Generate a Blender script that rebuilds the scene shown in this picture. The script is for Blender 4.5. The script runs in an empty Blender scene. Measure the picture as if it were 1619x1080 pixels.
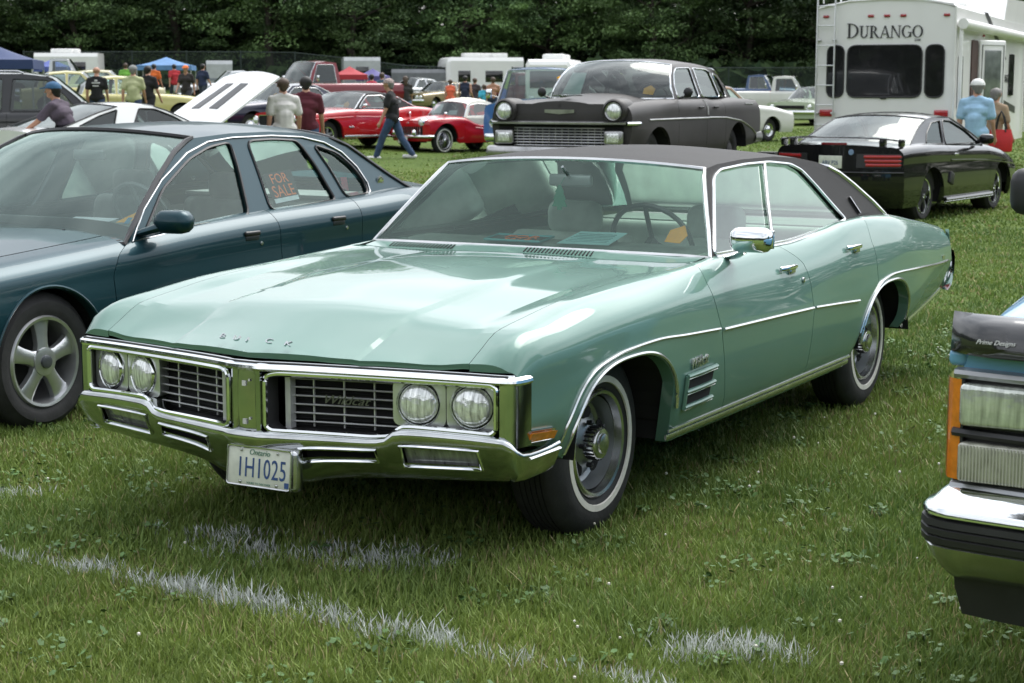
import bpy, bmesh, math, random
import numpy as np
from mathutils import Vector, Matrix
from mathutils.geometry import tessellate_polygon
random.seed(7); np.random.seed(7)
R = math.radians
SC = bpy.context.scene
COL = SC.collection

# ------------------------------------------------------------------ camera, sky, sun, exposure
CAM_H, FPX, PIT = 1.6735, 2737.0, 0.145523
cd = bpy.data.cameras.new("camera"); cam = bpy.data.objects.new("camera", cd); COL.objects.link(cam)
cam.location = (0, 0, CAM_H); cam.rotation_euler = (R(90) - PIT, 0, 0)
cd.sensor_width = 36; cd.sensor_fit = 'HORIZONTAL'; cd.lens = FPX / 1619 * 36
cd.clip_start = .1; cd.clip_end = 2000
cd.dof.use_dof = True; cd.dof.focus_distance = 6.6; cd.dof.aperture_fstop = 9
SC.camera = cam
SUN_EL, SUN_AZ = R(54), R(38)      # azimuth measured from +Y towards +X
w = bpy.data.worlds.new("World"); SC.world = w; w.use_nodes = True
nt = w.node_tree; bgn = nt.nodes["Background"]
sky = nt.nodes.new("ShaderNodeTexSky"); sky.sky_type = 'NISHITA'; sky.sun_disc = False
sky.sun_elevation = SUN_EL; sky.sun_rotation = SUN_AZ; sky.air_density = 1.3; sky.dust_density = 1.5; sky.ozone_density = 1.0
hs = nt.nodes.new("ShaderNodeHueSaturation"); hs.inputs['Saturation'].default_value = .16
# slow grey-white cloud deck over the sky colour (overcast)
tcn = nt.nodes.new("ShaderNodeTexCoord"); nz = nt.nodes.new("ShaderNodeTexNoise"); nz.inputs['Scale'].default_value = 2.6; nz.inputs['Detail'].default_value = 6
mp = nt.nodes.new("ShaderNodeMapping"); mp.inputs['Scale'].default_value = (1, 1, 2.2)
rp = nt.nodes.new("ShaderNodeValToRGB"); rp.color_ramp.elements[0].position = .32; rp.color_ramp.elements[0].color = (.62, .65, .68, 1)
rp.color_ramp.elements[1].position = .68; rp.color_ramp.elements[1].color = (1.25, 1.25, 1.25, 1)
mx = nt.nodes.new("ShaderNodeMix"); mx.data_type = 'RGBA'; mx.blend_type = 'MULTIPLY'; mx.inputs[0].default_value = 1
nt.links.new(tcn.outputs['Generated'], mp.inputs[0]); nt.links.new(mp.outputs[0], nz.inputs['Vector']); nt.links.new(nz.outputs[0], rp.inputs[0])
nt.links.new(sky.outputs[0], hs.inputs['Color']); nt.links.new(hs.outputs[0], mx.inputs[6]); nt.links.new(rp.outputs[0], mx.inputs[7])
# an overcast sky is about three times brighter overhead than at the horizon
sx_ = nt.nodes.new("ShaderNodeSeparateXYZ"); mr_ = nt.nodes.new("ShaderNodeMapRange"); mr_.inputs[1].default_value = 0; mr_.inputs[2].default_value = 1; mr_.inputs[3].default_value = .5; mr_.inputs[4].default_value = 1.7
m2 = nt.nodes.new("ShaderNodeMix"); m2.data_type = 'RGBA'; m2.blend_type = 'MULTIPLY'; m2.inputs[0].default_value = 1
nt.links.new(tcn.outputs['Generated'], sx_.inputs[0]); nt.links.new(sx_.outputs[2], mr_.inputs[0]); nt.links.new(mx.outputs[2], m2.inputs[6]); nt.links.new(mr_.outputs[0], m2.inputs[7])
nt.links.new(m2.outputs[2], bgn.inputs['Color']); bgn.inputs['Strength'].default_value = .15
sl = bpy.data.lights.new("sun", 'SUN'); sl.energy = .95; sl.angle = R(44); sl.color = (1, .96, .9)
so = bpy.data.objects.new("sun", sl); COL.objects.link(so); so.location = (0, 0, 30)
sd = Vector((math.sin(SUN_AZ) * math.cos(SUN_EL), math.cos(SUN_AZ) * math.cos(SUN_EL), math.sin(SUN_EL)))
so.rotation_euler = sd.to_track_quat('Z', 'Y').to_euler()
SC.view_settings.view_transform = 'Standard'; SC.view_settings.look = 'None'; SC.view_settings.gamma = 1
SC.view_settings.exposure = 1.08; SC.view_settings.use_curve_mapping = False
SC.render.engine = 'CYCLES'
SC.cycles.max_bounces = 8; SC.cycles.transparent_max_bounces = 16; SC.cycles.caustics_reflective = False; SC.cycles.caustics_refractive = False
SC.cycles.use_denoising = True

# ------------------------------------------------------------------ materials
MATS = {}
def mat(name, col=(.5, .5, .5), rough=.5, metal=0., coat=0., coat_r=.03, noise=None, bump=None, spec=.5, sheen=0, attr=None, trans=0, noise_stretch=None):
    if name in MATS: return MATS[name]
    m = bpy.data.materials.new(name); m.use_nodes = True; t = m.node_tree; b = t.nodes["Principled BSDF"]
    b.inputs['Base Color'].default_value = (*col, 1); b.inputs['Roughness'].default_value = rough; b.inputs['Metallic'].default_value = metal
    b.inputs['Coat Weight'].default_value = coat; b.inputs['Coat Roughness'].default_value = coat_r; b.inputs['Specular IOR Level'].default_value = spec
    b.inputs['Sheen Weight'].default_value = sheen
    tc = t.nodes.new("ShaderNodeTexCoord")
    if attr:
        a = t.nodes.new("ShaderNodeAttribute"); a.attribute_name = attr; src = a.outputs['Color']
        t.links.new(src, b.inputs['Base Color'])
    if noise:
        sc, amt = noise; n = t.nodes.new("ShaderNodeTexNoise"); n.inputs['Scale'].default_value = sc; n.inputs['Detail'].default_value = 5
        vec = tc.outputs['Object']
        if noise_stretch:
            mp_ = t.nodes.new("ShaderNodeMapping"); mp_.inputs['Scale'].default_value = noise_stretch; t.links.new(vec, mp_.inputs[0]); vec = mp_.outputs[0]
        t.links.new(vec, n.inputs['Vector'])
        r = t.nodes.new("ShaderNodeMapRange"); r.inputs[1].default_value = .3; r.inputs[2].default_value = .7; r.inputs[3].default_value = 1 - amt; r.inputs[4].default_value = 1 + amt
        t.links.new(n.outputs[0], r.inputs[0])
        x = t.nodes.new("ShaderNodeMix"); x.data_type = 'RGBA'; x.blend_type = 'MULTIPLY'; x.inputs[0].default_value = 1
        x.inputs[6].default_value = (*col, 1)
        if attr: t.links.new(src, x.inputs[6])
        cb = t.nodes.new("ShaderNodeCombineColor"); [t.links.new(r.outputs[0], cb.inputs[i]) for i in range(3)]
        t.links.new(cb.outputs[0], x.inputs[7]); t.links.new(x.outputs[2], b.inputs['Base Color'])
    if bump:
        sc, st = bump; n2 = t.nodes.new("ShaderNodeTexNoise"); n2.inputs['Scale'].default_value = sc; n2.inputs['Detail'].default_value = 3
        bp = t.nodes.new("ShaderNodeBump"); bp.inputs['Strength'].default_value = st; bp.inputs['Distance'].default_value = .01
        t.links.new(tc.outputs['Object'], n2.inputs['Vector']); t.links.new(n2.outputs[0], bp.inputs['Height']); t.links.new(bp.outputs[0], b.inputs['Normal'])
    MATS[name] = m; return m
def glass(name, tint=(.75, .85, .8), rough=.0, ior=1.6, refl=(.95, 1, .98)):
    if name in MATS: return MATS[name]
    m = bpy.data.materials.new(name); m.use_nodes = True; t = m.node_tree; t.nodes.clear()
    o = t.nodes.new("ShaderNodeOutputMaterial"); tr = t.nodes.new("ShaderNodeBsdfTransparent"); tr.inputs[0].default_value = (*tint, 1)
    g = t.nodes.new("ShaderNodeBsdfGlossy"); g.inputs['Roughness'].default_value = rough; g.inputs['Color'].default_value = (*refl, 1)
    f = t.nodes.new("ShaderNodeFresnel"); f.inputs['IOR'].default_value = ior; mxs = t.nodes.new("ShaderNodeMixShader")
    t.links.new(f.outputs[0], mxs.inputs[0]); t.links.new(tr.outputs[0], mxs.inputs[1]); t.links.new(g.outputs[0], mxs.inputs[2]); t.links.new(mxs.outputs[0], o.inputs[0])
    MATS[name] = m; return m
def paint(name, col=(.5, .5, .5), metal=.35, rough=.42, coat=1.0, amt=.05):
    new = name not in MATS; m = mat(name, col, rough, metal, coat, .04, noise=(1.7, amt), bump=(4.5, .018), spec=.15)
    if new:   # a film of dust: the clear coat is duller in soft patches
        t = m.node_tree; n = t.nodes.new("ShaderNodeTexNoise"); n.inputs['Scale'].default_value = 3.2; n.inputs['Detail'].default_value = 7; tc = t.nodes.new("ShaderNodeTexCoord"); r = t.nodes.new("ShaderNodeMapRange")
        r.inputs[1].default_value = .35; r.inputs[2].default_value = .75; r.inputs[3].default_value = .015; r.inputs[4].default_value = .09
        t.links.new(tc.outputs['Object'], n.inputs['Vector']); t.links.new(n.outputs[0], r.inputs[0]); t.links.new(r.outputs[0], t.nodes["Principled BSDF"].inputs['Coat Roughness'])
    return m
CHROME = mat('chrome', (.82, .84, .85), .07, 1.0, noise=(9, .06), bump=(30, .02))
DCHROME = mat('dull_chrome', (.55, .56, .57), .25, 1.0, noise=(14, .15))
DARK = mat('dark_void', (.008, .008, .009), .9, noise=(5, .2))
BLACK = mat('black_plastic', (.018, .018, .02), .45, noise=(20, .15))
RUBBER = mat('tyre_rubber', (.022, .022, .023), .75, noise=(18, .25), bump=(60, .15))
WHITEWALL = mat('whitewall', (.70, .68, .62), .6, noise=(12, .12))
ALLOY = mat('alloy', (.58, .59, .60), .32, .85, noise=(10, .12))
GREYALLOY = mat('grey_steel', (.27, .29, .30), .38, .8, noise=(9, .15))
LENS = mat('headlight_lens', (.80, .82, .81), .16, .5, 1.0, .02, noise=(30, .5), bump=(40, .4), noise_stretch=(1, 4, .5))
REDL = mat('red_lamp', (.32, .012, .018), .15, 0, 1.0, noise=(30, .2))
AMBER = mat('amber_lamp', (.70, .20, .015), .2, 0, 1.0, noise=(40, .2))
PAPER_Y = mat('orange_tag', (1.0, .46, .015), .6, noise=(30, .08))
PAPER_W = mat('white_paper', (.80, .86, .88), .7, noise=(25, .07))
PAPER_T = mat('teal_paper', (.42, .84, .80), .7, noise=(25, .07))
WHITE = mat('white_plastic', (.78, .78, .76), .4, noise=(6, .05))
TRIMW = mat('bright_trim', (.72, .73, .73), .18, .9, noise=(12, .08))
PLATE_W = mat('plate_white', (.62, .64, .56), .45, noise=(22, .1))
INK_B = mat('blue_ink', (.03, .07, .20), .5, noise=(60, .2))
INK_K = mat('black_ink', (.015, .015, .018), .4, noise=(60, .2))

# ------------------------------------------------------------------ mesh helpers
class M:
    def __init__(s): s.v = []; s.f = []; s.mi = []
    def grid(s, rows, flip=False, cu=False, mi=0):
        n0 = len(s.v); nr = len(rows); nc = len(rows[0])
        for r in rows: s.v.extend([tuple(p) for p in r])
        for i in range(nr - 1):
            for j in range(nc if cu else nc - 1):
                a, b, c, d = n0 + i * nc + j, n0 + i * nc + (j + 1) % nc, n0 + (i + 1) * nc + (j + 1) % nc, n0 + (i + 1) * nc + j
                s.f.append((d, c, b, a) if flip else (a, b, c, d)); s.mi.append(mi)
        return s
    def box(s, c, d, rz=0, ry=0, rx=0, taper=1.0, mi=0):
        n0 = len(s.v); Mx = Matrix.Rotation(rz, 3, 'Z') @ Matrix.Rotation(ry, 3, 'Y') @ Matrix.Rotation(rx, 3, 'X')
        for z in (-1, 1):
            for y in (-1, 1):
                for x in (-1, 1):
                    k = taper if z > 0 else 1
                    p = Mx @ Vector((x * d[0] / 2 * k, y * d[1] / 2 * k, z * d[2] / 2)); s.v.append((c[0] + p.x, c[1] + p.y, c[2] + p.z))
        for q in ((0, 2, 3, 1), (4, 5, 7, 6), (0, 1, 5, 4), (2, 6, 7, 3), (0, 4, 6, 2), (1, 3, 7, 5)): s.f.append(tuple(n0 + i for i in q)); s.mi.append(mi)
        return s
    def rbox(s, c, d, r=.03, rz=0, ry=0, rx=0, n=3, mi=0):
        # rounded box: superquadric-like clamp of a sphere onto box corners
        Mx = Matrix.Rotation(rz, 3, 'Z') @ Matrix.Rotation(ry, 3, 'Y') @ Matrix.Rotation(rx, 3, 'X')
        h = [max(d[i] / 2 - r, 1e-4) for i in range(3)]; rows = []
        ths = [-math.pi / 2 + i * math.pi / 2 / n for i in range(n + 1)] + [i * math.pi / 2 / n for i in range(n + 1)]
        phs = []
        for q in range(4): phs += [q * math.pi / 2 + i * math.pi / 2 / n for i in range(n + 1)]
        for ti, th in enumerate(ths):
            row = []; sz = -1 if ti <= n else 1
            for pi_, ph in enumerate(phs):
                q = pi_ // (n + 1); sx = 1 if q in (0, 3) else -1; sy = 1 if q in (0, 1) else -1
                p = Vector((sx * h[0] + r * math.cos(th) * math.cos(ph), sy * h[1] + r * math.cos(th) * math.sin(ph), sz * h[2] + r * math.sin(th)))
                p = Mx @ p; row.append((c[0] + p.x, c[1] + p.y, c[2] + p.z))
            rows.append(row)
        s.grid(rows, cu=True, mi=mi); n0 = len(s.v); nc = len(phs)
        s.f.append(tuple(n0 - nc + i for i in range(nc))); s.mi.append(mi); nn = n0 - nc * len(rows); s.f.append(tuple(nn + nc - 1 - i for i in range(nc))); s.mi.append(mi)
        return s
    def tube(s, path, r=.01, n=6, closed=False, cap=True, rz=None, mi=0):
        P = [Vector(p) for p in path]; N = len(P); rows = []
        if rz is None: rz = r
        for i in range(N):
            if closed: t = P[(i + 1) % N] - P[i - 1]
            else: t = P[min(i + 1, N - 1)] - P[max(i - 1, 0)]
            if t.length < 1e-9: t = Vector((1, 0, 0))
            t.normalize(); up = Vector((0, 0, 1)) if abs(t.z) < .95 else Vector((0, 1, 0))
            a = t.cross(up).normalized(); b = a.cross(t).normalized()
            ri = r[i] if isinstance(r, (list, tuple)) else r; rzi = rz[i] if isinstance(rz, (list, tuple)) else rz
            rows.append([P[i] + a * ri * math.cos(k * 2 * math.pi / n) + b * rzi * math.sin(k * 2 * math.pi / n) for k in range(n)])
        if closed: rows.append(rows[0])
        n0 = len(s.v); s.grid(rows, flip=True, cu=True, mi=mi)
        if cap and not closed:
            s.f.append(tuple(n0 + k for k in range(n))); s.mi.append(mi)
            e = n0 + (len(rows) - 1) * n; s.f.append(tuple(e + n - 1 - k for k in range(n))); s.mi.append(mi)
        return s
    def lathe(s, prof, c=(0, 0, 0), axis='y', n=32, sgn=1, mi=0, a0=0, a1=2 * math.pi):
        full = abs(a1 - a0 - 2 * math.pi) < 1e-6; rows = []
        for (r, h) in prof:
            row = []
            for k in range(n + (0 if full else 1)):
                a = a0 + (a1 - a0) * k / n; x, z = r * math.cos(a), r * math.sin(a)
                if axis == 'y': row.append((c[0] + x, c[1] + sgn * h, c[2] + z))
                elif axis == 'x': row.append((c[0] + sgn * h, c[1] + x, c[2] + z))
                else: row.append((c[0] + x, c[1] + z, c[2] + sgn * h))
            rows.append(row)
        return s.grid(rows, cu=full, mi=mi)
    def poly(s, pts, holes=(), mi=0, flip=False):
        n0 = len(s.v); allp = [list(pts)] + [list(h) for h in holes]
        tris = tessellate_polygon([[Vector(p) for p in l] for l in allp])
        for l in allp: s.v.extend([tuple(p) for p in l])
        for t in tris: s.f.append(tuple(n0 + i for i in (t[::-1] if flip else t))); s.mi.append(mi)
        return s
    def prism(s, pts, off, mi=0):
        # closed polygon pts (3d) extruded by vector off
        n0 = len(s.v); n = len(pts); off = Vector(off); P = [Vector(p) for p in pts]
        tris = tessellate_polygon([P]); s.v.extend([tuple(p) for p in P] + [tuple(p + off) for p in P])
        for t in tris: s.f.append(tuple(n0 + i for i in t)); s.f.append(tuple(n0 + n + i for i in t[::-1])); s.mi += [mi, mi]
        for i in range(n): j = (i + 1) % n; s.f.append((n0 + i, n0 + j, n0 + n + j, n0 + n + i)); s.mi.append(mi)
        return s
    def sphere(s, c, r, n=12, sx=1, sy=1, sz=1, mi=0):
        rows = []
        for i in range(n // 2 + 1):
            th = -math.pi / 2 + math.pi * i / (n // 2)
            rows.append([(c[0] + sx * r * math.cos(th) * math.cos(2 * math.pi * k / n), c[1] + sy * r * math.cos(th) * math.sin(2 * math.pi * k / n), c[2] + sz * r * math.sin(th)) for k in range(n)])
        return s.grid(rows, cu=True, mi=mi)
    def mirror(s):
        n0 = len(s.v); s.v += [(x, -y, z) for x, y, z in s.v]; nf = len(s.f)
        for i in range(nf): s.f.append(tuple(n0 + k for k in s.f[i][::-1])); s.mi.append(s.mi[i])
        return s
def obj(name, m, mats, parent=None, smooth=42, label=None, fixn=True):
    me = bpy.data.meshes.new(name)
    if fixn:
        bm = bmesh.new(); vs = [bm.verts.new(v) for v in m.v]
        for f, mi in zip(m.f, m.mi):
            if len(set(f)) < 3: continue
            try: bf = bm.faces.new([vs[i] for i in f]); bf.material_index = mi
            except ValueError: pass
        bmesh.ops.remove_doubles(bm, verts=bm.verts, dist=2e-5)
        bmesh.ops.recalc_face_normals(bm, faces=bm.faces)
        bm.to_mesh(me); bm.free()
    else: me.from_pydata(m.v, [], m.f)
    for mm in (mats if isinstance(mats, (list, tuple)) else [mats]): me.materials.append(mm)
    if smooth:
        me.polygons.foreach_set('use_smooth', [True] * len(me.polygons)); me.set_sharp_from_angle(angle=R(smooth))
    me.update()
    o = bpy.data.objects.new(name, me); COL.objects.link(o)
    if parent: o.parent = parent
    if label: o['label'] = label
    return o
def thing(name, label, cat, loc=(0, 0, 0), rz=0, group=None):
    o = bpy.data.objects.new(name, None); COL.objects.link(o); o.location = loc; o.rotation_euler = (0, 0, rz); o.empty_display_size = .2
    o['label'] = label; o['category'] = cat
    if group: o['group'] = group
    return o
def tag(o, label, cat, group=None, loc=None, rz=None):
    o['label'] = label; o['category'] = cat
    if group: o['group'] = group
    if loc is not None: o.location = loc
    if rz is not None: o.rotation_euler = (0, 0, rz)
    return o
def text(name, body, size, m, parent, origin, xdir, updir, ext=.0015, shear=0, align='CENTER', space=1.0, off=0, sx=1.0):
    # built-in font as a mesh lying in the plane (xdir, updir)
    c = bpy.data.curves.new(name, 'FONT'); c.body = body; c.size = size; c.extrude = ext; c.shear = shear; c.align_x = align; c.align_y = 'CENTER'
    c.space_character = space; c.offset = off; c.resolution_u = 3; c.materials.append(m)
    tmp = bpy.data.objects.new('lettering', c); me = bpy.data.meshes.new_from_object(tmp); bpy.data.objects.remove(tmp); bpy.data.curves.remove(c)
    if not me.materials: me.materials.append(m)
    o = bpy.data.objects.new(name, me); COL.objects.link(o); o.parent = parent
    x = Vector(xdir).normalized(); z = x.cross(Vector(updir)).normalized(); y = z.cross(x).normalized(); x = x * sx
    o.matrix_local = Matrix(((x.x, y.x, z.x, origin[0]), (x.y, y.y, z.y, origin[1]), (x.z, y.z, z.z, origin[2]), (0, 0, 0, 1)))
    return o
def rounded(poly, r=.03, n=3):
    out = []; N = len(poly)
    for i in range(N):
        p, a, b = Vector(poly[i]), Vector(poly[i - 1]), Vector(poly[(i + 1) % N])
        da, db = (a - p), (b - p); rr = min(r, da.length * .45, db.length * .45); p0 = p + da.normalized() * rr; p1 = p + db.normalized() * rr
        for k in range(n + 1):
            t = k / n; out.append(tuple((1 - t) ** 2 * p0 + 2 * t * (1 - t) * p + t * t * p1))
    return out
def dense(poly, d=.12, closed=True):
    out = []; N = len(poly)
    for i in range(N if closed else N - 1):
        a, b = Vector(poly[i]), Vector(poly[(i + 1) % N]); k = max(1, int((b - a).length / d))
        out += [tuple(a + (b - a) * j / k) for j in range(k)]
    if not closed: out.append(tuple(poly[-1]))
    return out
class Interp:
    """monotone cubic through points (x, v), clamped at the ends"""
    def __init__(s, pts):
        pts = sorted(pts); s.x = [p[0] for p in pts]; s.y = [p[1] for p in pts]; n = len(pts); s.n = n
        d = [(s.y[i + 1] - s.y[i]) / (s.x[i + 1] - s.x[i]) for i in range(n - 1)]
        m = [0.0] * n
        if n > 1:
            m[0], m[-1] = d[0], d[-1]
            for i in range(1, n - 1): m[i] = 0 if d[i - 1] * d[i] <= 0 else 2 * d[i - 1] * d[i] / (d[i - 1] + d[i])
        s.m = m
    def __call__(s, x):
        if s.n == 1 or x <= s.x[0]: return s.y[0]
        if x >= s.x[-1]: return s.y[-1]
        lo, hi = 0, s.n - 1
        while hi - lo > 1:
            mid = (lo + hi) // 2
            if s.x[mid] <= x: lo = mid
            else: hi = mid
        h = s.x[hi] - s.x[lo]; t = (x - s.x[lo]) / h; t2, t3 = t * t, t * t * t
        return (2 * t3 - 3 * t2 + 1) * s.y[lo] + (t3 - 2 * t2 + t) * h * s.m[lo] + (-2 * t3 + 3 * t2) * s.y[hi] + (t3 - t2) * h * s.m[hi]
def smooth(a, b, x):
    t = min(1, max(0, (x - a) / (b - a))); return t * t * (3 - 2 * t)
def terrain(x, y):
    # the field climbs a little away from the camera, more to the left
    f = .4 + .6 * smooth(-1.5, -5.5, x * 40 / max(y, 40))
    return .02 * max(0, y - 24) * f * smooth(20, 34, y) if y < 34 else .02 * (y - 24) * f
def place(px, d, dz=0):
    x = (px - 809.5) / FPX * d
    return (x, d, terrain(x, d) + dz)

# ------------------------------------------------------------------ car body lofting
class Body:
    """lines: list of [(x, y, z), ...] from the sill up and over to the centre line"""
    def __init__(s, lines, sharp=()):
        s.L = [(Interp([(p[0], p[1]) for p in l]), Interp([(p[0], p[2]) for p in l])) for l in lines]; s.K = len(lines) - 1; s.sharp = set(sharp); s.c = {}
    def col(s, x):
        k = round(x, 5)
        if k not in s.c:
            P = [(a(x), b(x)) for a, b in s.L]; T = []; n = len(P)
            ch = [max(1e-6, math.hypot(P[i + 1][0] - P[i][0], P[i + 1][1] - P[i][1])) for i in range(n - 1)]
            for i in range(n):
                if i == 0: t = [(P[1][j] - P[0][j]) / ch[0] for j in (0, 1)]; T.append((t, t))
                elif i == n - 1:
                    # symmetric across the centre line: flat tangent
                    t = [-1, 0] if abs(P[i][0]) < 1e-6 else [(P[i][j] - P[i - 1][j]) / ch[i - 1] for j in (0, 1)]; T.append((t, t))
                else:
                    d0 = [(P[i][j] - P[i - 1][j]) / ch[i - 1] for j in (0, 1)]; d1 = [(P[i + 1][j] - P[i][j]) / ch[i] for j in (0, 1)]
                    if i in s.sharp: T.append((d0, d1))
                    else:
                        w0, w1 = ch[i], ch[i - 1]; t = [(d0[j] * w0 + d1[j] * w1) / (w0 + w1) for j in (0, 1)]; T.append((t, t))
            s.c[k] = (P, T, ch)
        return s.c[k]
    def S(s, x, t):
        P, T, ch = s.col(x); i = min(int(t), s.K - 1); u = t - i
        if u < 1e-9: return (x, P[i][0], P[i][1])
        h = ch[i]; u2, u3 = u * u, u * u * u; a, b, c, d = 2 * u3 - 3 * u2 + 1, u3 - 2 * u2 + u, -2 * u3 + 3 * u2, u3 - u2
        return (x,) + tuple(a * P[i][j] + b * h * T[i][1][j] + c * P[i + 1][j] + d * h * T[i + 1][0][j] for j in (0, 1))
def rows_t(t0, t1, nt):
    ks = sorted({t0, t1} | {k for k in range(int(math.ceil(t0)), int(t1) + 1)}); out = []
    for a, b in zip(ks[:-1], ks[1:]):
        n = max(1, int(round(nt * (b - a)))) if isinstance(nt, (int, float)) else max(1, int(round(nt.get(int(a), 3) * (b - a)))); out += [a + (b - a) * i / n for i in range(n)]
    return out + [t1]
def panel(m, B, x0, x1, t0, t1, nx=10, nt=4, sgn=1, arches=(), lip=.018, gap=.0025, botlip=.05, edge0=True, edge1=True, up=False):
    f0 = x0 if callable(x0) else (lambda t: x0); f1 = x1 if callable(x1) else (lambda t: x1)
    ts = rows_t(t0, t1, nt); a0, a1 = f0(t0), f1(t0); us = set(i / nx for i in range(nx + 1))
    for (xc, zc, Ra, e, *_p) in arches:
        for i in range(25):
            u = (xc + Ra * math.cos(math.pi * i / 24) - a0) / (a1 - a0)
            if 0 < u < 1: us.add(u)
        for sg in (-1, 1):
            u = (xc + sg * Ra * 1.0005 - a0) / (a1 - a0)
            if 0 < u < 1: us.add(u)
    us = sorted(us); sx = 1 if a1 > a0 else -1; cols = []; lipv = (0, -lip * sgn, 0) if not up else (0, 0, -lip)
    def inside(x, z): return any(abs(x - a[0]) < a[2] and z < a[1] + a[3] * a[2] * (1 - abs((x - a[0]) / a[2]) ** (a[4] if len(a) > 4 else 2)) ** (1 / (a[4] if len(a) > 4 else 2)) for a in arches)
    for u in us:
        def X(t):
            a, b = f0(t), f1(t)
            if edge0: a += sx * gap
            if edge1: b -= sx * gap
            return a + (b - a) * u
        tl = t0
        if arches:
            t = t1 - 1e-6; hit = None
            while t > t0:
                p = B.S(X(t), t)
                if inside(p[0], p[2]): hit = t; break
                t -= .04
            if hit is None:
                p = B.S(X(t0), t0)
                if inside(p[0], p[2]): hit = t0
            if hit is not None:
                lo, hi = hit, min(hit + .04, t1)
                for _ in range(12):
                    mid = (lo + hi) / 2; p = B.S(X(mid), mid)
                    if inside(p[0], p[2]): lo = mid
                    else: hi = mid
                tl = hi
        pts = [B.S(X(max(t, tl)), max(t, tl)) for t in ts]
        if botlip: b0 = pts[0]; pts.insert(0, (b0[0], b0[1] - botlip, b0[2]))
        cols.append([(p[0], p[1] * 1, p[2]) for p in pts])
    if sgn < 0: cols = [[(p[0], -p[1], p[2]) for p in c] for c in cols]
    if lip:
        if edge0: cols.insert(0, [(p[0] + lipv[0], p[1] + lipv[1], p[2] + lipv[2]) for p in cols[0]])
        if edge1: cols.append([(p[0] + lipv[0], p[1] + lipv[1], p[2] + lipv[2]) for p in cols[-1]])
    m.grid(cols); return m
def nose_fn(B, nose):
    c = {}
    def f(t):
        k = round(t, 4)
        if k not in c:
            x = nose(.9, .6)
            for _ in range(6): p = B.S(x, t); x = nose(p[1], p[2])
            c[k] = x
        return c[k]
    return f
def endcap(m, B, nf, nose, t1, n=14, ttop=None, nt=3):
    """front or tail skin: sweeps from the side edge across the car"""
    ts = rows_t(0, t1, nt); rows = []
    for t in ts:
        p = B.S(nf(t), t); rows.append([(nose(p[1] * s, p[2]), p[1] * s, p[2]) for s in [1 - 2 * i / (2 * n) for i in range(2 * n + 1)]])
    # top row follows the leading edge of the hood
    prof = []
    for i in range(41): t = t1 + (B.K - t1) * i / 40; p = B.S(nf(t), t); prof.append((p[1], p[2]))
    zi = Interp([(a, b) for a, b in {round(q[0], 4): q for q in prof}.values()]); last = rows[-1]
    rows.append([(nose(q[1], zi(abs(q[1]))), q[1], zi(abs(q[1])) - .002) for q in last])
    return m.grid(rows)
# ------------------------------------------------------------------ ground
def build_ground():
    ys = [-60, -20, -5] + [y * 1.0 for y in range(0, 30, 2)] + list(range(30, 150, 4)) + [180, 260, 400, 700, 1100]
    xs = [-700, -300, -120, -60] + list(range(-40, 42, 3)) + [60, 120, 300, 700]
    m = M(); m.grid([[(x, y, terrain(x, y) if y < 150 else terrain(x, 150)) for x in xs] for y in ys])
    g = mat('grass_ground', (.105, .150, .030), .95, noise=(.9, .28), bump=(9, .6), spec=.1)
    t = g.node_tree; b = t.nodes["Principled BSDF"]; tc = t.nodes.new("ShaderNodeTexCoord")
    n1 = t.nodes.new("ShaderNodeTexNoise"); n1.inputs['Scale'].default_value = 14; n1.inputs['Detail'].default_value = 8
    n2 = t.nodes.new("ShaderNodeTexNoise"); n2.inputs['Scale'].default_value = .22; n2.inputs['Detail'].default_value = 4
    t.links.new(tc.outputs['Object'], n1.inputs['Vector']); t.links.new(tc.outputs['Object'], n2.inputs['Vector'])
    r = t.nodes.new("ShaderNodeValToRGB"); e = r.color_ramp.elements; e[0].position = .3; e[0].color = (.042, .072, .014, 1); e[1].position = .72; e[1].color = (.095, .142, .030, 1)
    t.links.new(n1.outputs[0], r.inputs[0])
    x = t.nodes.new("ShaderNodeMix"); x.data_type = 'RGBA'; x.inputs[7].default_value = (.120, .150, .034, 1)
    mr = t.nodes.new("ShaderNodeMapRange"); mr.inputs[1].default_value = .42; mr.inputs[2].default_value = .7; mr.inputs[4].default_value = .6
    t.links.new(n2.outputs[0], mr.inputs[0]); t.links.new(mr.outputs[0], x.inputs[0]); t.links.new(r.outputs[0], x.inputs[6]); t.links.new(x.outputs[2], b.inputs['Base Color'])
    o = obj('ground', m, g, smooth=60, fixn=False); o['kind'] = 'structure'; o['label'] = 'mown green show field'; return o
build_ground()

# white field line and worn paint patches, in field coordinates
LINE = [(-2.9, 6.9), (-1.75, 6.03), (-.72, 5.36), (.02, 4.92), (.55, 4.55)]
PATCH = [(-.55, 6.02, .42, .17), (-.95, 6.13, .25, .10), (-1.05, 6.32, .22, .07), (.60, 4.98, .24, .13), (-2.12, 7.0, .28, .10), (-2.5, 6.9, .2, .08)]
def seg_dist(x, y):
    d = np.full(x.shape, 9.0)
    for (ax, ay), (bx, by) in zip(LINE[:-1], LINE[1:]):
        vx, vy = bx - ax, by - ay; t = np.clip(((x - ax) * vx + (y - ay) * vy) / (vx * vx + vy * vy), 0, 1)
        d = np.minimum(d, np.hypot(x - ax - t * vx, y - ay - t * vy))
    return d
def vnoise(x, y, s, seed=0):
    rng = np.random.RandomState(seed); g = rng.rand(64, 64); X, Y = x * s, y * s; i, j = np.floor(X).astype(int), np.floor(Y).astype(int); u, v = X - i, Y - j
    u, v = u * u * (3 - 2 * u), v * v * (3 - 2 * v); a = lambda p, q: g[p % 64, q % 64]
    return (a(i, j) * (1 - u) + a(i + 1, j) * u) * (1 - v) + (a(i, j + 1) * (1 - u) + a(i + 1, j + 1) * u) * v
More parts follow.
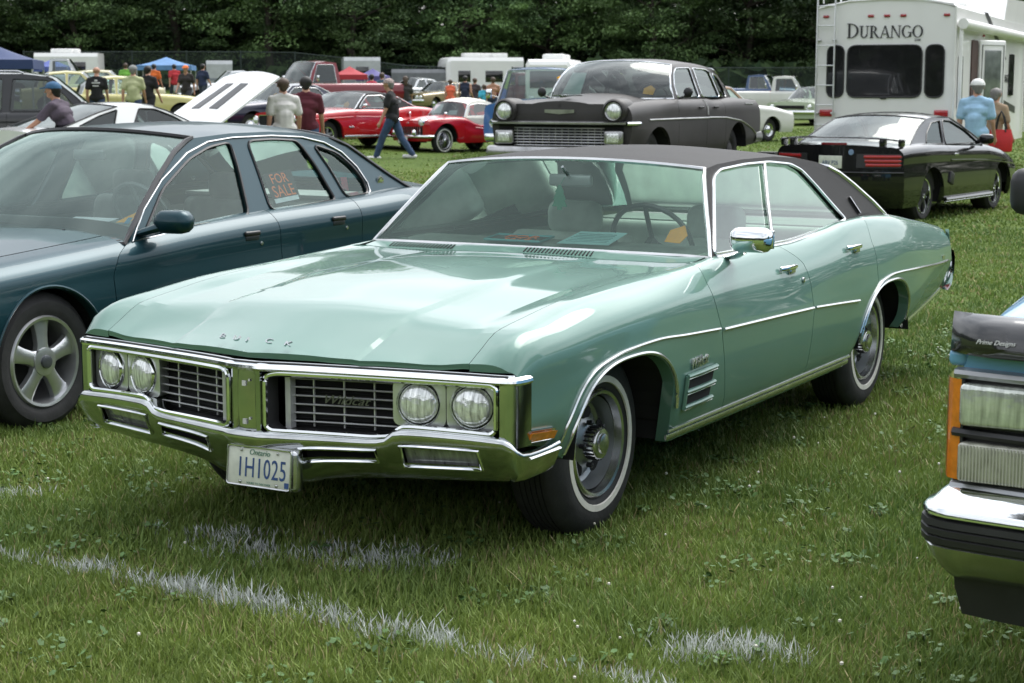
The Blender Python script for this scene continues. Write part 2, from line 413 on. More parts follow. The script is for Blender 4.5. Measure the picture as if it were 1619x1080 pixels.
def build_grass():
    rng = np.random.RandomState(3); X = []; Y = []; H = []; W = []
    def band(d0, d1, dens, h, wd, lim=.36):
        n = int(dens * lim * 2 * (d1 * d1 - d0 * d0) / 2); d = np.sqrt(rng.rand(n) * (d1 * d1 - d0 * d0) + d0 * d0); x = (rng.rand(n) * 2 - 1) * lim * d
        X.append(x); Y.append(d); H.append(h * (.55 + .7 * rng.rand(n))); W.append(wd * (.7 + .6 * rng.rand(n)))
    band(3.9, 6.0, 10500, .052, .0042); band(6.0, 8.5, 7000, .052, .0050); band(8.5, 13, 3000, .050, .0068); band(13, 20, 1000, .046, .012); band(20, 34, 260, .042, .026); band(34, 60, 45, .042, .05)
    x, y, h, wd = [np.concatenate(a) for a in (X, Y, H, W)]; n = len(x)
    cl = vnoise(x, y, 2.3, 1) * .6 + vnoise(x, y, 7, 2) * .4; h = h * (.40 + 1.05 * cl)
    tall = rng.rand(n) < .012; h[tall] *= 1.75
    z = np.array([terrain(a, b) for a, b in zip(x, y)])
    az = rng.rand(n) * 2 * np.pi; lean = .15 + .75 * rng.rand(n) ** 1.3; dx, dy = np.cos(az), np.sin(az)
    fa = az + np.pi / 2 + rng.randn(n) * .5; wx, wy = np.cos(fa) * wd / 2, np.sin(fa) * wd / 2
    P = np.zeros((n, 7, 3))
    for k, (th, tw) in enumerate(((0, .8), (.45, 1), (.8, .7))):
        off = lean * h * th ** 1.7; zz = h * th * (1 - .28 * lean * th)
        P[:, 2 * k, 0] = x + dx * off - wx * tw; P[:, 2 * k, 1] = y + dy * off - wy * tw; P[:, 2 * k, 2] = z + zz - .004
        P[:, 2 * k + 1, 0] = x + dx * off + wx * tw; P[:, 2 * k + 1, 1] = y + dy * off + wy * tw; P[:, 2 * k + 1, 2] = z + zz - .004
    P[:, 6, 0] = x + dx * lean * h; P[:, 6, 1] = y + dy * lean * h; P[:, 6, 2] = z + h * (1 - .28 * lean)
    base = (np.arange(n) * 7)[:, None]
    loops = np.concatenate([base + [0, 1, 3, 2], base + [2, 3, 5, 4], base + [4, 5, 6]], 1).ravel()
    tot = np.tile([4, 4, 3], n); st = np.concatenate([[0], np.cumsum(tot)[:-1]])
    me = bpy.data.meshes.new('grass'); me.vertices.add(n * 7); me.vertices.foreach_set('co', P.ravel())
    me.loops.add(len(loops)); me.loops.foreach_set('vertex_index', loops.astype(np.int32)); me.polygons.add(3 * n)
    me.polygons.foreach_set('loop_start', st.astype(np.int32)); me.polygons.foreach_set('loop_total', tot.astype(np.int32)); me.update(calc_edges=True)
    # blade colour: green, yellow-green, straw, and the sprayed white of the field line
    big = vnoise(x, y, .55, 5); med = vnoise(x, y, 3.1, 6); r = rng.rand(n); c = np.zeros((n, 4)); c[:, 3] = 1
    g1, g2, g3 = np.array([.085, .150, .036]), np.array([.225, .300, .066]), np.array([.36, .32, .15])
    k = np.clip(.15 + .55 * r + .5 * (med - .5) + .55 * (big - .45) - .012 * 0, 0, 1)[:, None]; c[:, :3] = g1 * (1 - k) + g2 * k
    warm = np.clip((5.6 - y) * .6 + (-x - .2) * .25, 0, 1)[:, None] * .35; c[:, :3] = c[:, :3] * (1 - warm) + np.array([.25, .275, .055]) * warm
    dry = rng.rand(n) < (.05 + .10 * (med > .62)); c[dry, :3] = g3 * (.5 + .6 * rng.rand(dry.sum()))[:, None]
    sd_ = seg_dist(x, y) + (vnoise(x, y, 9, 8) - .5) * .12; pl = np.clip(1.05 - sd_ / .075, 0, 1) * .75
    for (a, b, ra, rb) in PATCH:
        ca, sa = math.cos(-.12), math.sin(-.12); u, v = (x - a) * ca + (y - b) * sa, -(x - a) * sa + (y - b) * ca
        q = np.sqrt((u / ra) ** 2 + (v / rb) ** 2) + (vnoise(x, y, 8, 9) - .5) * 1.1; pl = np.maximum(pl, np.clip(1.2 - q, 0, 1) * .75)
    pw = (rng.rand(n) < pl * (.45 + 1.0 * vnoise(x, y, 14, 11)))
    c[pw, :3] = np.array([.66, .69, .66]) * (.55 + .5 * rng.rand(pw.sum()))[:, None]
    at = me.attributes.new('col', 'FLOAT_COLOR', 'POINT'); at.data.foreach_set('color', np.repeat(c, 7, 0).astype(np.float32).ravel())
    gm = mat('grass_blade', (.1, .15, .03), .55, attr='col', spec=.3)
    t = gm.node_tree; b = t.nodes["Principled BSDF"]; ad = t.nodes.new("ShaderNodeMixShader"); tl = t.nodes.new("ShaderNodeBsdfTranslucent"); at_ = t.nodes.new("ShaderNodeAttribute"); at_.attribute_name = 'col'
    ad.inputs[0].default_value = .22; t.links.new(at_.outputs['Color'], tl.inputs[0]); t.links.new(b.outputs[0], ad.inputs[1]); t.links.new(tl.outputs[0], ad.inputs[2])
    t.links.new(ad.outputs[0], t.nodes['Material Output'].inputs[0])
    me.materials.append(gm); o = bpy.data.objects.new('grass', me); COL.objects.link(o); o['kind'] = 'stuff'; o['label'] = 'mown grass with sprayed white field line and clover'; return o
build_grass()
def build_clover():
    rng = random.Random(4); m = M()
    for i in range(70):
        d = math.sqrt(rng.random() * (120 - 20) + 20); x = (rng.random() * .34 - .02) * d if rng.random() < .7 else (rng.random() * .6 - .3) * d
        z = .05 + .025 * rng.random(); m.sphere((x, d, z), .004 + .003 * rng.random(), 6)
    o = obj('clover_flowers', m, mat('clover_white', (.62, .60, .52), .8, noise=(50, .2))); o['kind'] = 'stuff'; o['label'] = 'scattered white clover heads in the grass'
build_clover()
def build_weeds():
    rng = np.random.RandomState(8); V = []; F = []
    for c in range(520):
        d = math.sqrt(rng.rand() * (150 - 18) + 18); x = (rng.rand() * .68 - .34) * d; r0 = rng.uniform(.03, .13)
        for k in range(rng.randint(8, 26)):
            a, rr = rng.rand() * 6.28, r0 * math.sqrt(rng.rand()); s = rng.uniform(.006, .013); z = rng.uniform(.018, .045); cx_, cy_ = x + rr * math.cos(a), d + rr * math.sin(a); b = rng.rand() * 6.28; tx, ty = rng.normal(0, .35, 2); n0 = len(V)
            for j in range(5): q = b + j * 1.2566; u, v = math.cos(q) * s, math.sin(q) * s; V.append((cx_ + u, cy_ + v, z + u * tx + v * ty))
            F.append(tuple(range(n0, n0 + 5)))
    m = M(); m.v = V; m.f = F; m.mi = [0] * len(F); o = obj('clover_leaves', m, mat('clover_leaf', (.070, .135, .038), .6, noise=(9, .35), spec=.3), smooth=0, fixn=False); o['kind'] = 'stuff'; o['label'] = 'low clover leaves between the grass blades'
build_weeds()

# ------------------------------------------------------------------ trees, forest, fence
BARK = mat('bark', (.045, .036, .028), .9, noise=(6, .3), bump=(14, .6), noise_stretch=(1, 1, .2))
LEAF = mat('leaf', (.05, .09, .03), .6, attr='col', noise=(.8, .3), spec=.25)
_t = LEAF.node_tree; _oi = _t.nodes.new("ShaderNodeObjectInfo"); _mr = _t.nodes.new("ShaderNodeMapRange"); _mr.inputs[3].default_value = .45; _mr.inputs[4].default_value = 1.5; _mx = _t.nodes.new("ShaderNodeMix"); _mx.data_type = 'RGBA'; _mx.blend_type = 'MULTIPLY'; _mx.inputs[0].default_value = 1
_bs = _t.nodes["Principled BSDF"]; _src = _bs.inputs['Base Color'].links[0].from_socket; _t.links.new(_oi.outputs['Random'], _mr.inputs[0]); _t.links.new(_src, _mx.inputs[6]); _t.links.new(_mr.outputs[0], _mx.inputs[7]); _t.links.new(_mx.outputs[2], _bs.inputs['Base Color'])   # every tree its own tone
def leaf_mesh(name, seed, nclump, nleaf, rad, hgt, zc, ls=(.16, .34), flat=.45):
    rng = np.random.RandomState(seed); C = []
    while len(C) < nclump:
        p = rng.uniform(-1, 1, 3); q = np.linalg.norm(p)
        if q > 1 or q < .42: continue
        C.append(p * [rad, rad, hgt] + [0, 0, zc])
    C = np.array(C); rc = rng.uniform(.5, 1.25, nclump) * rad / 4.2; tone = rng.rand(nclump)
    L = rng.normal(0, 1, (nclump, nleaf, 3)); L /= np.linalg.norm(L, axis=2, keepdims=True) / np.cbrt(rng.rand(nclump, nleaf, 1))
    L = L * rc[:, None, None] * [1.15, 1.15, flat]; L[:, :, 2] -= (L[:, :, 0] ** 2 + L[:, :, 1] ** 2) * .18
    P = (C[:, None, :] + L).reshape(-1, 3); n = len(P); s = rng.uniform(*ls, n); nv = rng.normal(0, .55, (n, 3)) + [0, 0, .9]; nv /= np.linalg.norm(nv, axis=1, keepdims=True)
    a = np.cross(nv, rng.normal(0, 1, (n, 3))); a /= np.linalg.norm(a, axis=1, keepdims=True); b = np.cross(nv, a)
    V = np.stack([P - a * s[:, None] * .5, P - b * s[:, None] * .27 + nv * s[:, None] * .06, P + a * s[:, None] * .55, P + b * s[:, None] * .27 + nv * s[:, None] * .06], 1)
    me = bpy.data.meshes.new(name); me.from_pydata(V.reshape(-1, 3).tolist(), [], np.arange(4 * n).reshape(-1, 4).tolist())
    k = (tone[:, None] * .65 + .35 * rng.rand(nclump, nleaf)).reshape(-1, 1); c = np.ones((n, 4)); c[:, :3] = np.array([.034, .068, .032]) * (1 - k) + np.array([.18, .285, .10]) * k
    at = me.attributes.new('col', 'FLOAT_COLOR', 'POINT'); at.data.foreach_set('color', np.repeat(c, 4, 0).astype(np.float32).ravel()); me.materials.append(LEAF)
    return me
CROWNS = [leaf_mesh('crown', 20 + i, 125, 190, 4.4, 5.6, 6.4, ls=(.11, .26), flat=.38) for i in range(5)]
def trunk_m(seed):
    rng = random.Random(seed); m = M(); b = [(rng.uniform(-.2, .2) * i, rng.uniform(-.2, .2) * i, i * 1.6 - .3) for i in range(7)]
    m.tube(b, [.30, .25, .22, .18, .14, .09, .04], 9)
    for k in range(9):
        i = rng.randint(2, 5); a = rng.random() * 6.28; p = Vector(b[i]); l = rng.uniform(1.8, 3.4)
        m.tube([p, p + Vector((math.cos(a) * l * .5, math.sin(a) * l * .5, .5)), p + Vector((math.cos(a) * l, math.sin(a) * l, rng.uniform(.4, 1.4)))], [.10, .06, .02], 6)
    return m
TRUNKS = [obj('trunk', trunk_m(i), BARK) for i in range(3)]
TR_ME = [o.data for o in TRUNKS]
for o in TRUNKS: bpy.data.objects.remove(o)
def tree(x, y, s, k, rz, label, group):
    t = thing('tree', label, 'tree', (x, y, terrain(x, min(y, 150)) - .05), rz, group); t.scale = (s, s, s)
    c = bpy.data.objects.new('crown', CROWNS[k % 5]); COL.objects.link(c); c.parent = t
    u = bpy.data.objects.new('trunk', TR_ME[k % 3]); COL.objects.link(u); u.parent = t; return t
rt = random.Random(11); k = 0
for row, (yy, x0, x1, st, s0) in enumerate(((104, -36, 38, 5.4, 1.0), (109, -38, 40, 6.2, 1.2), (115, -42, 44, 7.5, 1.45))):
    x = x0
    while x < x1:
        lab = ('dark green leafy tree in the front row behind the fence', 'tall dark tree in the second row of the forest edge', 'big dark tree deep in the forest edge')[row]
        tree(x + rt.uniform(-1.2, 1.2), yy + rt.uniform(-1.8, 1.8), s0 * rt.uniform(.85, 1.15), k, rt.uniform(0, 6.28), lab, ('front row of forest trees', 'second row of forest trees', 'rear row of forest trees')[row]); k += 1; x += st * rt.uniform(.85, 1.15)
def forest(name, x0, x1, y, seed, label, h=20, wave=0, yaw=None, z0=0, dens=95):
    rng = np.random.RandomState(seed); n = int((x1 - x0) * dens); x = rng.uniform(x0, x1, n); z = rng.uniform(.05, h, n) * (.75 + .25 * vnoise(x, x * 0, .13, seed)); d = rng.uniform(0, 6, n)
    P = np.stack([x, y + d, z + z0], 1); s = rng.uniform(.7, 1.5, n); nv = rng.normal(0, .6, (n, 3)) + [0, -.5, .7]; nv /= np.linalg.norm(nv, axis=1, keepdims=True)
    a = np.cross(nv, rng.normal(0, 1, (n, 3))); a /= np.linalg.norm(a, axis=1, keepdims=True); b = np.cross(nv, a)
    V = np.stack([P - a * s[:, None] * .6, P - b * s[:, None] * .4, P + a * s[:, None] * .6, P + b * s[:, None] * .4], 1)
    if yaw is not None: c_, s_ = math.cos(yaw), math.sin(yaw); V = np.stack([V[..., 0] * c_ - V[..., 1] * s_, V[..., 0] * s_ + V[..., 1] * c_, V[..., 2]], -1)
    me = bpy.data.meshes.new(name); me.from_pydata(V.reshape(-1, 3).tolist(), [], np.arange(4 * n).reshape(-1, 4).tolist())
    k_ = rng.rand(n, 1); c = np.ones((n, 4)); c[:, :3] = np.array([.020, .042, .02]) * (1 - k_) + np.array([.06, .10, .038]) * k_
    at = me.attributes.new('col', 'FLOAT_COLOR', 'POINT'); at.data.foreach_set('color', np.repeat(c, 4, 0).astype(np.float32).ravel()); me.materials.append(LEAF)
    o = bpy.data.objects.new(name, me); COL.objects.link(o); o['kind'] = 'stuff'; o['label'] = label; return o
forest('forest', -75, 75, 121, 5, 'dark mass of forest behind the tree rows')
forest('undergrowth', -50, 50, 101, 9, 'dark undergrowth along the foot of the forest edge', h=2.8, z0=.4, dens=110)
forest('undergrowth', -62, 62, 119, 12, 'dark thicket between the rear trees', h=7, z0=.3, dens=170)
for yw_, ds in ((-52, 92), (-85, 78), (-118, 72), (-150, 76), (180, 80), (150, 78), (115, 78), (78, 85), (48, 100)):
    forest('forest', -52, 52, ds, 60 + ds, 'forest closing in the other sides of the show field', h=17, yaw=R(yw_))
def build_fence():
    t = thing('chain_link_fence', 'dark green chain link fence along the forest edge', 'fence', (0, 97, 0))
    fm = mat('fence_green', (.02, .035, .03), .5, noise=(8, .2)); y = 97
    wm = bpy.data.materials.new('chain_mesh'); wm.use_nodes = True; nt_ = wm.node_tree; b = nt_.nodes['Principled BSDF']; b.inputs['Base Color'].default_value = (.03, .045, .04, 1); b.inputs['Roughness'].default_value = .5
    tc = nt_.nodes.new('ShaderNodeTexCoord'); ck = nt_.nodes.new('ShaderNodeTexWave'); ck.inputs['Scale'].default_value = 6; ck.wave_profile = 'SIN'; nt_.links.new(tc.outputs['Object'], ck.inputs[0])
    mr = nt_.nodes.new('ShaderNodeMapRange'); mr.inputs[3].default_value = .12; mr.inputs[4].default_value = .4; nt_.links.new(ck.outputs[1], mr.inputs[0]); nt_.links.new(mr.outputs[0], b.inputs['Alpha'])
    pm = M(); xs = [-27 + i * 3 for i in range(19)]
    pm.grid([[(x, .02, terrain(x, y) + .05) for x in xs], [(x, .02, terrain(x, y) + 2.15) for x in xs]]); obj('mesh_panel', pm, wm, t, fixn=False)
    r = M(); r.tube([(x, 0, terrain(x, y) + 2.18) for x in xs], .03, 6); obj('top_rail', r, fm, t)
    po = obj('post', M().tube([(0, 0, -.1), (0, 0, 2.25)], .045, 7), fm, t); po.location = (xs[0], 0, terrain(xs[0], y))
    for x in xs[1:]: c = po.copy(); COL.objects.link(c); c.parent = t; c.location = (x, 0, terrain(x, y))
build_fence()

# ------------------------------------------------------------------ wheels
WC = {}
def wheel(parent, x, y, Rt, W, rim, style, sgn, ww=False, z=None, paint_m=None, steer=0, simple=False):
    key = (round(Rt, 3), W, rim, style, sgn, ww, paint_m.name if paint_m else '')
    if key not in WC:
        out = []; n = 28 if simple else 48; m = M(); sw = Rt - rim
        prof = [(rim - .012, -.03), (rim, -.004), (rim + .012, .004), (rim + sw * .35, .016), (rim + sw * .62, .014), (Rt - .035, .002), (Rt - .014, -.012), (Rt - .004, -.028)]
        if simple: prof += [(Rt, -.05), (Rt, -W + .05)]
        else:
            for i in range(6): a = -.035 - (W - .07) * i / 6; prof += [(Rt, a), (Rt, a - (W - .07) / 6 * .78), (Rt - .009, a - (W - .07) / 6 * .8), (Rt - .009, a - (W - .07) / 6 * .98)]
        prof += [(Rt - .01, -W + .02), (rim + sw * .5, -W - .012), (rim, -W), (rim - .02, -W + .02)]
        m.lathe(prof, n=n, sgn=sgn); out.append(('tyre', m, RUBBER))
        if ww:
            a, b_ = rim + sw * ww[0], rim + sw * ww[1]; hh = lambda r_: .0175
            out.append(('whitewall_band', M().lathe([(a, .012), (a + .002, .0185), (b_ - .002, .0175), (b_, .010)], n=n, sgn=sgn), WHITEWALL))
        if style == 'rally':        # deep dished grey steel wheel with round slots, chrome trim ring and cap
            m = M().lathe([(rim + .004, .004), (rim - .004, .012), (rim - .016, .008), (rim - .020, -.012), (rim - .026, -.030)], n=n, sgn=sgn); out.append(('trim_ring', m, DCHROME))
            m = M().lathe([(rim - .028, -.02), (rim - .045, -.075), (rim - .062, -.085), (rim - .075, -.072), (rim * .50, -.055), (rim * .36, -.030), (0.001, -.03)], n=n, sgn=sgn)
            out.append(('rim', m, GREYALLOY))
            for k in range(5):
                a = 2 * math.pi * k / 5 + .3; rr = rim * .56; q = []
                for j in range(10): th = 2 * math.pi * j / 10; q.append(Vector((rr + .026 * math.cos(th), .038 * math.sin(th))))
                q = [(v.x * math.cos(a) - v.y * math.sin(a), sgn * (-.052 + .0), v.x * math.sin(a) + v.y * math.cos(a)) for v in q]
                out.append(('slot', M().prism(q, (0, sgn * .004, 0)), DARK))
            m = M().lathe([(.062, -.035), (.062, .012), (.056, .020), (.040, .022), (.038, .030), (.026, .034), (.001, .035)], n=n, sgn=sgn); out.append(('hub_cap', m, DCHROME))
            m = M()
            for k in range(22): a = 2 * math.pi * k / 22; m.box((.063 * math.cos(a), sgn * -.008, .063 * math.sin(a)), (.006, .04, .006), ry=-a)
            for k in range(5): a = 2 * math.pi * k / 5; m.lathe([(.010, -.03), (.010, -.008), (.001, -.004)], c=(.085 * math.cos(a), 0, .085 * math.sin(a)), n=8, sgn=sgn)
            out.append(('cap_ribs', m, BLACK))
        elif style in ('five', 'five_dark', 'five_chrome'):
            mt = {'five': ALLOY, 'five_dark': mat('dark_alloy', (.05, .05, .055), .35, .6), 'five_chrome': CHROME}[style]; lipm = CHROME if style == 'five_dark' else mt
            out.append(('rim', M().lathe([(rim + .006, .0), (rim - .002, .012), (rim - .016, .008), (rim - .022, -.02), (rim - .03, -.10), (rim - .035, -W + .04)], n=n, sgn=sgn), lipm))
            out.append(('brake_disc', M().lathe([(rim - .034, -W + .05), (rim * .70, -.13), (.08, -.12), (.001, -.12)], n=24, sgn=sgn), mat('wheel_dark', (.012, .012, .013), .7)))
            m = M()
            for k in range(5):
                a = 2 * math.pi * k / 5 + .32; rows = []
                for r_, hw, h0 in ((.035, .050, .000), (rim * .38, .036, -.002), (rim * .62, .040, -.006), (rim * .82, .050, -.010), (rim - .016, .066, -.012)):
                    rows.append([(r_, u * hw, h) for u, h in ((-1, h0 - .035), (-.92, h0 - .008), (-.6, h0), (.6, h0), (.92, h0 - .008), (1, h0 - .035))])
                m.grid([[(p[0] * math.cos(a) - p[1] * math.sin(a), sgn * p[2], p[0] * math.sin(a) + p[1] * math.cos(a)) for p in r_] for r_ in rows])
            m.lathe([(.075, -.03), (.070, .004), (.05, .008), (.001, .008)], n=24, sgn=sgn); out.append(('spokes', m, mt))
            m = M().lathe([(.034, .004), (.032, .020), (.022, .024), (.001, .022)], n=18, sgn=sgn); out.append(('hub_cap', m, DCHROME if style != 'five' else mat('cap_dark', (.10, .11, .12), .4, .5)))
        elif style == 'wire':
            out.append(('rim', M().lathe([(rim + .006, 0), (rim - .004, .010), (rim - .02, -.01), (rim - .03, -.08)], n=n, sgn=sgn), DCHROME)); m = M()
            for k in range(24): a = 2 * math.pi * k / 24; b_ = a + (.35 if k % 2 else -.35); m.tube([(.035 * math.cos(b_), sgn * .01, .035 * math.sin(b_)), ((rim - .02) * math.cos(a), sgn * -.03, (rim - .02) * math.sin(a))], .0035, 4)
            out.append(('spokes', m, DCHROME)); out.append(('hub_cap', M().lathe([(.03, -.05), (.03, .02), (.001, .035)], n=12, sgn=sgn), CHROME))
            out.append(('brake_disc', M().lathe([(rim - .03, -.10), (.001, -.10)], n=20, sgn=sgn), DARK))
        elif style == 'mag':
            out.append(('rim', M().lathe([(rim + .006, 0), (rim - .004, .012), (rim - .022, .004), (rim - .032, -.05)], n=n, sgn=sgn), CHROME)); m = M()
            for k in range(5): a = 2 * math.pi * k / 5 + .3; m.box((rim * .48 * math.cos(a), sgn * -.018, rim * .48 * math.sin(a)), (rim * .92, .03, .055), ry=-a)
            m.lathe([(.05, -.03), (.045, .01), (.001, .016)], n=16, sgn=sgn); out.append(('spokes', m, mat('mag_grey', (.35, .35, .36), .4, .8)))
            out.append(('brake_disc', M().lathe([(rim - .032, -.06), (.001, -.06)], n=20, sgn=sgn), DARK))
        else:                       # plain steel wheel with a domed cap
            mt = paint_m or DCHROME
            out.append(('rim', M().lathe([(rim + .005, .0), (rim - .005, .012), (rim - .03, .0), (rim * .7, -.03), (rim * .55, -.02)], n=n, sgn=sgn), DCHROME if style == 'cap' else mt))
            out.append(('hub_cap', M().lathe([(rim * .62, -.03), (rim * .56, .006), (rim * .35, .022), (.001, .028)], n=24, sgn=sgn), CHROME if style == 'cap' else mt))
        tmp = [obj(nm, mm, mt_) for nm, mm, mt_ in out]; WC[key] = [(nm, o.data) for (nm, _, _), o in zip(out, tmp)]
        for o in tmp: bpy.data.objects.remove(o)
    e = bpy.data.objects.new('wheel', None); COL.objects.link(e); e.parent = parent; e.location = (x, y, Rt - .012 if z is None else z); e.rotation_euler = (0, 0, steer); e.empty_display_size = .1
    for nm, me in WC[key]:
        o = bpy.data.objects.new(nm, me); COL.objects.link(o); o.parent = e
    return e
def four_wheels(parent, xs, y, Rt, W, rim, style, **kw):
    for x in xs:
        for s in (1, -1): wheel(parent, x, s * y, Rt, W, rim, style, s, **kw)

# ------------------------------------------------------------------ greenhouse
def resample(pts, d): return dense([tuple(p) for p in pts], d, closed=False)
def greenhouse(parent, A, top, C, wins, yp, frame_m, roof_m, glass_m, bow=(.05, .10), bowr=(.10, .05), crown=.05, ztf=0, pillar_name='pillar_frame', win_trim=None, ws_trim=None, rr_trim=None, wr=.035, base_dip=.0, head_m=None, tr=.009, glass_ws=None, glass_rr=None, roof=True, roofshape=2.4, rwz=0, inset=.012):
    A, C = resample(A, .07), resample(C, .07); tp = resample(top, .09)
    outl = A + tp[1:-1] + C if True else None
    base = dense([C[-1], A[0]], .15, closed=False)[1:-1]; outer = outl + [(p[0], p[1] - base_dip) for p in base]
    W = [rounded(w, wr, 3) for w in wins]; Wd = [dense(w, .10) for w in W]
    for s in (1, -1):
        m = M(); P3 = lambda p, d=0: (p[0], s * (yp(p[0], p[1]) - d), p[1])
        m.poly([P3(p) for p in outer], [[P3(p) for p in w] for w in Wd])
        for w in Wd: q = w + [w[0]]; m.grid([[P3(p) for p in q], [P3(p, .03) for p in q]])
        obj(pillar_name, m, frame_m, parent, smooth=30)
        for w in Wd:
            wo = obj('side_window', M().poly([P3(p, inset) for p in w]), glass_m, parent, smooth=0)
            if win_trim: obj('window_trim', M().tube([P3(p, -.002) for p in w], tr, 5, closed=True), win_trim, wo)
    S = [-1 + 2 * i / 16 for i in range(17)]; f = lambda s: 1 - abs(s) ** 2.2
    def ws(edge, b0, b1, c1, z0=0):
        rows = []; n = len(edge)
        for i, p in enumerate(edge):
            v = i / (n - 1); b = b0 + (b1 - b0) * v; c = z0 + (c1 - z0) * v; y = yp(*p); rows.append([(p[0] + b * f(s), y * s, p[1] + c * f(s)) for s in S])
        return rows
    rw = ws(A, bow[0], bow[1], crown); g1 = obj('windshield', M().grid(rw), glass_ws or glass_m, parent, smooth=60)
    rb = ws(C[::-1], -bowr[1], -bowr[0], crown, rwz); g2 = obj('rear_window', M().grid(rb), glass_rr or glass_m, parent, smooth=60)
    for tm, rws, g in ((ws_trim, rw, g1), (rr_trim, rb, g2)):
        if tm:
            mt_, r_ = tm; L = [r[0] for r in rws]; Rr = [r[-1] for r in rws]
            loop = rws[0] + Rr[1:] + rws[-1][::-1][1:] + L[::-1][1:-1]; obj('glass_trim', M().tube(loop, r_, 6, closed=True), mt_, g)
    if roof:
        rows = []; n = len(tp)
        for i, p in enumerate(tp):
            v = i / (n - 1); bx = bow[1] * max(0, 1 - 3 * v) - bowr[0] * max(0, 3 * v - 2); y = yp(*p); e = math.sin(math.pi * v) * .012 + crown
            sh = 2.2 + (roofshape - 2.2) * min(1, 6 * v, 6 * (1 - v)); rows.append([(p[0] + bx * (1 - abs(s) ** 2.2), y * s, p[1] + e * (1 - abs(s) ** sh)) for s in S])
        obj('roof', M().grid(rows), roof_m, parent, smooth=60)
        if head_m: obj('headliner', M().grid([[(q[0], q[1] * .97, q[2] - .035) for q in r] for r in rows[1:-1]]), head_m, parent, smooth=60)
    return rw, rb
def seat(parent, x, y, wdt, m, z=.32, h=.56, rest=False, back=-.14, fwd=.5):
    o = obj('seat', M().rbox((x, y, z + .09), (fwd, wdt, .2), .06).rbox((x - fwd / 2 - .02 + back / 2, y, z + .09 + h / 2), (.16, wdt, h), .06, ry=back * 1.4), m, parent)
    if rest:
        for yy in ([y] if rest is True else rest): obj('headrest', M().rbox((x - fwd / 2 + back - .01, yy, z + h + .16), (.12, .30, .17), .055), m, o)
    return o
def steering(parent, x, y, z, m, r=.20, tilt=R(28)):
    c = Vector((x, y, z)); q = []
    for k in range(28):
        a = 2 * math.pi * k / 28; v = Vector((0, r * math.cos(a), r * math.sin(a))); v = Matrix.Rotation(tilt, 3, 'Y') @ v; q.append(c + v)
    mm = M().tube(q, .013, 6, closed=True)
    for a in (0, 2.1, 4.2): v = Matrix.Rotation(tilt, 3, 'Y') @ Vector((0, r * math.cos(a + 1.57), r * math.sin(a + 1.57))); mm.tube([c, c + v], .012, 5)
    mm.tube([c, c + Vector((.35, 0, -.2))], .03, 6); return obj('steering_wheel', mm, m, parent)
def tub(parent, x0, x1, y, z0, z1, m):
    o = M().box(((x0 + x1) / 2, 0, z0), (x1 - x0, 2 * y, .03)).box((x0, 0, (z0 + z1) / 2), (.03, 2 * y, z1 - z0)).box((x1, 0, (z0 + z1) / 2), (.03, 2 * y, z1 - z0))
    for s in (1, -1): o.box(((x0 + x1) / 2, s * y, (z0 + z1) / 2), (x1 - x0, .03, z1 - z0))
    return obj('cabin_tub', o, m, parent, smooth=0)
def underbody(parent, x0, x1, y, wx, Rt, z0=.24, z1=.5, zc=.32, front=.68):
    m = M(); xs = sorted(wx, reverse=True); segs = [x0]; 
    for x in xs: segs += [x + Rt + .07, x - Rt - .07]
    segs.append(x1)
    for a, b in zip(segs[::2], segs[1::2]):
        if a > b: m.box(((a + b) / 2, 0, (z0 + z1) / 2), (a - b, 2 * y * (front if a == x0 or b == x1 else 1), z1 - z0))
    for x in xs:
        m.box((x, 0, (z0 + .1 + z1) / 2), (2 * Rt + .2, 2 * (y - .30), z1 - z0 - .1))
        for s in (1, -1):
            m.lathe([(Rt + .065, 0), (Rt + .065, -.34), (.1, -.34)], c=(x, s * (y + .055), zc), n=20, sgn=s, a0=.12, a1=math.pi - .12)
    return obj('underbody', m, DARK, parent, smooth=0)
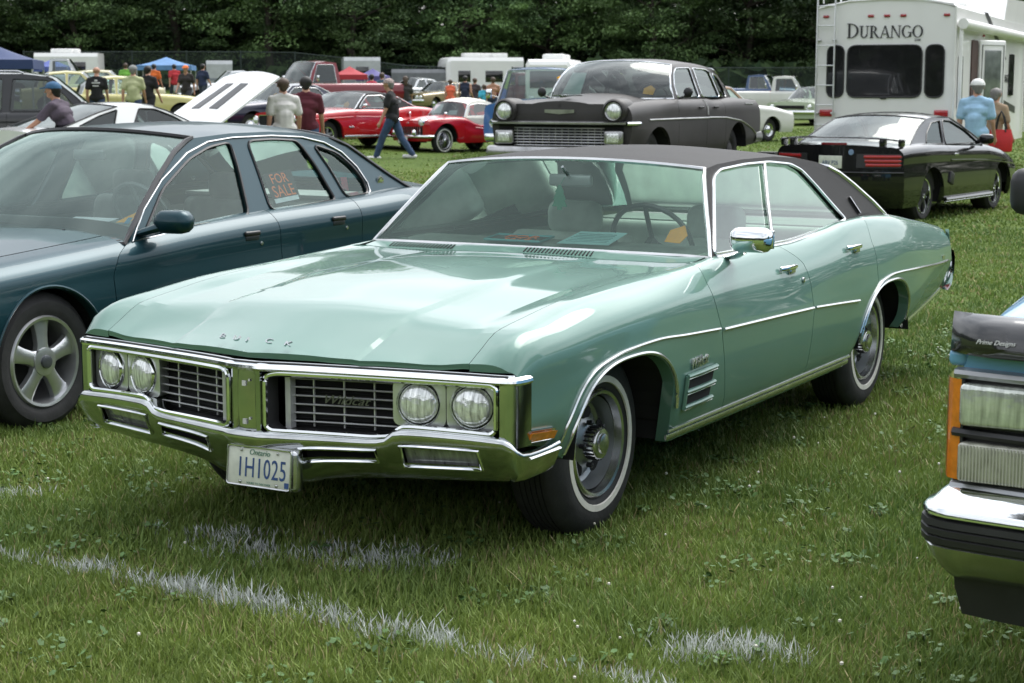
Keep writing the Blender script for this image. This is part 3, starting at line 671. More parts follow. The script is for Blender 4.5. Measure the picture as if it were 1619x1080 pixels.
# ================================================================== mint green sedan
MINT = paint('mint_metallic', (.112, .222, .182), .14, .5, amt=.04)
MINT_IN = mat('mint_vinyl', (.46, .55, .48), .55, noise=(8, .15))
VINYL = mat('black_vinyl', (.011, .0105, .011), .62, noise=(70, .25), bump=(240, .25), spec=.3)
GL_MINT = glass('tinted_glass', (.78, .92, .85), ior=2.0)
def mint_sedan():
    root = thing('parked_car', 'mint green four-door hardtop sedan with black vinyl roof and chrome front bumper', 'car', (-.39966, 6.82997, 0), 4.187879)
    B = Body([
        [(.84, .925, .485), (.58, .93, .45), (.45, .935, .38), (-.35, .925, .285), (-2.5, .925, .30), (-3.4, .915, .385), (-4.1, .875, .455), (-4.66, .82, .50)],
        [(.84, .94, .505), (.58, .95, .47), (.45, .955, .43), (-.35, .955, .345), (-2.5, .955, .355), (-3.4, .945, .43), (-4.1, .895, .50), (-4.66, .835, .54)],
        [(.84, .962, .54), (.45, .982, .53), (-.35, .988, .50), (-2.5, .985, .50), (-3.4, .975, .53), (-4.1, .915, .58), (-4.66, .85, .60)],
        [(.84, .965, .63), (.45, .992, .66), (.1, 1.0, .715), (-.35, 1.0, .712), (-.8, 1.0, .70), (-1.6, 1.0, .67), (-2.5, .997, .64), (-2.9, 1.0, .695), (-3.4, .988, .70), (-4.1, .93, .675), (-4.66, .865, .66)],
        [(.84, .960, .722), (.70, .966, .800), (.45, .974, .822), (0, .976, .846), (-.8, .962, .868), (-1.6, .950, .865), (-2.5, .955, .89), (-3.2, .965, .87), (-4.1, .905, .79), (-4.66, .855, .755)],
        [(.84, .932, .746), (.80, .934, .800), (.69, .930, .845), (.5, .915, .872), (.2, .89, .908), (-.3, .868, .934), (-.8, .866, .957), (-1.0, .866, .966), (-1.4, .866, .968), (-1.85, .868, .964), (-2.35, .866, .990), (-2.6, .862, 1.010), (-2.9, .86, 1.014), (-3.35, .855, .992), (-3.9, .84, .925), (-4.52, .80, .848), (-4.66, .79, .825)],
        [(.90, .80, .749), (.80, .80, .800), (.69, .80, .853), (.675, .80, .856), (.5, .80, .880), (.2, .80, .914), (-.3, .802, .940), (-.84, .815, .952), (-1.02, .825, .970), (-3.3, .74, .998), (-4.52, .66, .858)],
        [(.90, .70, .750), (.80, .70, .798), (.665, .69, .856), (.65, .69, .858), (.5, .69, .873), (0, .69, .918), (-.5, .70, .943), (-.84, .70, .946), (-1.02, .71, .967), (-3.3, .6, .996), (-4.52, .5, .862)],
        [(.955, .412, .754), (.80, .412, .807), (.625, .43, .8705), (.61, .43, .8725), (.45, .43, .8885), (0, .425, .9310), (-.5, .41, .9480), (-.84, .40, .9450), (-1.02, .38, .969), (-3.3, .4, .994), (-4.52, .4, .865)],
        [(.965, .385, .756), (.80, .39, .814), (.61, .39, .880), (.595, .39, .8825), (.45, .39, .896), (0, .385, .938), (-.5, .37, .954), (-.84, .36, .948), (-1.02, .36, .971), (-3.3, .2, .993), (-4.52, .2, .867)],
        [(1.03, 0, .764), (.80, 0, .836), (.61, 0, .893), (.595, 0, .895), (.45, 0, .909), (0, 0, .950), (-.5, 0, .966), (-.84, 0, .954), (-1.02, 0, .972), (-3.3, 0, .992), (-4.52, 0, .869)],
    ], sharp=(3, 7, 8, 9))
    nose = lambda y, z: Interp([(0, 1.03), (.12, 1.012), (.4, .952), (.8, .868), (.90, .85), (.97, .825), (1.02, .80)])(abs(y)) - max(0, (z - .80)) * .2
    nf = nose_fn(B, nose); AR = [(0.04, .33, .425, .847, 2.6), (-3.01, .335, .395, .873, 2.6)]
    door0 = Interp([(0, -.905), (1, -.90), (2, -.85), (3, -.785), (4, -.735), (5, -.80), (5.6, -.86)])
    door1 = Interp([(0, -1.86), (3, -1.865), (4, -1.84), (5, -1.70), (5.6, -1.66)])
    door2 = Interp([(0, -2.54), (1, -2.56), (2, -2.68), (3, -2.80), (4, -2.80), (5, -2.90), (5.6, -2.95)])
    tail = lambda y, z: -4.62 + .10 * (abs(y) / .85) ** 3 + .10 * abs(z - .70)
    tf = nose_fn(B, lambda y, z: tail(y, z)); T1 = 5.45
    for s in (1, -1):
        obj('front_fender', panel(M(), B, nf, door0, 0, 6, 40, {0: 2, 1: 3, 2: 5, 3: 7, 4: 9, 5: 5}, s, AR[:1], edge0=False), MINT, root, smooth=36)
        obj('front_door', panel(M(), B, door0, door1, 0, T1, 14, {0: 2, 1: 3, 2: 4, 3: 6, 4: 7, 5: 4}, s), MINT, root, smooth=36)
        obj('rear_door', panel(M(), B, door1, door2, 0, T1, 14, {0: 2, 1: 3, 2: 4, 3: 6, 4: 7, 5: 4}, s, AR[1:]), MINT, root, smooth=36)
        obj('quarter_panel', panel(M(), B, door2, tf, 0, 6, 34, {0: 2, 1: 3, 2: 5, 3: 7, 4: 9, 5: 5}, s, AR[1:], edge1=False), MINT, root, smooth=36)
    m = M()
    for s in (1, -1): panel(m, B, nf, lambda t: -.865, 6.02, 10, 42, 5, s, (), up=True, botlip=0)
    hood = obj('hood', m, MINT, root, smooth=8)
    for s in (1, -1):
        P = [B.S(nf(t), t) for t in rows_t(4.3, 6, 6)]; obj('fender_lip', M().grid([[(p[0], s * p[1], p[2]) for p in P], [(p[0] - .002, s * p[1] * .999, .7405) for p in P]]), MINT, root, smooth=40)
    P = [B.S(nf(t), t) for t in rows_t(6.02, 10, 5)]; P = [(p[0], -p[1], p[2]) for p in P[:-1]] + P[::-1]
    obj('hood_lip', M().grid([P, [(p[0] - .003, p[1], min(p[2], .747)) for p in P]]), MINT, hood, smooth=40)
    m = M()
    for s in (1, -1): panel(m, B, -.870, -1.14, 5.8, 10, 9, 3, s, (), up=True, botlip=0)
    cowl = obj('cowl', m, MINT, root, smooth=50)
    m = M()
    for s in (1, -1): panel(m, B, -3.55, tf, 6.02, 10, 14, 3, s, (), up=True, botlip=0)
    obj('trunk_lid', m, MINT, root, smooth=40)
    obj('tail_panel', endcap(M(), B, tf, tail, 5.9, 10), MINT, root, smooth=40)
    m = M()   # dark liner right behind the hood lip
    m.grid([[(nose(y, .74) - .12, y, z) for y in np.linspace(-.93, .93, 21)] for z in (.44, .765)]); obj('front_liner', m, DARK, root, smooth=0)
    for dy, z in ((.155, .954), (-.555, .955)):
        m = M()
        for i in range(19): y = dy - .165 + i * .33 / 18; pz = B.S(-.935, 10 - abs(y) / .36 if abs(y) < .36 else 8.9 - (abs(y) - .36) / .30); m.box((-.935, y, pz[2] + .0015), (.085, .0052, .003), rz=.30, ry=.12)
        obj('cowl_vent', m, DARK, cowl)['kind'] = 'stuff'
    underbody(root, .60, -3.48, .90, (0, -3.045), .355, z0=.29)
    tub(root, -.82, -3.5, .80, .42, .93, mat('mint_trim_panel', (.18, .25, .21), .6, noise=(9, .15)))
    # ---- front bumper: sweeps across the nose and round the corners
    XB = Interp([(0, 1.052), (.055, 1.050), (.11, 1.030), (.5, .938), (.8, .880), (.93, .860), (.965, .845), (.98, .78), (.984, .70)])
    def plan():
        p = [(XB(y), y) for y in np.linspace(0, .93, 32)] + [(.853, .950), (.842, .965), (.826, .975), (.78, .980), (.72, .981), (.64, .980), (.57, .976)]
        return [(x, -y) for x, y in p[:0:-1]] + p
    PL = plan(); NP = len(PL)
    def outn(i): a, b = PL[max(0, i - 1)], PL[min(NP - 1, i + 1)]; t = Vector((b[0] - a[0], b[1] - a[1])).normalized(); return (t.y, -t.x)
    ztop = Interp([(0, .500), (.42, .497), (.50, .502), (.55, .536), (.6, .538), (.935, .528), (.965, .49), (.984, .462)])
    zbot = Interp([(0, .30), (.20, .305), (.27, .322), (.42, .338), (.7, .350), (.9, .362), (1, .372)])
    prof = [(-.07, 1.0), (-.012, 1.0), (.006, .985), (.016, .955), (.022, .90), (.022, .84), (.014, .72), (.002, .54), (-.014, .36), (-.032, .18), (-.048, .06), (-.064, .012), (-.095, 0)]
    OF = Interp([(f, o_) for o_, f in prof[3:]])
    slots = [(.205, .478, .46, .70), (.565, .842, .30, .66)]
    rows = []
    for i, (x, y) in enumerate(PL):
        n = outn(i); zt, zb = ztop(abs(y)), zbot(abs(y)); sx = 1 - .7 * smooth(.965, .981, abs(y))
        rows.append([(x + n[0] * o_ * sx, y + n[1] * o_ * sx, zb + (zt - zb) * f) for o_, f in prof])
    m = M(); n0 = 0
    full = M().grid(rows)
    fm = []
    for f in full.f:
        c = [sum(full.v[i][k] for i in f) / 4 for k in range(3)]; fr = (c[2] - zbot(abs(c[1]))) / (ztop(abs(c[1])) - zbot(abs(c[1])))
        cut = any(a < abs(c[1]) < b and lo < fr < hi and c[0] > .8 for a, b, lo, hi in slots)
        if not cut: fm.append(f)
    full.f = fm; full.mi = [0] * len(fm); bump = obj('front_bumper', full, mat('darkened_chrome', (.50, .52, .52), .13, 1.0, noise=(7, .2), bump=(24, .04)), root, smooth=45)  # chrome colour darkened to copy dim reflections of ground and grass
    bb = M(); bb.grid([[(x - .15, y, z) for (x, y) in PL[8:-8]] for z in (.36, .55)]); obj('bumper_backing', bb, DARK, bump, smooth=0)
    for s in (1, -1):
        for (a, b, lo, hi), nm in zip(slots, ('bumper_slot', 'turn_lamp')):
            P = []
            for q in np.linspace(a, b, 8): P.append((XB(q), q))
            zl = lambda q, f: zbot(q) + (ztop(q) - zbot(q)) * f
            lo_ = lo - .02; hi_ = hi + .02
            edge = [(x + OF(lo_) + .003, s * q, zl(q, lo_)) for x, q in P] + [(x + OF(hi_) + .002, s * q, zl(q, hi_)) for x, q in P[::-1]]
            so_ = obj(nm, M().tube(edge, .0065, 6, closed=True), CHROME, bump)
            if nm == 'turn_lamp':
                mm = M(); mm.grid([[(x + OF(f) - .020, s * q, zl(q, f)) for x, q in P] for f in (lo_, hi_)]); obj('lamp_lens', mm, mat('clear_lens', (.55, .57, .56), .15, .7, 1, noise=(22, .4), noise_stretch=(1, 3, .3)), so_, smooth=0)
            else:
                mm = M(); mm.grid([[(x + OF(f) - .03, s * q, zl(q, f)) for x, q in P] for f in (lo_, hi_)]); obj('slot_recess', mm, DARK, so_, smooth=0)
    # ---- upper bar, corner posts, centre post
    up = [(-.06, .700), (-.005, .700), (.006, .704), (.010, .712), (.008, .722), (-.002, .728), (-.004, .731), (-.012, .7315), (-.014, .736), (-.045, .737)]
    PU = [(XB(y), y) for y in np.linspace(0, .93, 30)] + [(.850, .952), (.836, .966), (.80, .973), (.76, .974)]; PU = [(x, -y) for x, y in PU[:0:-1]] + PU; rows = []
    for i, (x, y) in enumerate(PU):
        a, b = PU[max(0, i - 1)], PU[min(len(PU) - 1, i + 1)]; t = Vector((b[0] - a[0], b[1] - a[1])).normalized(); n = (t.y, -t.x); dz = .004 - .006 * abs(y)
        rows.append([(x + n[0] * o_, y + n[1] * o_, z + dz) for o_, z in up])
    obj('upper_bar', M().grid(rows), CHROME, bump, smooth=35)
    gr = M(); gr.tube([(XB(abs(y)) - .006, y, .7352 - .006 * abs(y)) for y in np.linspace(-.94, .94, 41)], .0045, 5); obj('bar_groove', gr, BLACK, bump)
    for s in (1, -1):
        rows = []
        for z in np.linspace(.49, .715, 7):
            ol = 0.006 * math.sin(math.pi * (z - .49) / .225)
            rows.append([(.80, s * .905, z), (.850, s * .906, z), (.862 + ol * 0, s * .912, z), (.862, s * .936, z), (.854, s * .954, z), (.836, s * .967, z), (.79, s * .973, z), (.755, s * .974, z)])
        obj('corner_post', M().grid(rows), mat('darkened_chrome'), bump, smooth=50)
    rows = []
    for z in np.linspace(.485, .712, 8):
        b = .006 * math.sin(math.pi * (z - .485) / .227); rows.append([(.93, -.074, z), (1.025, -.070, z), (1.048, -.062, z), (1.056, -.050, z), (1.050, -.043, z), (1.040 + b, -.038, z), (1.046 + b, 0, z), (1.040 + b, .038, z), (1.050, .043, z), (1.056, .050, z), (1.048, .062, z), (1.025, .070, z), (.93, .074, z)])
    cp = obj('centre_post', M().grid(rows), mat('darkened_chrome'), bump, smooth=35)
    m = M()
    for z in (.525, .66): m.box((1.051, -.004, z), (.006, .016, .018)); m.box((1.050, .018, z + .012), (.004, .007, .008))
    obj('emblem_holes', m, mat('hole_white', (.6, .6, .58), .5, noise=(40, .2)), cp)
    # opening frames
    for s in (1, -1):
        pts = [(.080, .690), (.080, .515), (.098, .500), (.46, .498), (.53, .505), (.562, .538), (.60, .541), (.885, .534), (.902, .55), (.902, .688), (.885, .698), (.12, .700)]
        q = dense(rounded(pts, .02, 3), .05)
        obj('opening_rim', M().tube([(XB(y) + .001, s * y, z) for y, z in q], .0095, 7, closed=True), CHROME, bump)
        m = M(); m.grid([[(XB(y) - .002, s * y, z) for y, z in q + [q[0]]], [(XB(y) - .075, s * y, z) for y, z in q + [q[0]]]]); obj('opening_sleeve', m, mat('sleeve_grey', (.10, .10, .105), .35, .6, noise=(12, .2)), bump, smooth=50)
        # grille
        gb = M(); gb.grid([[(XB(y) - .085, s * y, z) for y in np.linspace(.10, .90, 12)] for z in (.49, .715)]); g = obj('grille', gb, DARK, root, smooth=0)
        for i in range(6):
            z = .528 + i * .030; rows_ = [(XB(y) - .052, s * y, z) for y in np.linspace(.118, .535, 12)]
            obj('grille_bar', M().tube(rows_, .006, 6, rz=.0032), mat('grille_bar_grey', (.55, .55, .56), .35, .35, noise=(15, .2)), g)
        for y in (.215, .325, .435): obj('grille_divider', M().box((XB(y) - .060, s * y, .605), (.006, .005, .19)), mat('grille_bar_grey'), g)
        m = M()
        fr = dense(rounded([(.128, .506), (.128, .69), (.15, .695), (.15, .506)], .008), .05); obj('grille_end_post', M().box((XB(.14) - .045, s * .139, .60), (.03, .022, .19)), mat('grille_bar_grey'), g)
        for z in np.linspace(.512, .70, 9): m.tube([(XB(y) - .074, s * y, z) for y in np.linspace(.12, .55, 7)], .0026, 4)
        obj('grille_mesh', m, mat('grille_back', (.02, .02, .021), .5, .4), g)
        # headlights
        for yc in (.612, .803):
            yc0 = yc; zc = .616; rx = XB(yc) - .030
            fr = rounded([(yc - .094, zc - .078), (yc + .094, zc - .078), (yc + .094, zc + .083), (yc - .094, zc + .083)], .03, 4); fd = dense(fr, .03)
            hole = [(yc + .077 * math.cos(a), zc + .002 + .077 * math.sin(a)) for a in np.linspace(0, 2 * math.pi, 29)[:-1]]
            xs_ = lambda y: XB(abs(y)) - .030
            m = M(); m.poly([(xs_(y), s * y, z) for y, z in fd], [[(xs_(y) + .004, s * y, z) for y, z in hole]])
            q = fd + [fd[0]]; m.grid([[(xs_(y), s * y, z) for y, z in q], [(xs_(y) - .05, s * y * 1.0, z) for y, z in q]])
            h = obj('headlight', m, mat('bezel_silver', (.66, .68, .67), .33, .75, noise=(14, .15)), root, smooth=35)
            nx_ = Vector((1, s * .30, 0)).normalized(); rot = math.atan2(nx_.y, nx_.x)
            def lat(nm, prof_, mm_, c):
                t_ = M().lathe(prof_, axis='x', n=30); t_.v = [(c[0] + p[0] * math.cos(rot) - p[1] * math.sin(rot), c[1] + p[0] * math.sin(rot) + p[1] * math.cos(rot), c[2] + p[2]) for p in t_.v]; return obj(nm, t_, mm_, h)
            c = (rx, s * yc, zc + .002)
            lat('lamp_ring', [(.081, -.004), (.080, .008), (.076, .013), (.072, .006), (.070, -.01)], CHROME, c)
            lat('ring_gap', [(.072, .002), (.066, .003)], DARK, c)
            lat('lens', [(.0695, .000), (.068, .010), (.058, .020), (.04, .028), (.02, .032), (.001, .033)], LENS, c)
            for dy, dz in ((-.08, -.066),): obj('bezel_screw', M().sphere((rx + .004, s * (yc + dy), zc + dz), .006, 8), DARK, h)
        ob = M(); ob.grid([[(XB(y) - .055, s * y, z) for y in np.linspace(.545, .90, 6)] for z in (.53, .705)]); obj('lamp_surround', ob, mat('surround_grey', (.20, .21, .21), .45, .4, noise=(9, .2)), g, smooth=0)
    text('grille_script', 'Wildcat', .044, mat('script_dark', (.20, .20, .20), .3, .8), root, (XB(.33) - .032, .345, .612), (-.21, 1, 0), (0, 0, 1), shear=.45, sx=1.25)
    # hood letters
    for ch, y, dz in (('B', -.155, .006), ('U', -.085, .004), ('I', -.030, .002), ('C', .062, .004), ('K', .135, .0)):
        xx = nose(y, .79) - .035; p = None
        zz = .803 + dz - .02 * abs(y); text('hood_letter', ch, .030, DCHROME, hood, (nose(y, .79) - .030, y, zz - .003), (-.05 if y > 0 else .05, 1, 0), (-.72, 0, .55), ext=.004, sx=1.5)
    # ---- number plate
    pl = thing('number_plate', None, None); pl.parent = root; del pl['label']; del pl['category']
    bpy.data.objects.remove(pl)
    pc = Vector((1.066, .068, .372)); PS = .88; m = M().rbox(tuple(pc), (.006, .315, .155), .0029, n=2, ry=-.10); pt = obj('number_plate', m, PLATE_W, root, smooth=50)
    upv = (-.10, 0, 1)
    text('plate_number', '1H1025', .112, INK_B, pt, (pc.x + .0045 + .0005, pc.y + .012, pc.z - .008), (0, 1, 0), upv, ext=.0006, sx=.66, space=1.05)
    text('plate_heading', 'Ontario', .032, mat('plate_green_ink', (.10, .22, .16), .5), pt, (pc.x - .0008, pc.y, pc.z + .057), (0, 1, 0), upv, ext=.0006, shear=.25)
    text('plate_footer', 'YOURS TO DISCOVER', .012, mat('plate_green_ink'), pt, (pc.x + .0103, pc.y, pc.z - .066), (0, 1, 0), upv, ext=.0006)
    m = M()
    for dy in (-.09, .09): m.sphere((pc.x + .009, pc.y + dy, pc.z - .064), .008, 8); m.sphere((pc.x - .001, pc.y + dy, pc.z + .062), .006, 8)
    obj('plate_bolt', m, DCHROME, pt)
    obj('plate_sticker', M().box((pc.x + .0095, pc.y + .138, pc.z - .058), (.002, .02, .022), ry=-.1), INK_B, pt)
    ed = rounded([(pc.y - .157, -.077), (pc.y + .157, -.077), (pc.y + .157, .077), (pc.y - .157, .077)], .014)
    obj('plate_frame', M().tube([(pc.x + .004 - .1 * z, y, pc.z + z) for y, z in ed], .004, 5, closed=True), DCHROME, pt)
    m = M().rbox((1.036, .066, .368), (.05, .31, .15), .018); obj('plate_bracket', m, DCHROME, bump); pt.scale = (1, PS, PS); pt.location = (0, pc.y * (1 - PS), pc.z * (1 - PS))
    # ---- side trim
    def on(x, z, s, d=.003):
        lo, hi = 0.0, 5.0
        for _ in range(30):
            mid = (lo + hi) / 2
            if B.S(x, mid)[2] < z: lo = mid
            else: hi = mid
        p = B.S(x, lo); return (p[0], s * (p[1] + d), p[2])
    def smoothpath(pts, n=60):
        c = [0]
        for a, b in zip(pts[:-1], pts[1:]): c.append(c[-1] + math.hypot(b[0] - a[0], b[1] - a[1]))
        fx, fz = Interp(list(zip(c, [p[0] for p in pts]))), Interp(list(zip(c, [p[1] for p in pts])))
        return [(fx(c[-1] * i / n), fz(c[-1] * i / n)) for i in range(n + 1)]
    for s in (1, -1):
        t1 = smoothpath([(.520, .44), (.515, .496), (.453, .604), (.339, .684), (.20, .714), (.10, .725), (-.163, .731), (-.44, .717), (-.76, .702)])
        obj('side_trim', M().tube([on(x, z, s) for x, z in t1], .0065, 6), TRIMW, root)
        obj('side_trim', M().tube([on(x, z, s) for x, z in smoothpath([(-.80, .695), (-1.3, .683), (-1.85, .668)], 20)], .0075, 6), TRIMW, root)
        obj('side_trim', M().tube([on(x, z, s) for x, z in smoothpath([(-1.88, .667), (-2.2, .65), (-2.50, .633)], 16)], .0075, 6), TRIMW, root)
        t2 = smoothpath([(-2.575, .46), (-2.617, .541), (-2.723, .635), (-2.853, .698), (-3.052, .717), (-3.481, .705), (-4.144, .674), (-4.37, .668)])
        obj('side_trim', M().tube([on(x, z, s) for x, z in t2], .0065, 6), TRIMW, root)
        for xc, zc, Ra, e, pw in AR:
            pa = []
            for i in range(49):
                a = .12 + (2.95 - .12) * i / 48; c_, s_ = math.cos(a), math.sin(a); r_ = Ra + .010
                pa.append(on(xc + r_ * math.copysign(abs(c_) ** (2 / pw), c_), zc + e * r_ * abs(s_) ** (2 / pw), s, .004))
            obj('arch_trim', M().tube(pa, .0075, 6), TRIMW, root)
        for z0, r_ in ((.338, .007), (.312, .012)): obj('rocker_trim', M().tube([on(x, z0 + .014 * (i / 20), s, .004) for i, x in enumerate(np.linspace(-.37, -2.50, 21))], r_ * .5, 6, rz=r_), DCHROME if r_ > .01 else TRIMW, root)
        obj('rocker_trim', M().tube([on(x, .395 + .10 * (i / 12) ** 1.1, s, .003) for i, x in enumerate(np.linspace(-3.44, -4.34, 13))], .007, 6, rz=.014), TRIMW, root)
        # fender vents: three stacked louvres
        v = thing('fender_vent', None, None); bpy.data.objects.remove(v)
        fv = obj('fender_vent', M().prism([on(-.452, .545, s, .001), on(-.72, .552, s, .001), on(-.70, .425, s, .001), on(-.455, .418, s, .001)], (0, s * .004, 0)), DARK, root, smooth=0)
        for zz, l, r_ in ((.549, .0, MINT), (.486, .006, MINT), (.423, .012, MINT)):
            mm = M().tube([on(-.445 - l * .3, zz, s, .008), on(-.58, zz + .003, s, .012), on(-.725 + l, zz + .006, s, .010)], .012, 8, rz=.0095); lo_ = obj('louvre', mm, r_, fv)
            obj('louvre_edge', M().tube([on(-.445 - l * .3, zz - .011, s, .012), on(-.725 + l, zz - .005, s, .014)], .0035, 5), TRIMW, lo_)
        obj('vent_post', M().tube([on(-.447, .55, s, .008), on(-.450, .415, s, .008)], .010, 6), MINT, fv)
        a, b = on(-.68, .60, s, .004), on(-.44, .585, s, .004)
        d = Vector(a) - Vector(b) if s > 0 else Vector(b) - Vector(a)
        text('fender_script', 'Wildcat', .062, DCHROME, root, tuple((Vector(a) + Vector(b)) / 2), d, (0, 0, 1), ext=.003, shear=.45, sx=.85)
        # side marker and bumper end
        mk = M().prism([on(.775, .537, s, .003), on(.600, .523, s, .003), on(.602, .481, s, .003), on(.777, .490, s, .003)], (0, s * .006, 0)); mk = obj('side_marker', mk, TRIMW, root, smooth=0)
        obj('marker_lens', M().prism([on(.766, .530, s, .014), on(.608, .516, s, .014), on(.610, .489, s, .014), on(.768, .498, s, .014)], (0, s * .010, 0)), AMBER, mk, smooth=0)
        obj('bumper_crease', M().tube([(x, s * (.987 if x < .8 else .985), .448) for x in (.79, .70, .575)], .006, 5), TRIMW, bump)
        # handles
        for hx, hz, dz in ((-1.63, .872, -.055), (-2.50, .897, 0)):
            a = on(hx, hz, s, .028); h = obj('door_handle', M().tube([on(hx + .09, hz, s, .010), on(hx + .06, hz + .002, s, .028), on(hx - .05, hz + .002, s, .030), on(hx - .085, hz, s, .012)], .009, 8, rz=.011), CHROME, root)
            obj('handle_recess', M().rbox(on(hx - .03, hz - .016, s, .006), (.07, .02, .03), .0095), DCHROME, h)
            if dz: obj('door_lock', M().lathe([(.012, 0), (.012, .008), (.001, .010)], c=on(hx - .14, hz - .068, s, .0), sgn=s, n=12), DCHROME, h)
        obj('quarter_badge', M().box(on(-4.22, .70, s, .003), (.05, .004, .02)), DCHROME, root)
    mb = on(-1.10, .955, 1, -.03)
    mi = obj('mirror', M().rbox((-1.03, 1.02, 1.045), (.085, .185, .105), .040, rz=.12), CHROME, root); obj('mirror_stalk', M().tube([(-1.10, .90, .962), (-1.06, .94, .972), (-1.03, .985, .995), (-1.02, 1.005, 1.02)], [.034, .026, .018, .016], 10, rz=[.012, .012, .014, .014]), CHROME, mi)
    obj('mirror_glass', M().rbox((-1.074, 1.027, 1.045), (.01, .15, .078), .0045, rz=.12), mat('mirror_glass', (.75, .78, .78), .02, 1.0), mi)
    # ---- roof and glass
    yp = lambda x, z: .853 - .543 * (z - .97) - .02 * smooth(-2.7, -3.7, x)
    A = [(-.985, .966), (-1.08, 1.065), (-1.21, 1.20), (-1.30, 1.285), (-1.345, 1.318)]
    top = [(-1.345, 1.318), (-1.5, 1.334), (-1.8, 1.345), (-2.2, 1.345), (-2.5, 1.327), (-2.72, 1.30), (-2.86, 1.272)]
    C = [(-2.86, 1.272), (-2.98, 1.235), (-3.12, 1.17), (-3.30, 1.07), (-3.42, .985)]
    win = [(-1.035, .975), (-1.10, 1.03), (-1.30, 1.20), (-1.40, 1.285), (-1.50, 1.310), (-1.8, 1.322), (-2.1, 1.322), (-2.36, 1.302), (-2.47, 1.268), (-2.56, 1.19), (-2.66, 1.09), (-2.745, 1.012), (-2.62, 1.003), (-2.35, .986), (-1.85, .970), (-1.4, .972)]
    rw, rb = greenhouse(root, A, top, C, [win], yp, VINYL, VINYL, GL_MINT, bow=(-.02, .06), bowr=(.05, .04), crown=.035, win_trim=TRIMW, tr=.008, ws_trim=(TRIMW, .011), rr_trim=(TRIMW, .012), wr=.03, roofshape=2.0, head_m=mat('mint_headliner', (.22, .29, .25), .8, noise=(5, .1)), glass_ws=glass('windshield_glass', (.92, 1.0, .95), ior=1.78, refl=(.78, 1, .89)))
    for s in (1, -1):
        obj('window_divider', M().tube([(-1.70, s * (yp(0, .97) + .001), .968), (-1.86, s * (yp(0, 1.14) + .001), 1.14), (-2.045, s * (yp(0, 1.32) + .001), 1.322)], .009, 6), TRIMW, root)
        obj('belt_trim', M().tube([(x, s * (yp(x, z) + .004), z) for x, z in ((-2.72, 1.004), (-2.9, 1.004), (-3.2, .995), (-3.42, .985))], .010, 6), TRIMW, root)
        obj('belt_trim', M().tube([(x, s * (yp(x, z) + .012), z) for x, z in ((-1.02, .966), (-1.4, .965), (-1.85, .962), (-2.35, .982), (-2.72, 1.004))], .008, 6), TRIMW, root)
        obj('pillar_emblem', M().tube([(-2.945, s * (yp(-2.9, 1.115) + .006), 1.115), (-2.985, s * (yp(-2.9, 1.03) + .006), 1.03)], .012, 6, rz=.006), DCHROME, root)
    # ---- wheels
    wf = dict(ww=(.18, .36)); four_wheels(root, (0.0,), .835, .358, .205, .205, 'rally', **wf); four_wheels(root, (-3.085,), .835, .358, .205, .205, 'rally', **wf)
    # ---- interior
    for s in (1, -1): seat(root, -1.72, s * .39, .70, MINT_IN, .36, .50, rest=True)
    seat(root, -2.62, 0, 1.45, MINT_IN, .36, .50)
    obj('dashboard', M().rbox((-1.20, 0, .90), (.26, 1.56, .17), .06).rbox((-1.10, 0, .935), (.16, 1.5, .03), .014), mat('mint_dash', (.20, .26, .22), .5, noise=(8, .2)), root)
    obj('parcel_shelf', M().box((-3.22, 0, .945), (.5, 1.44, .02)), mat('mint_dash'), root)
    steering(root, -1.42, .38, .98, mat('wheel_rim_dark', (.03, .04, .035), .35), .195)
    mr = obj('inside_mirror', M().rbox((-1.30, .02, 1.255), (.025, .22, .055), .012).tube([(-1.28, .02, 1.27), (-1.22, .02, 1.32)], .008, 5), mat('mirror_back', (.30, .34, .34), .3, .3), root)
    # ---- tail
    rbm = M(); PR = [(-4.50, y) for y in np.linspace(-.74, .74, 11)]; PR = [(-4.42, -.86), (-4.46, -.82)] + PR + [(-4.46, .82), (-4.42, .86)]; PR = [(-4.15, -.905)] + PR + [(-4.15, .905)]
    rbm.grid([[(x - o_, y * (1 + o_ * .3), z) for o_, z in ((0, .72), (.035, .705), (.05, .66), (.045, .58), (.02, .50), (-.02, .47))] for x, y in PR[1:-1]]); obj('rear_bumper', rbm, CHROME, root).location.x = -.15
    for s in (1, -1):
        obj('tail_lamp', M().rbox((-4.455, s * .62, .76), (.06, .42, .075), .02), REDL, root).location.x = -.15
        obj('fender_cap', M().prism([(-4.38, s * .835, .84), (-4.47, s * .80, .80), (-4.52, s * .79, .72), (-4.50, s * .80, .60), (-4.40, s * .83, .52), (-4.42, s * .845, .68)], (0, s * .022, 0)), CHROME, root).location.x = -.14
    return root
CAR_A = mint_sedan()
def in_car(root, p): return root.matrix_world @ Vector(p)
def flat_card(name, label, cat, pts, m, th=.0015, dots=None, group=None):
    P = [Vector(p) for p in pts]; n = (P[1] - P[0]).cross(P[2] - P[0]).normalized()
    o = obj(name, M().prism([tuple(p) for p in P], tuple(n * th)), m, None, smooth=0); tag(o, label, cat, group); return o
bpy.context.view_layer.update()
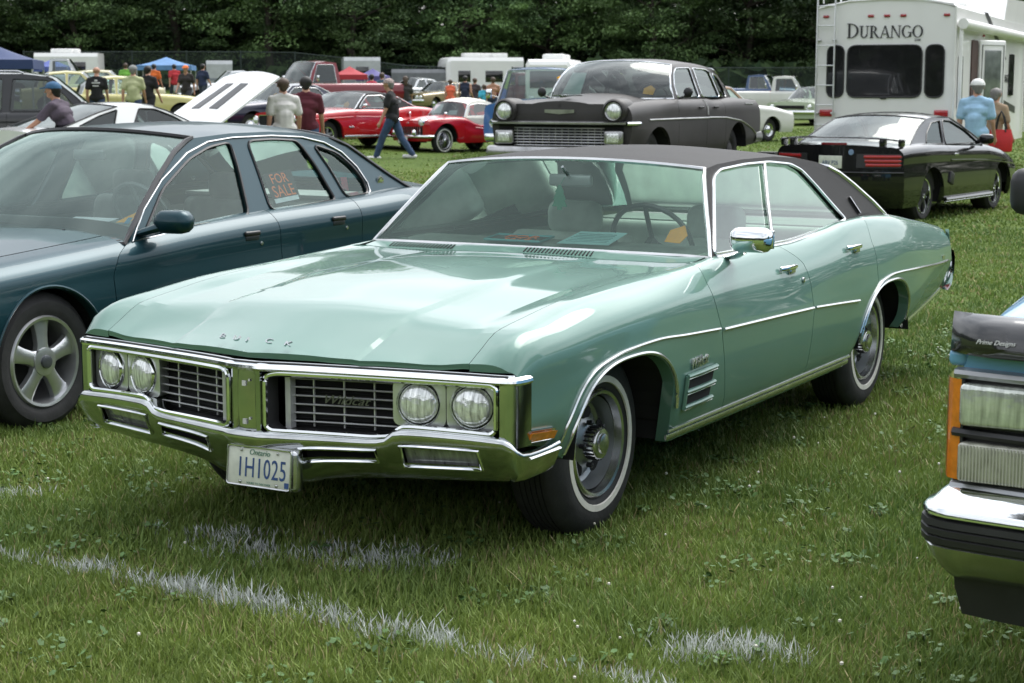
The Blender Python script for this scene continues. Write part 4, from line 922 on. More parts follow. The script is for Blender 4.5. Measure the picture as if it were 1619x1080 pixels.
def dash_items():
    W = lambda p: CAR_A.matrix_world @ Vector(p)
    S_ = flat_card('sale_sign', 'black and orange FOR SALE sign lying on the dash of the mint sedan', 'sign', [W(p) for p in ((-1.075, -.30, .985), (-1.075, -.02, .985), (-1.20, -.02, .998), (-1.20, -.30, .998))], mat('sign_black', (.015, .016, .018), .35))
    fr = [W(p) for p in ((-1.072, -.305, .988), (-1.072, -.015, .988), (-1.205, -.015, 1.001), (-1.205, -.305, 1.001))]; obj('sign_border', M().tube(fr, .006, 5, closed=True), mat('teal_border', (.12, .50, .50), .5), S_)
    ORG = mat('sign_orange', (1.0, .22, .05), .5, noise=(40, .1)); x = (CAR_A.matrix_world.to_3x3() @ Vector((0, 1, 0))); u = (CAR_A.matrix_world.to_3x3() @ Vector((-1, 0, .1)))
    text('sign_lettering', 'FOR', .085, ORG, S_, W((-1.165, -.155, .998)), x, u, sx=1.1); text('sign_lettering', 'SALE', .06, ORG, S_, W((-1.105, -.155, .991)), x, u, sx=1.1)
    p = flat_card('entry_sheet', 'pale teal paper lying on the dash of the mint sedan near the steering wheel', 'paper', [W(q) for q in ((-1.075, .07, .985), (-1.085, .325, .986), (-1.235, .345, 1.03), (-1.215, .12, 1.03))], PAPER_T)
    m = M()
    for i in range(6): a = .15 + .12 * i; A_, B_ = W((-1.085 - .13 * a, .095 + .04 * a, .9885 + .046 * a)), W((-1.09 - .13 * a, .30 + .02 * a, .9890 + .046 * a)); m.tube([A_, B_], .0014, 4)
    obj('paper_text', m, mat('pale_ink', (.16, .36, .36), .6), p)
    P = [W(q) for q in ((-1.075, .600, 1.015), (-1.06, .680, 1.012), (-1.085, .705, 1.045), (-1.125, .675, 1.085), (-1.11, .612, 1.063))]; flat_card('dash_tag', 'orange entry tag behind the windshield of the mint sedan', 'tag', P, PAPER_Y)
    # pine air freshener hanging from the mirror
    pts = [(0, 0), (.012, .0), (.012, .015), (.04, .015), (.025, .045), (.034, .045), (.018, .08), (.024, .08), (.006, .115), (-.006, .115), (-.024, .08), (-.018, .08), (-.034, .045), (-.025, .045), (-.04, .015), (-.012, .015), (-.012, 0)]
    o = obj('air_freshener', M().prism([W((-1.27, -.02 + a, 1.12 + b)) for a, b in pts], tuple(CAR_A.matrix_world.to_3x3() @ Vector((.004, 0, 0)))).tube([W((-1.27, -.02, 1.23)), W((-1.28, 0, 1.27))], .0015, 4), mat('pine_green', (.02, .26, .14), .6), None, smooth=0)
    tag(o, 'green tree-shaped air freshener hanging from the mint sedan mirror', 'air freshener')
dash_items()
# ================================================================== generic car shell
def prof_lines(w, top, sill=.26, mid=.52, tumble=.90, hoodw=.74, crown=.06, wfun=None, bulge=.985):
    """body lines for an ordinary car: top = [(x, z of the fender/belt line), ...]"""
    zt = Interp(top); xs = [p[0] for p in top]; wf = wfun or (lambda x: 1.0); L = [[] for _ in range(8)]
    for x in xs:
        z = zt(x); k = wf(x) * w
        for i, (y, zz) in enumerate(((.94 * k, sill), (.975 * k, sill + .08), (k, mid), (k * bulge, mid + (z - mid) * .55), (k * .965, z - .055), (k * tumble, z), (k * hoodw, z + crown * .45), (0, z + crown))): L[i].append((x, y, zz))
    return L
def shell(root, lines, pm, nose, tail, arches, cuts, hood=(None, None), trunk=None, nx=12, sharp=(), names=None, side_t=6, cap_t=5, ends=True, t_hood=6, nt=None):
    B = Body(lines, sharp); nf, tf = nose_fn(B, nose), nose_fn(B, tail); nt = nt or {0: 1, 1: 3, 2: 4, 3: 4, 4: 3, 5: 2}; xs = [nf] + list(cuts) + [tf]
    names = names or (['front_fender'] + ['door'] * (len(xs) - 3) + ['quarter_panel'])
    for s in (1, -1):
        for i, nm in enumerate(names):
            ends_ = i in (0, len(names) - 1)
            obj(nm, panel(M(), B, xs[i], xs[i + 1], 0, side_t if ends_ else cap_t + .4, 26 if ends_ else nx, nt, s, [a for a in arches], edge0=i > 0, edge1=i < len(names) - 1), pm, root, smooth=38)
    if hood:
        m = M()
        for s in (1, -1): panel(m, B, nf, hood, t_hood + .01, B.K, 14, 5, s, (), up=True, botlip=0)
        h = obj('hood', m, pm, root, smooth=35)
    if trunk:
        m = M()
        for s in (1, -1): panel(m, B, trunk, tf, t_hood + .01, B.K, 8, 4, s, (), up=True, botlip=0)
        obj('trunk_lid', m, pm, root, smooth=40)
    if ends:
        obj('nose_panel', endcap(M(), B, nf, nose, side_t - .05, 10), pm, root, smooth=45); obj('tail_panel', endcap(M(), B, tf, tail, side_t - .05, 10), pm, root, smooth=45)
    return B, nf, tf
def side_on(B, x, z, s, d=.004, tmax=5.0):
    lo, hi = 0.0, tmax
    for _ in range(28):
        mid = (lo + hi) / 2
        if B.S(x, mid)[2] < z: lo = mid
        else: hi = mid
    p = B.S(x, lo); return (p[0], s * (p[1] + d), p[2])
def trim(root, B, pts, s, m, r=.008, name='side_trim', d=.004, n=4):
    q = []
    for a, b in zip(pts[:-1], pts[1:]): q += [(a[0] + (b[0] - a[0]) * i / n, a[1] + (b[1] - a[1]) * i / n) for i in range(n)]
    q.append(pts[-1]); return obj(name, M().tube([side_on(B, x, z, s, d) for x, z in q], r, 5), m, root)
def bumper(root, nose, w, z, h, out, m, name='front_bumper', wrap=.35, sgn=1, thick=.05, n=16):
    P = [(nose(y, z) + sgn * out, y) for y in np.linspace(-w * .93, w * .93, 2 * n + 1)]; x0 = P[0][0]
    P = [(x0 - sgn * wrap, -w), (x0 - sgn * .10, -w), (x0 - sgn * .03, -w * .985)] + P + [(x0 - sgn * .03, w * .985), (x0 - sgn * .10, w), (x0 - sgn * wrap, w)]; rows = []
    for i, (x, y) in enumerate(P):
        a, b = P[max(0, i - 1)], P[min(len(P) - 1, i + 1)]; t = Vector((b[0] - a[0], b[1] - a[1])).normalized(); nn = (t.y * sgn, -t.x * sgn)
        rows.append([(x + nn[0] * o_ * thick, y + nn[1] * o_ * thick * sgn * sgn, z + f * h) for o_, f in ((-1, .5), (-.2, .5), (.2, .38), (.4, .1), (.4, -.15), (.15, -.42), (-.3, -.5), (-1, -.5))])
    return obj(name, M().grid(rows, cu=False), m, root, smooth=50)
def round_lamp(root, x, y, z, r, yaw=0, m=LENS, ring=CHROME, name='headlight', depth=.05, vis=0):
    c, s = math.cos(yaw), math.sin(yaw)
    def lat(prof, n=20): t = M().lathe(prof, axis='x', n=n); t.v = [(x + p[0] * c - p[1] * s, y + p[0] * s + p[1] * c, z + p[2]) for p in t.v]; return t
    h = obj(name, lat([(r * 1.22, -depth), (r * 1.20, .0), (r * 1.12, .012), (r, .004)]), ring, root); obj('lens', lat([(r, 0), (r * .9, .012), (r * .6, .03), (.001, .04)]), m, h); return h
def rnd(n, a, b): return [a + (b - a) * i / (n - 1) for i in range(n)]

# ================================================================== dark teal sedan on the left
TEAL = paint('teal_metallic', (.008, .038, .050), .42, .36, coat=.45, amt=.06)
GL_GREEN = glass('green_glass', (.86, .96, .92), ior=1.5, refl=(.84, 1, .94))
def teal_sedan():
    root = thing('parked_car', 'dark teal four-door sedan with five-spoke wheels and a FOR SALE sign in a window', 'car', (-3.113, 8.925, 0), R(240))
    top = [(1.10, .70), (.9, .75), (.5, .795), (0, .83), (-.5, .865), (-.75, .885), (-1.3, .925), (-1.86, .952), (-2.4, .968), (-2.9, .985), (-3.3, 1.0), (-3.7, .985), (-4.0, .95), (-4.25, .90)]
    L = prof_lines(.985, top, sill=.25, mid=.50, tumble=.905, hoodw=.78, crown=.07, wfun=lambda x: 1 - .08 * smooth(.3, 1.1, x) ** 2 - .07 * smooth(-3.2, -4.3, x))
    nose = lambda y, z: 1.09 - .22 * (abs(y) / .95) ** 2.5 - .12 * max(0, z - .6); tail = lambda y, z: -4.28 + .14 * (abs(y) / .9) ** 3 + .10 * abs(z - .65)
    AR = [(0, .335, .365, 1.0), (-2.944, .335, .35, .85)]
    d0 = Interp([(0, -.47), (3, -.46), (4, -.52), (5, -.66), (5.4, -.70)]); d1 = -1.86; d2 = Interp([(0, -2.42), (1, -2.44), (2, -2.62), (3, -2.68), (5, -2.70)])
    B, nf, tf = shell(root, L, TEAL, nose, tail, AR, [d0, d1, d2], hood=-.60, trunk=-3.55, names=['front_fender', 'front_door', 'rear_door', 'quarter_panel'], nx=16, nt={0: 2, 1: 4, 2: 6, 3: 6, 4: 5, 5: 3})
    m = M()
    for s in (1, -1): panel(m, B, -.60, -.86, 5.2, B.K, 4, 4, s, (), up=True, botlip=0)
    obj('cowl', m, BLACK, root)
    yp = lambda x, z: .885 - .5 * (z - .9) - .03 * smooth(-2.6, -3.5, x)
    A = [(-.62, .865), (-.84, 1.03), (-1.07, 1.185), (-1.28, 1.315), (-1.42, 1.375), (-1.48, 1.39)]
    top_ = [(-1.48, 1.39), (-1.83, 1.41), (-2.2, 1.412), (-2.55, 1.395), (-2.80, 1.36)]
    C = [(-2.80, 1.36), (-2.95, 1.31), (-3.10, 1.225), (-3.28, 1.12), (-3.50, 1.005)]
    w1 = [(-.79, .905), (-1.07, 1.125), (-1.38, 1.275), (-1.60, 1.338), (-1.80, 1.360), (-1.775, 1.20), (-1.70, .940)]
    w2 = [(-1.915, .958), (-1.945, 1.20), (-1.955, 1.362), (-2.2, 1.366), (-2.44, 1.352), (-2.52, 1.20), (-2.575, 1.0), (-2.56, .985)]
    w3 = [(-2.70, .995), (-2.66, 1.15), (-2.58, 1.325), (-2.80, 1.265), (-2.92, 1.17), (-2.975, 1.07), (-2.96, 1.005)]
    BLK = mat('black_trim', (.012, .012, .013), .35, noise=(20, .1))
    greenhouse(root, A, top_, C, [w1, w2, w3], yp, TEAL, TEAL, GL_GREEN, bow=(.26, .16), bowr=(.14, .22), crown=.045, win_trim=BLK, tr=.009, ws_trim=(BLK, .016), rr_trim=(BLK, .014), wr=.05, head_m=mat('grey_headliner', (.28, .29, .28), .8, noise=(5, .1)), glass_ws=glass('teal_windshield', (.90, 1.0, .96), ior=1.8, refl=(.82, 1, .93)))
    for s in (1, -1):
        q = [(-.68, .875), (-.86, 1.03), (-1.09, 1.175), (-1.385, 1.31), (-1.60, 1.367), (-1.83, 1.385), (-2.2, 1.388), (-2.5, 1.372), (-2.70, 1.335), (-2.85, 1.272), (-2.955, 1.175), (-3.0, 1.08), (-2.995, 1.02), (-2.94, .998), (-2.6, .981), (-2.2, .964), (-1.86, .948), (-1.3, .921)]
        fx = [(yp(*p), p) for p in dense(q, .08)]; obj('chrome_trim', M().tube([(p[0], s * (y + .005), p[1]) for y, p in fx], .0058, 6, closed=True), TRIMW, root)
        mi = obj('mirror', M().rbox((-.86, s * 1.035, .972), (.15, .21, .125), .058, rz=s * .25), TEAL, root); obj('mirror_foot', M().tube([(-.77, s * .87, .91), (-.80, s * .95, .935), (-.84, s * 1.0, .955)], [.05, .04, .035], 8, rz=[.02, .025, .03]), TEAL, mi)
        for hx, hz in ((-1.60, .842), (-2.44, .873)):
            p = side_on(B, hx, hz, s, .002); h = obj('door_handle', M().rbox((p[0], p[1], p[2] + .012), (.135, .022, .028), .010), BLK, root); obj('handle_cup', M().rbox((p[0], p[1] - s * .004, p[2] - .014), (.125, .014, .03), .006), mat('cup_dark', (.008, .014, .017), .4), h)
            obj('door_lock', M().lathe([(.012, 0), (.011, .005), (.001, .006)], c=side_on(B, hx - .08, hz - .05, s, 0), sgn=s, n=10), DCHROME, h)
        e = obj('pillar_emblem', M().lathe([(.034, 0), (.034, .005), (.028, .006), (.028, .003), (.001, .003)], c=(-3.16, s * (yp(-3.16, 1.075) + .004), 1.075), sgn=s, n=18), DCHROME, root)
        obj('emblem_animal', M().box((-3.16, s * (yp(-3.16, 1.075) + .012), 1.078), (.045, .004, .010)).box((-3.147, s * (yp(-3.16, 1.075) + .012), 1.086), (.012, .004, .012)), CHROME, e)
        q = [side_on(B, .365 * 1.02 * math.cos(a), .335 + .375 * math.sin(a), s, .001) for a in rnd(25, .1, 3.05)]; obj('arch_lip', M().tube(q, .008, 6), TEAL, root)
        obj('rocker_molding', M().tube([side_on(B, x, .31, s, .006) for x in rnd(8, -.40, -2.55)], .012, 6, rz=.03), TEAL, root)
    wheel_y = .945
    four_wheels(root, (0,), wheel_y - .02, .345, .235, .225, 'five'); four_wheels(root, (-2.944,), wheel_y - .02, .345, .235, .225, 'five')
    underbody(root, 1.0, -3.6, .90, (0, -2.944), .345, z0=.25); tub(root, -.55, -3.3, .80, .38, .88, mat('grey_trim', (.14, .15, .15), .7, noise=(7, .1)))
    INT = mat('grey_cloth', (.26, .28, .27), .85, noise=(9, .15))
    for s in (1, -1): seat(root, -1.72, s * .39, .56, INT, .34, .58, rest=True)
    seat(root, -2.62, 0, 1.4, INT, .34, .52)
    obj('dashboard', M().rbox((-1.0, 0, .86), (.46, 1.5, .15), .06), mat('dash_grey', (.22, .27, .26), .6, noise=(8, .15)), root); obj('parcel_shelf', M().box((-3.2, 0, .97), (.5, 1.36, .02)), INT, root)
    steering(root, -1.34, .38, .97, mat('grey_wheel', (.13, .14, .14), .5), .19); obj('inside_mirror', M().rbox((-1.33, .0, 1.29), (.03, .24, .06), .014), mat('mirror_back'), root)
    wp = M()
    for y0 in (.55, -.10): wp.tube([(-.55, y0, .925), (-.58, y0 - .25, .935), (-.60, y0 - .58, .945)], [.012, .010, .006], 6); wp.tube([(-.57, y0 - .03, .928), (-.59, y0 - .5, .946)], .006, 4)
    obj('wiper', wp, BLACK, root)
    fb = bumper(root, nose, .97, .46, .26, .03, TEAL, 'front_bumper', wrap=.3)
    for s in (1, -1): obj('headlight', M().rbox((.97, s * .66, .66), (.12, .42, .13), .03), LENS, root); obj('tail_lamp', M().rbox((-4.22, s * .66, .72), (.07, .38, .14), .03), REDL, root)
    return root, B, yp
CAR_B, TB, TYP = teal_sedan()
bpy.context.view_layer.update()
def teal_items():
    Mw = CAR_B.matrix_world; W = lambda p: Mw @ Vector(p)
    q = [(-1.995, .985), (-2.27, 1.005), (-2.285, 1.185), (-2.005, 1.165)]; d = .022
    S_ = flat_card('sale_sign', 'black and orange FOR SALE sign inside the rear door window of the teal sedan', 'sign', [W((x, TYP(x, z) - d, z)) for x, z in q], mat('sign_black'))
    ORG = mat('sign_orange'); a, b = Vector((-2.01, TYP(-2.01, 1.1) - d + .005, 1.09)), Vector((-2.27, TYP(-2.27, 1.1) - d + .005, 1.105)); R3 = Mw.to_3x3(); x = R3 @ (b - a); u = R3 @ Vector((0, -.5, 1)).normalized()
    c = lambda z: W((-2.135, TYP(-2.135, z) - d + .004, z))
    text('sign_lettering', 'FOR', .088, ORG, S_, c(1.135), x, u); text('sign_lettering', 'SALE', .105, ORG, S_, c(1.062), x, u, sx=.95)
    obj('sign_strip', M().prism([W((xx, TYP(xx, z) - d + .0045, z)) for xx, z in ((-2.01, .995), (-2.25, 1.01), (-2.255, 1.035), (-2.012, 1.02))], tuple(R3 @ Vector((0, .001, 0)))), PAPER_W, S_, smooth=0)
    flat_card('entry_sheet', 'pale blue paper lying on the dash of the teal sedan', 'paper', [W(p) for p in ((-.88, .22, .94), (-.90, .50, .94), (-1.06, .46, .955), (-1.04, .16, .955))], PAPER_W)
    flat_card('dash_tag', 'orange entry tag on the dash of the teal sedan', 'tag', [W(p) for p in ((-.93, .56, .945), (-.92, .66, .95), (-.97, .70, .985), (-1.02, .64, 1.0), (-1.00, .57, .97))], PAPER_Y)
    flat_card('pink_card', 'pink card standing on the rear shelf of the teal sedan', 'card', [W(p) for p in ((-3.20, .50, 1.0), (-3.44, .28, 1.0), (-3.42, .28, 1.075), (-3.18, .50, 1.09))], mat('pink_card', (.85, .10, .22), .6))
    flat_card('window_sticker', 'small blue sticker low in the windshield corner of the teal sedan', 'sticker', [W(p) for p in ((-.80, .735, .955), (-.79, .775, .955), (-.83, .775, .985), (-.84, .735, .985))], mat('blue_sticker', (.06, .30, .50), .5))
teal_items()

# ================================================================== blue pickup at the right edge
SKYB = paint('sky_blue_paint', (.16, .38, .60), .1, .35)
def blue_pickup():
    root = thing('pickup_truck', 'light blue pickup truck with chrome bumper, amber corner lamp and black hood deflector', 'pickup truck', (2.372, 4.585, 0), R(238))
    top = [(.90, 1.045), (.6, 1.10), (0, 1.145), (-.6, 1.16), (-1.0, 1.16), (-1.6, 1.14), (-3.2, 1.13), (-4.2, 1.12)]
    L = prof_lines(.965, top, sill=.42, mid=.72, tumble=.92, hoodw=.80, crown=.05, wfun=lambda x: 1 - .035 * smooth(.3, .9, x))
    nose = lambda y, z: .895 - .05 * (abs(y) / .95) ** 4 - .06 * max(0, z - .98); tail = lambda y, z: -4.2
    B, nf, tf = shell(root, L, SKYB, nose, tail, [(0, .40, .43, .98), (-3.34, .40, .42, .98)], [-.62, -1.75], hood=-.62, names=['front_fender', 'door', 'bed_side'], side_t=6)
    yp = lambda x, z: .89 - .28 * (z - 1.14)
    greenhouse(root, [(-.55, 1.14), (-.85, 1.42), (-1.15, 1.70)], [(-1.15, 1.70), (-1.5, 1.74), (-1.9, 1.72)], [(-1.9, 1.72), (-1.96, 1.45), (-2.0, 1.14)], [[(-.80, 1.17), (-1.2, 1.66), (-1.80, 1.67), (-1.84, 1.17)]], yp, SKYB, SKYB, GL_GREEN, bow=(.16, .10), bowr=(.02, .02), crown=.03, win_trim=BLACK, ws_trim=(BLACK, .014))
    m = M()
    for s in (1, -1): panel(m, B, -.62, -.86, 5.2, B.K, 3, 3, s, (), up=True, botlip=0)
    obj('cowl', m, BLACK, root); tub(root, -.6, -1.95, .80, .6, 1.1, BLACK)
    m = M().box((-3.05, 0, .75), (2.2, 1.5, .04)).box((-1.98, 0, .95), (.04, 1.6, .4)); obj('bed_floor', m, SKYB, root, smooth=0)
    # grille assembly
    ga = M(); ga.grid([[(nose(y, z) + .012, y, z) for y in np.linspace(-.90, .90, 21)] for z in (.665, .80, .96)]); g = obj('grille_panel', ga, BLACK, root)
    def strip(z0, z1, out, m_, nm, y1=.925, d=.03): 
        rows = []
        for y in np.linspace(-y1, y1, 31): x = nose(y, .8) + out; rows.append([(x - d, y, z1), (x, y, z1 - .004), (x + .006, y, (z0 + z1) / 2), (x, y, z0 + .004), (x - d, y, z0)])
        return obj(nm, M().grid(rows), m_, g, smooth=40)
    strip(.944, .972, .030, mat('grey_trim_strip', (.34, .35, .36), .3, .6, noise=(9, .1)), 'grille_strip'); strip(.795, .822, .035, BLACK, 'grille_bar')
    strip(.655, .682, .035, mat('grey_trim_strip'), 'grille_strip')
    for i in range(6): strip(.71 + i * .04, .718 + i * .04, .022, DCHROME, 'grille_bar', y1=.44)
    for s in (1, -1):
        h = obj('headlight', M().rbox((nose(.75, .8) + .018, s * .748, .885), (.05, .305, .108), .014), mat('sealed_beam', (.60, .63, .58), .12, .5, 1, noise=(18, .35), bump=(30, .3), noise_stretch=(1, 4, .5)), root)
        l = obj('parking_lamp', M().rbox((nose(.75, .74) + .016, s * .742, .738), (.05, .318, .100), .012), mat('parking_lens', (.40, .40, .33), .25, .2, 1, noise=(25, .3)), root); fl = M()
        for i in range(36): fl.box((nose(.75, .74) + .042, s * (.594 + i * .0085), .738), (.003, .0032, .092))
        fl = obj('lens_flutes', fl, mat('flute2', (.44, .44, .37), .35), l, smooth=0); fl['kind'] = 'stuff'
        am = M(); am.grid([[(nose(.9, z) + .022 + a, s * y, z) for a, y in ((.006, .898), (.0, .918), (-.012, .938), (-.045, .955), (-.13, .968))] for z in (.685, .70, .80, .93, .944)]); a_ = obj('corner_lamp', am, AMBER, root, smooth=60)
        obj('lamp_frame', M().tube([(nose(.9, z) + .026, s * .900, z) for z in (.685, .80, .944)], .006, 5), BLACK, a_)
        obj('fender_edge', M().rbox((.80, s * .925, .995), (.12, .05, .045), .015), SKYB, root)
    # smoked hood deflector
    df = M(); rows = []
    for y in np.linspace(-.945, .945, 33):
        e = smooth(.945, .86, abs(y)); x = nose(y, .97); rows.append([(x + .005, y, 1.005 + .012 * (1 - e)), (x + .055 * e + .01, y, 1.012), (x + .085 * e + .005, y, 1.04), (x + .07 * e, y, 1.085), (x + .03 * e - .01, y, 1.112), (x - .02, y, 1.108)])
    df = obj('hood_deflector', df.grid(rows), mat('smoked_acrylic', (.022, .022, .024), .12, 0, .6, noise=(30, .1)), root, smooth=60)
    for yy in (-.785,): text('deflector_script', 'Prime Designs', .0165, mat('white_ink', (.7, .7, .7), .5), df, (nose(.75, 1) + .089, yy - .015, 1.055), (-.04, 1, 0), (-.25, 0, 1), ext=.001, shear=.4, sx=1.0)
    # bumper: chrome step, rubber strip, chrome lower, black valance
    def bar(prof, m_, nm, w=.985, par=root):
        P = [(1.0 - .03 * (abs(y) / .9) ** 3, y) for y in np.linspace(-.90, .90, 33)]; e = P[-1][0]; tail_ = [(e - .018, .945), (e - .06, .972), (e - .12, .982), (e - .35, .985)]; P = [(x, -y) for x, y in tail_[::-1]] + P + tail_; rows = []
        for i, (x, y) in enumerate(P):
            a, b = P[max(0, i - 1)], P[min(len(P) - 1, i + 1)]; t = Vector((b[0] - a[0], b[1] - a[1])).normalized(); n = (t.y, -t.x); rows.append([(x + n[0] * o_, y + n[1] * o_, z) for o_, z in prof])
        return obj(nm, M().grid(rows), m_, par, smooth=50)
    b = bar([(-.11, .672), (-.05, .668), (-.03, .655), (-.012, .635), (.004, .628), (.012, .620), (.012, .606), (.0, .598)], CHROME, 'front_bumper')
    bar([(.0, .598), (.014, .596), (.016, .58), (.010, .577), (.016, .573), (.016, .558), (.010, .555), (.015, .551), (.013, .535), (-.002, .533)], mat('bumper_rubber', (.015, .015, .016), .5, noise=(20, .2)), 'rub_strip', par=b)
    bar([(-.002, .533), (.004, .525), (-.010, .495), (-.035, .462), (-.062, .438), (-.10, .425)], DCHROME, 'bumper_lower', par=b)
    rows = []
    for z, o_ in ((.44, -.06), (.40, -.075), (.33, -.085), (.315, -.14)): rows.append([(1.0 + o_ - .05 * (abs(y) / .9) ** 4, y * (1 - .02 * (z < .35)), z) for y in np.linspace(-.905, .905, 25)])
    obj('valance', M().grid(rows), BLACK, b, smooth=40)
    for s in (-1,):
        mm = obj('mirror', M().rbox((-.62, s * 1.13, 1.335), (.09, .20, .155), .045, rz=.1), BLACK, root); obj('mirror_arm', M().tube([(-.70, s * .93, 1.19), (-.66, s * 1.0, 1.23), (-.64, s * 1.08, 1.27)], .018, 6), BLACK, mm)
    four_wheels(root, (0, -3.34), .86, .37, .225, .2, 'cap'); underbody(root, .82, -4.1, .86, (0, -3.34), .37, z0=.40, z1=.7, zc=.37)
blue_pickup()
# ================================================================== other parked cars
GL_CLEAR = glass('clear_glass', (.66, .76, .73), ior=1.8); GL_DARK = glass('dark_glass', (.16, .18, .18), ior=1.7)
CABIN = mat('cabin_dark', (.05, .05, .05), .8, noise=(7, .2)); SEATG = mat('seat_grey', (.10, .10, .10), .8, noise=(8, .2))
def auto(label, loc, yaw, col, L, nose, tail, wb, Rt, wy, gh, hood, trunk, cuts, win_z, roof_m=None, style='cap', arches=None, glass_m=None, group=None, cat='car', name='parked_car', trims=TRIMW, interior=True, chrome_b=True, bz=.46, bumper_w=None, tyre_w=.19, rim=None, names=None, wheel_kw={}, bow=(.14, .12), bowr=(.10, .10), crown=.05, pillar_m=None, sharp=(), nt=None, tagpos=None, lamps=True, wr=.035, ti=.008, arch_e=1.0, seats=True, windowm=None):
    root = thing(name, label, cat, loc, yaw, group); pm = col
    arches = arches or [(0, Rt - .01, Rt + .045, arch_e), (-wb, Rt - .01, Rt + .045, arch_e)]
    B, nf, tf = shell(root, L, pm, nose, tail, arches, cuts, hood=hood, trunk=trunk, names=names, sharp=sharp, nt=nt)
    A, top, C, wins, yp = gh
    greenhouse(root, A, top, C, wins, yp, pillar_m or roof_m or pm, roof_m or pm, glass_m or GL_CLEAR, bow=bow, bowr=bowr, crown=crown, win_trim=trims, ws_trim=(trims, .012), rr_trim=(trims, .010), wr=wr, tr=ti)
    m = M()
    for s in (1, -1): panel(m, B, hood, A[0][0] - .22, 5.3, B.K, 3, 3, s, (), up=True, botlip=0)
    obj('cowl', m, pm, root)
    x0, x1, w = nose(.3, .5), tail(.3, .5), abs(L[2][len(L[2]) // 2][1])
    rim = rim or Rt * .56
    four_wheels(root, (0, -wb), wy, Rt, tyre_w, rim, style, simple=True, **wheel_kw)
    underbody(root, x0 - .2, x1 + .45, w - .08, (0, -wb), Rt, z0=L[0][2][2] + .02, z1=.5, zc=Rt - .01)
    if interior:
        tub(root, A[0][0] - .05, C[-1][0] + .12, w * .83, .38, win_z - .05, CABIN)
        if seats:
            mid = (A[0][0] + C[-1][0]) / 2
            for s in (1, -1): seat(root, mid + .30, s * .36, .52, SEATG, .34, .50)
            seat(root, mid - .55, 0, 1.15, SEATG, .34, .48)
        obj('dashboard', M().rbox((A[0][0] - .22, 0, win_z - .06), (.34, w * 1.6, .12), .05), CABIN, root); steering(root, A[0][0] - .52, .36, win_z + .02, mat('wheel_black', (.02, .02, .02), .4), .19)
    if chrome_b:
        bw = bumper_w or w * .97; bumper(root, nose, bw, bz, .14, .05, CHROME); bumper(root, tail, bw, bz, .14, .05, CHROME, 'rear_bumper', sgn=-1)
    return root, B, nf, tf
def window_tag(root, pts, label, m=PAPER_Y):
    W = lambda p: root.matrix_world @ Vector(p)
    bpy.context.view_layer.update(); return flat_card('dash_tag', label, 'tag', [W(p) for p in pts], m)
def pent(x, y, z, r=.05): return [(x, y - r, z - r * .4), (x, y + r * .8, z - r * .6), (x - .02, y + r * 1.1, z + r * .4), (x - .04, y + r * .2, z + r), (x - .02, y - r * .9, z + r * .5)]

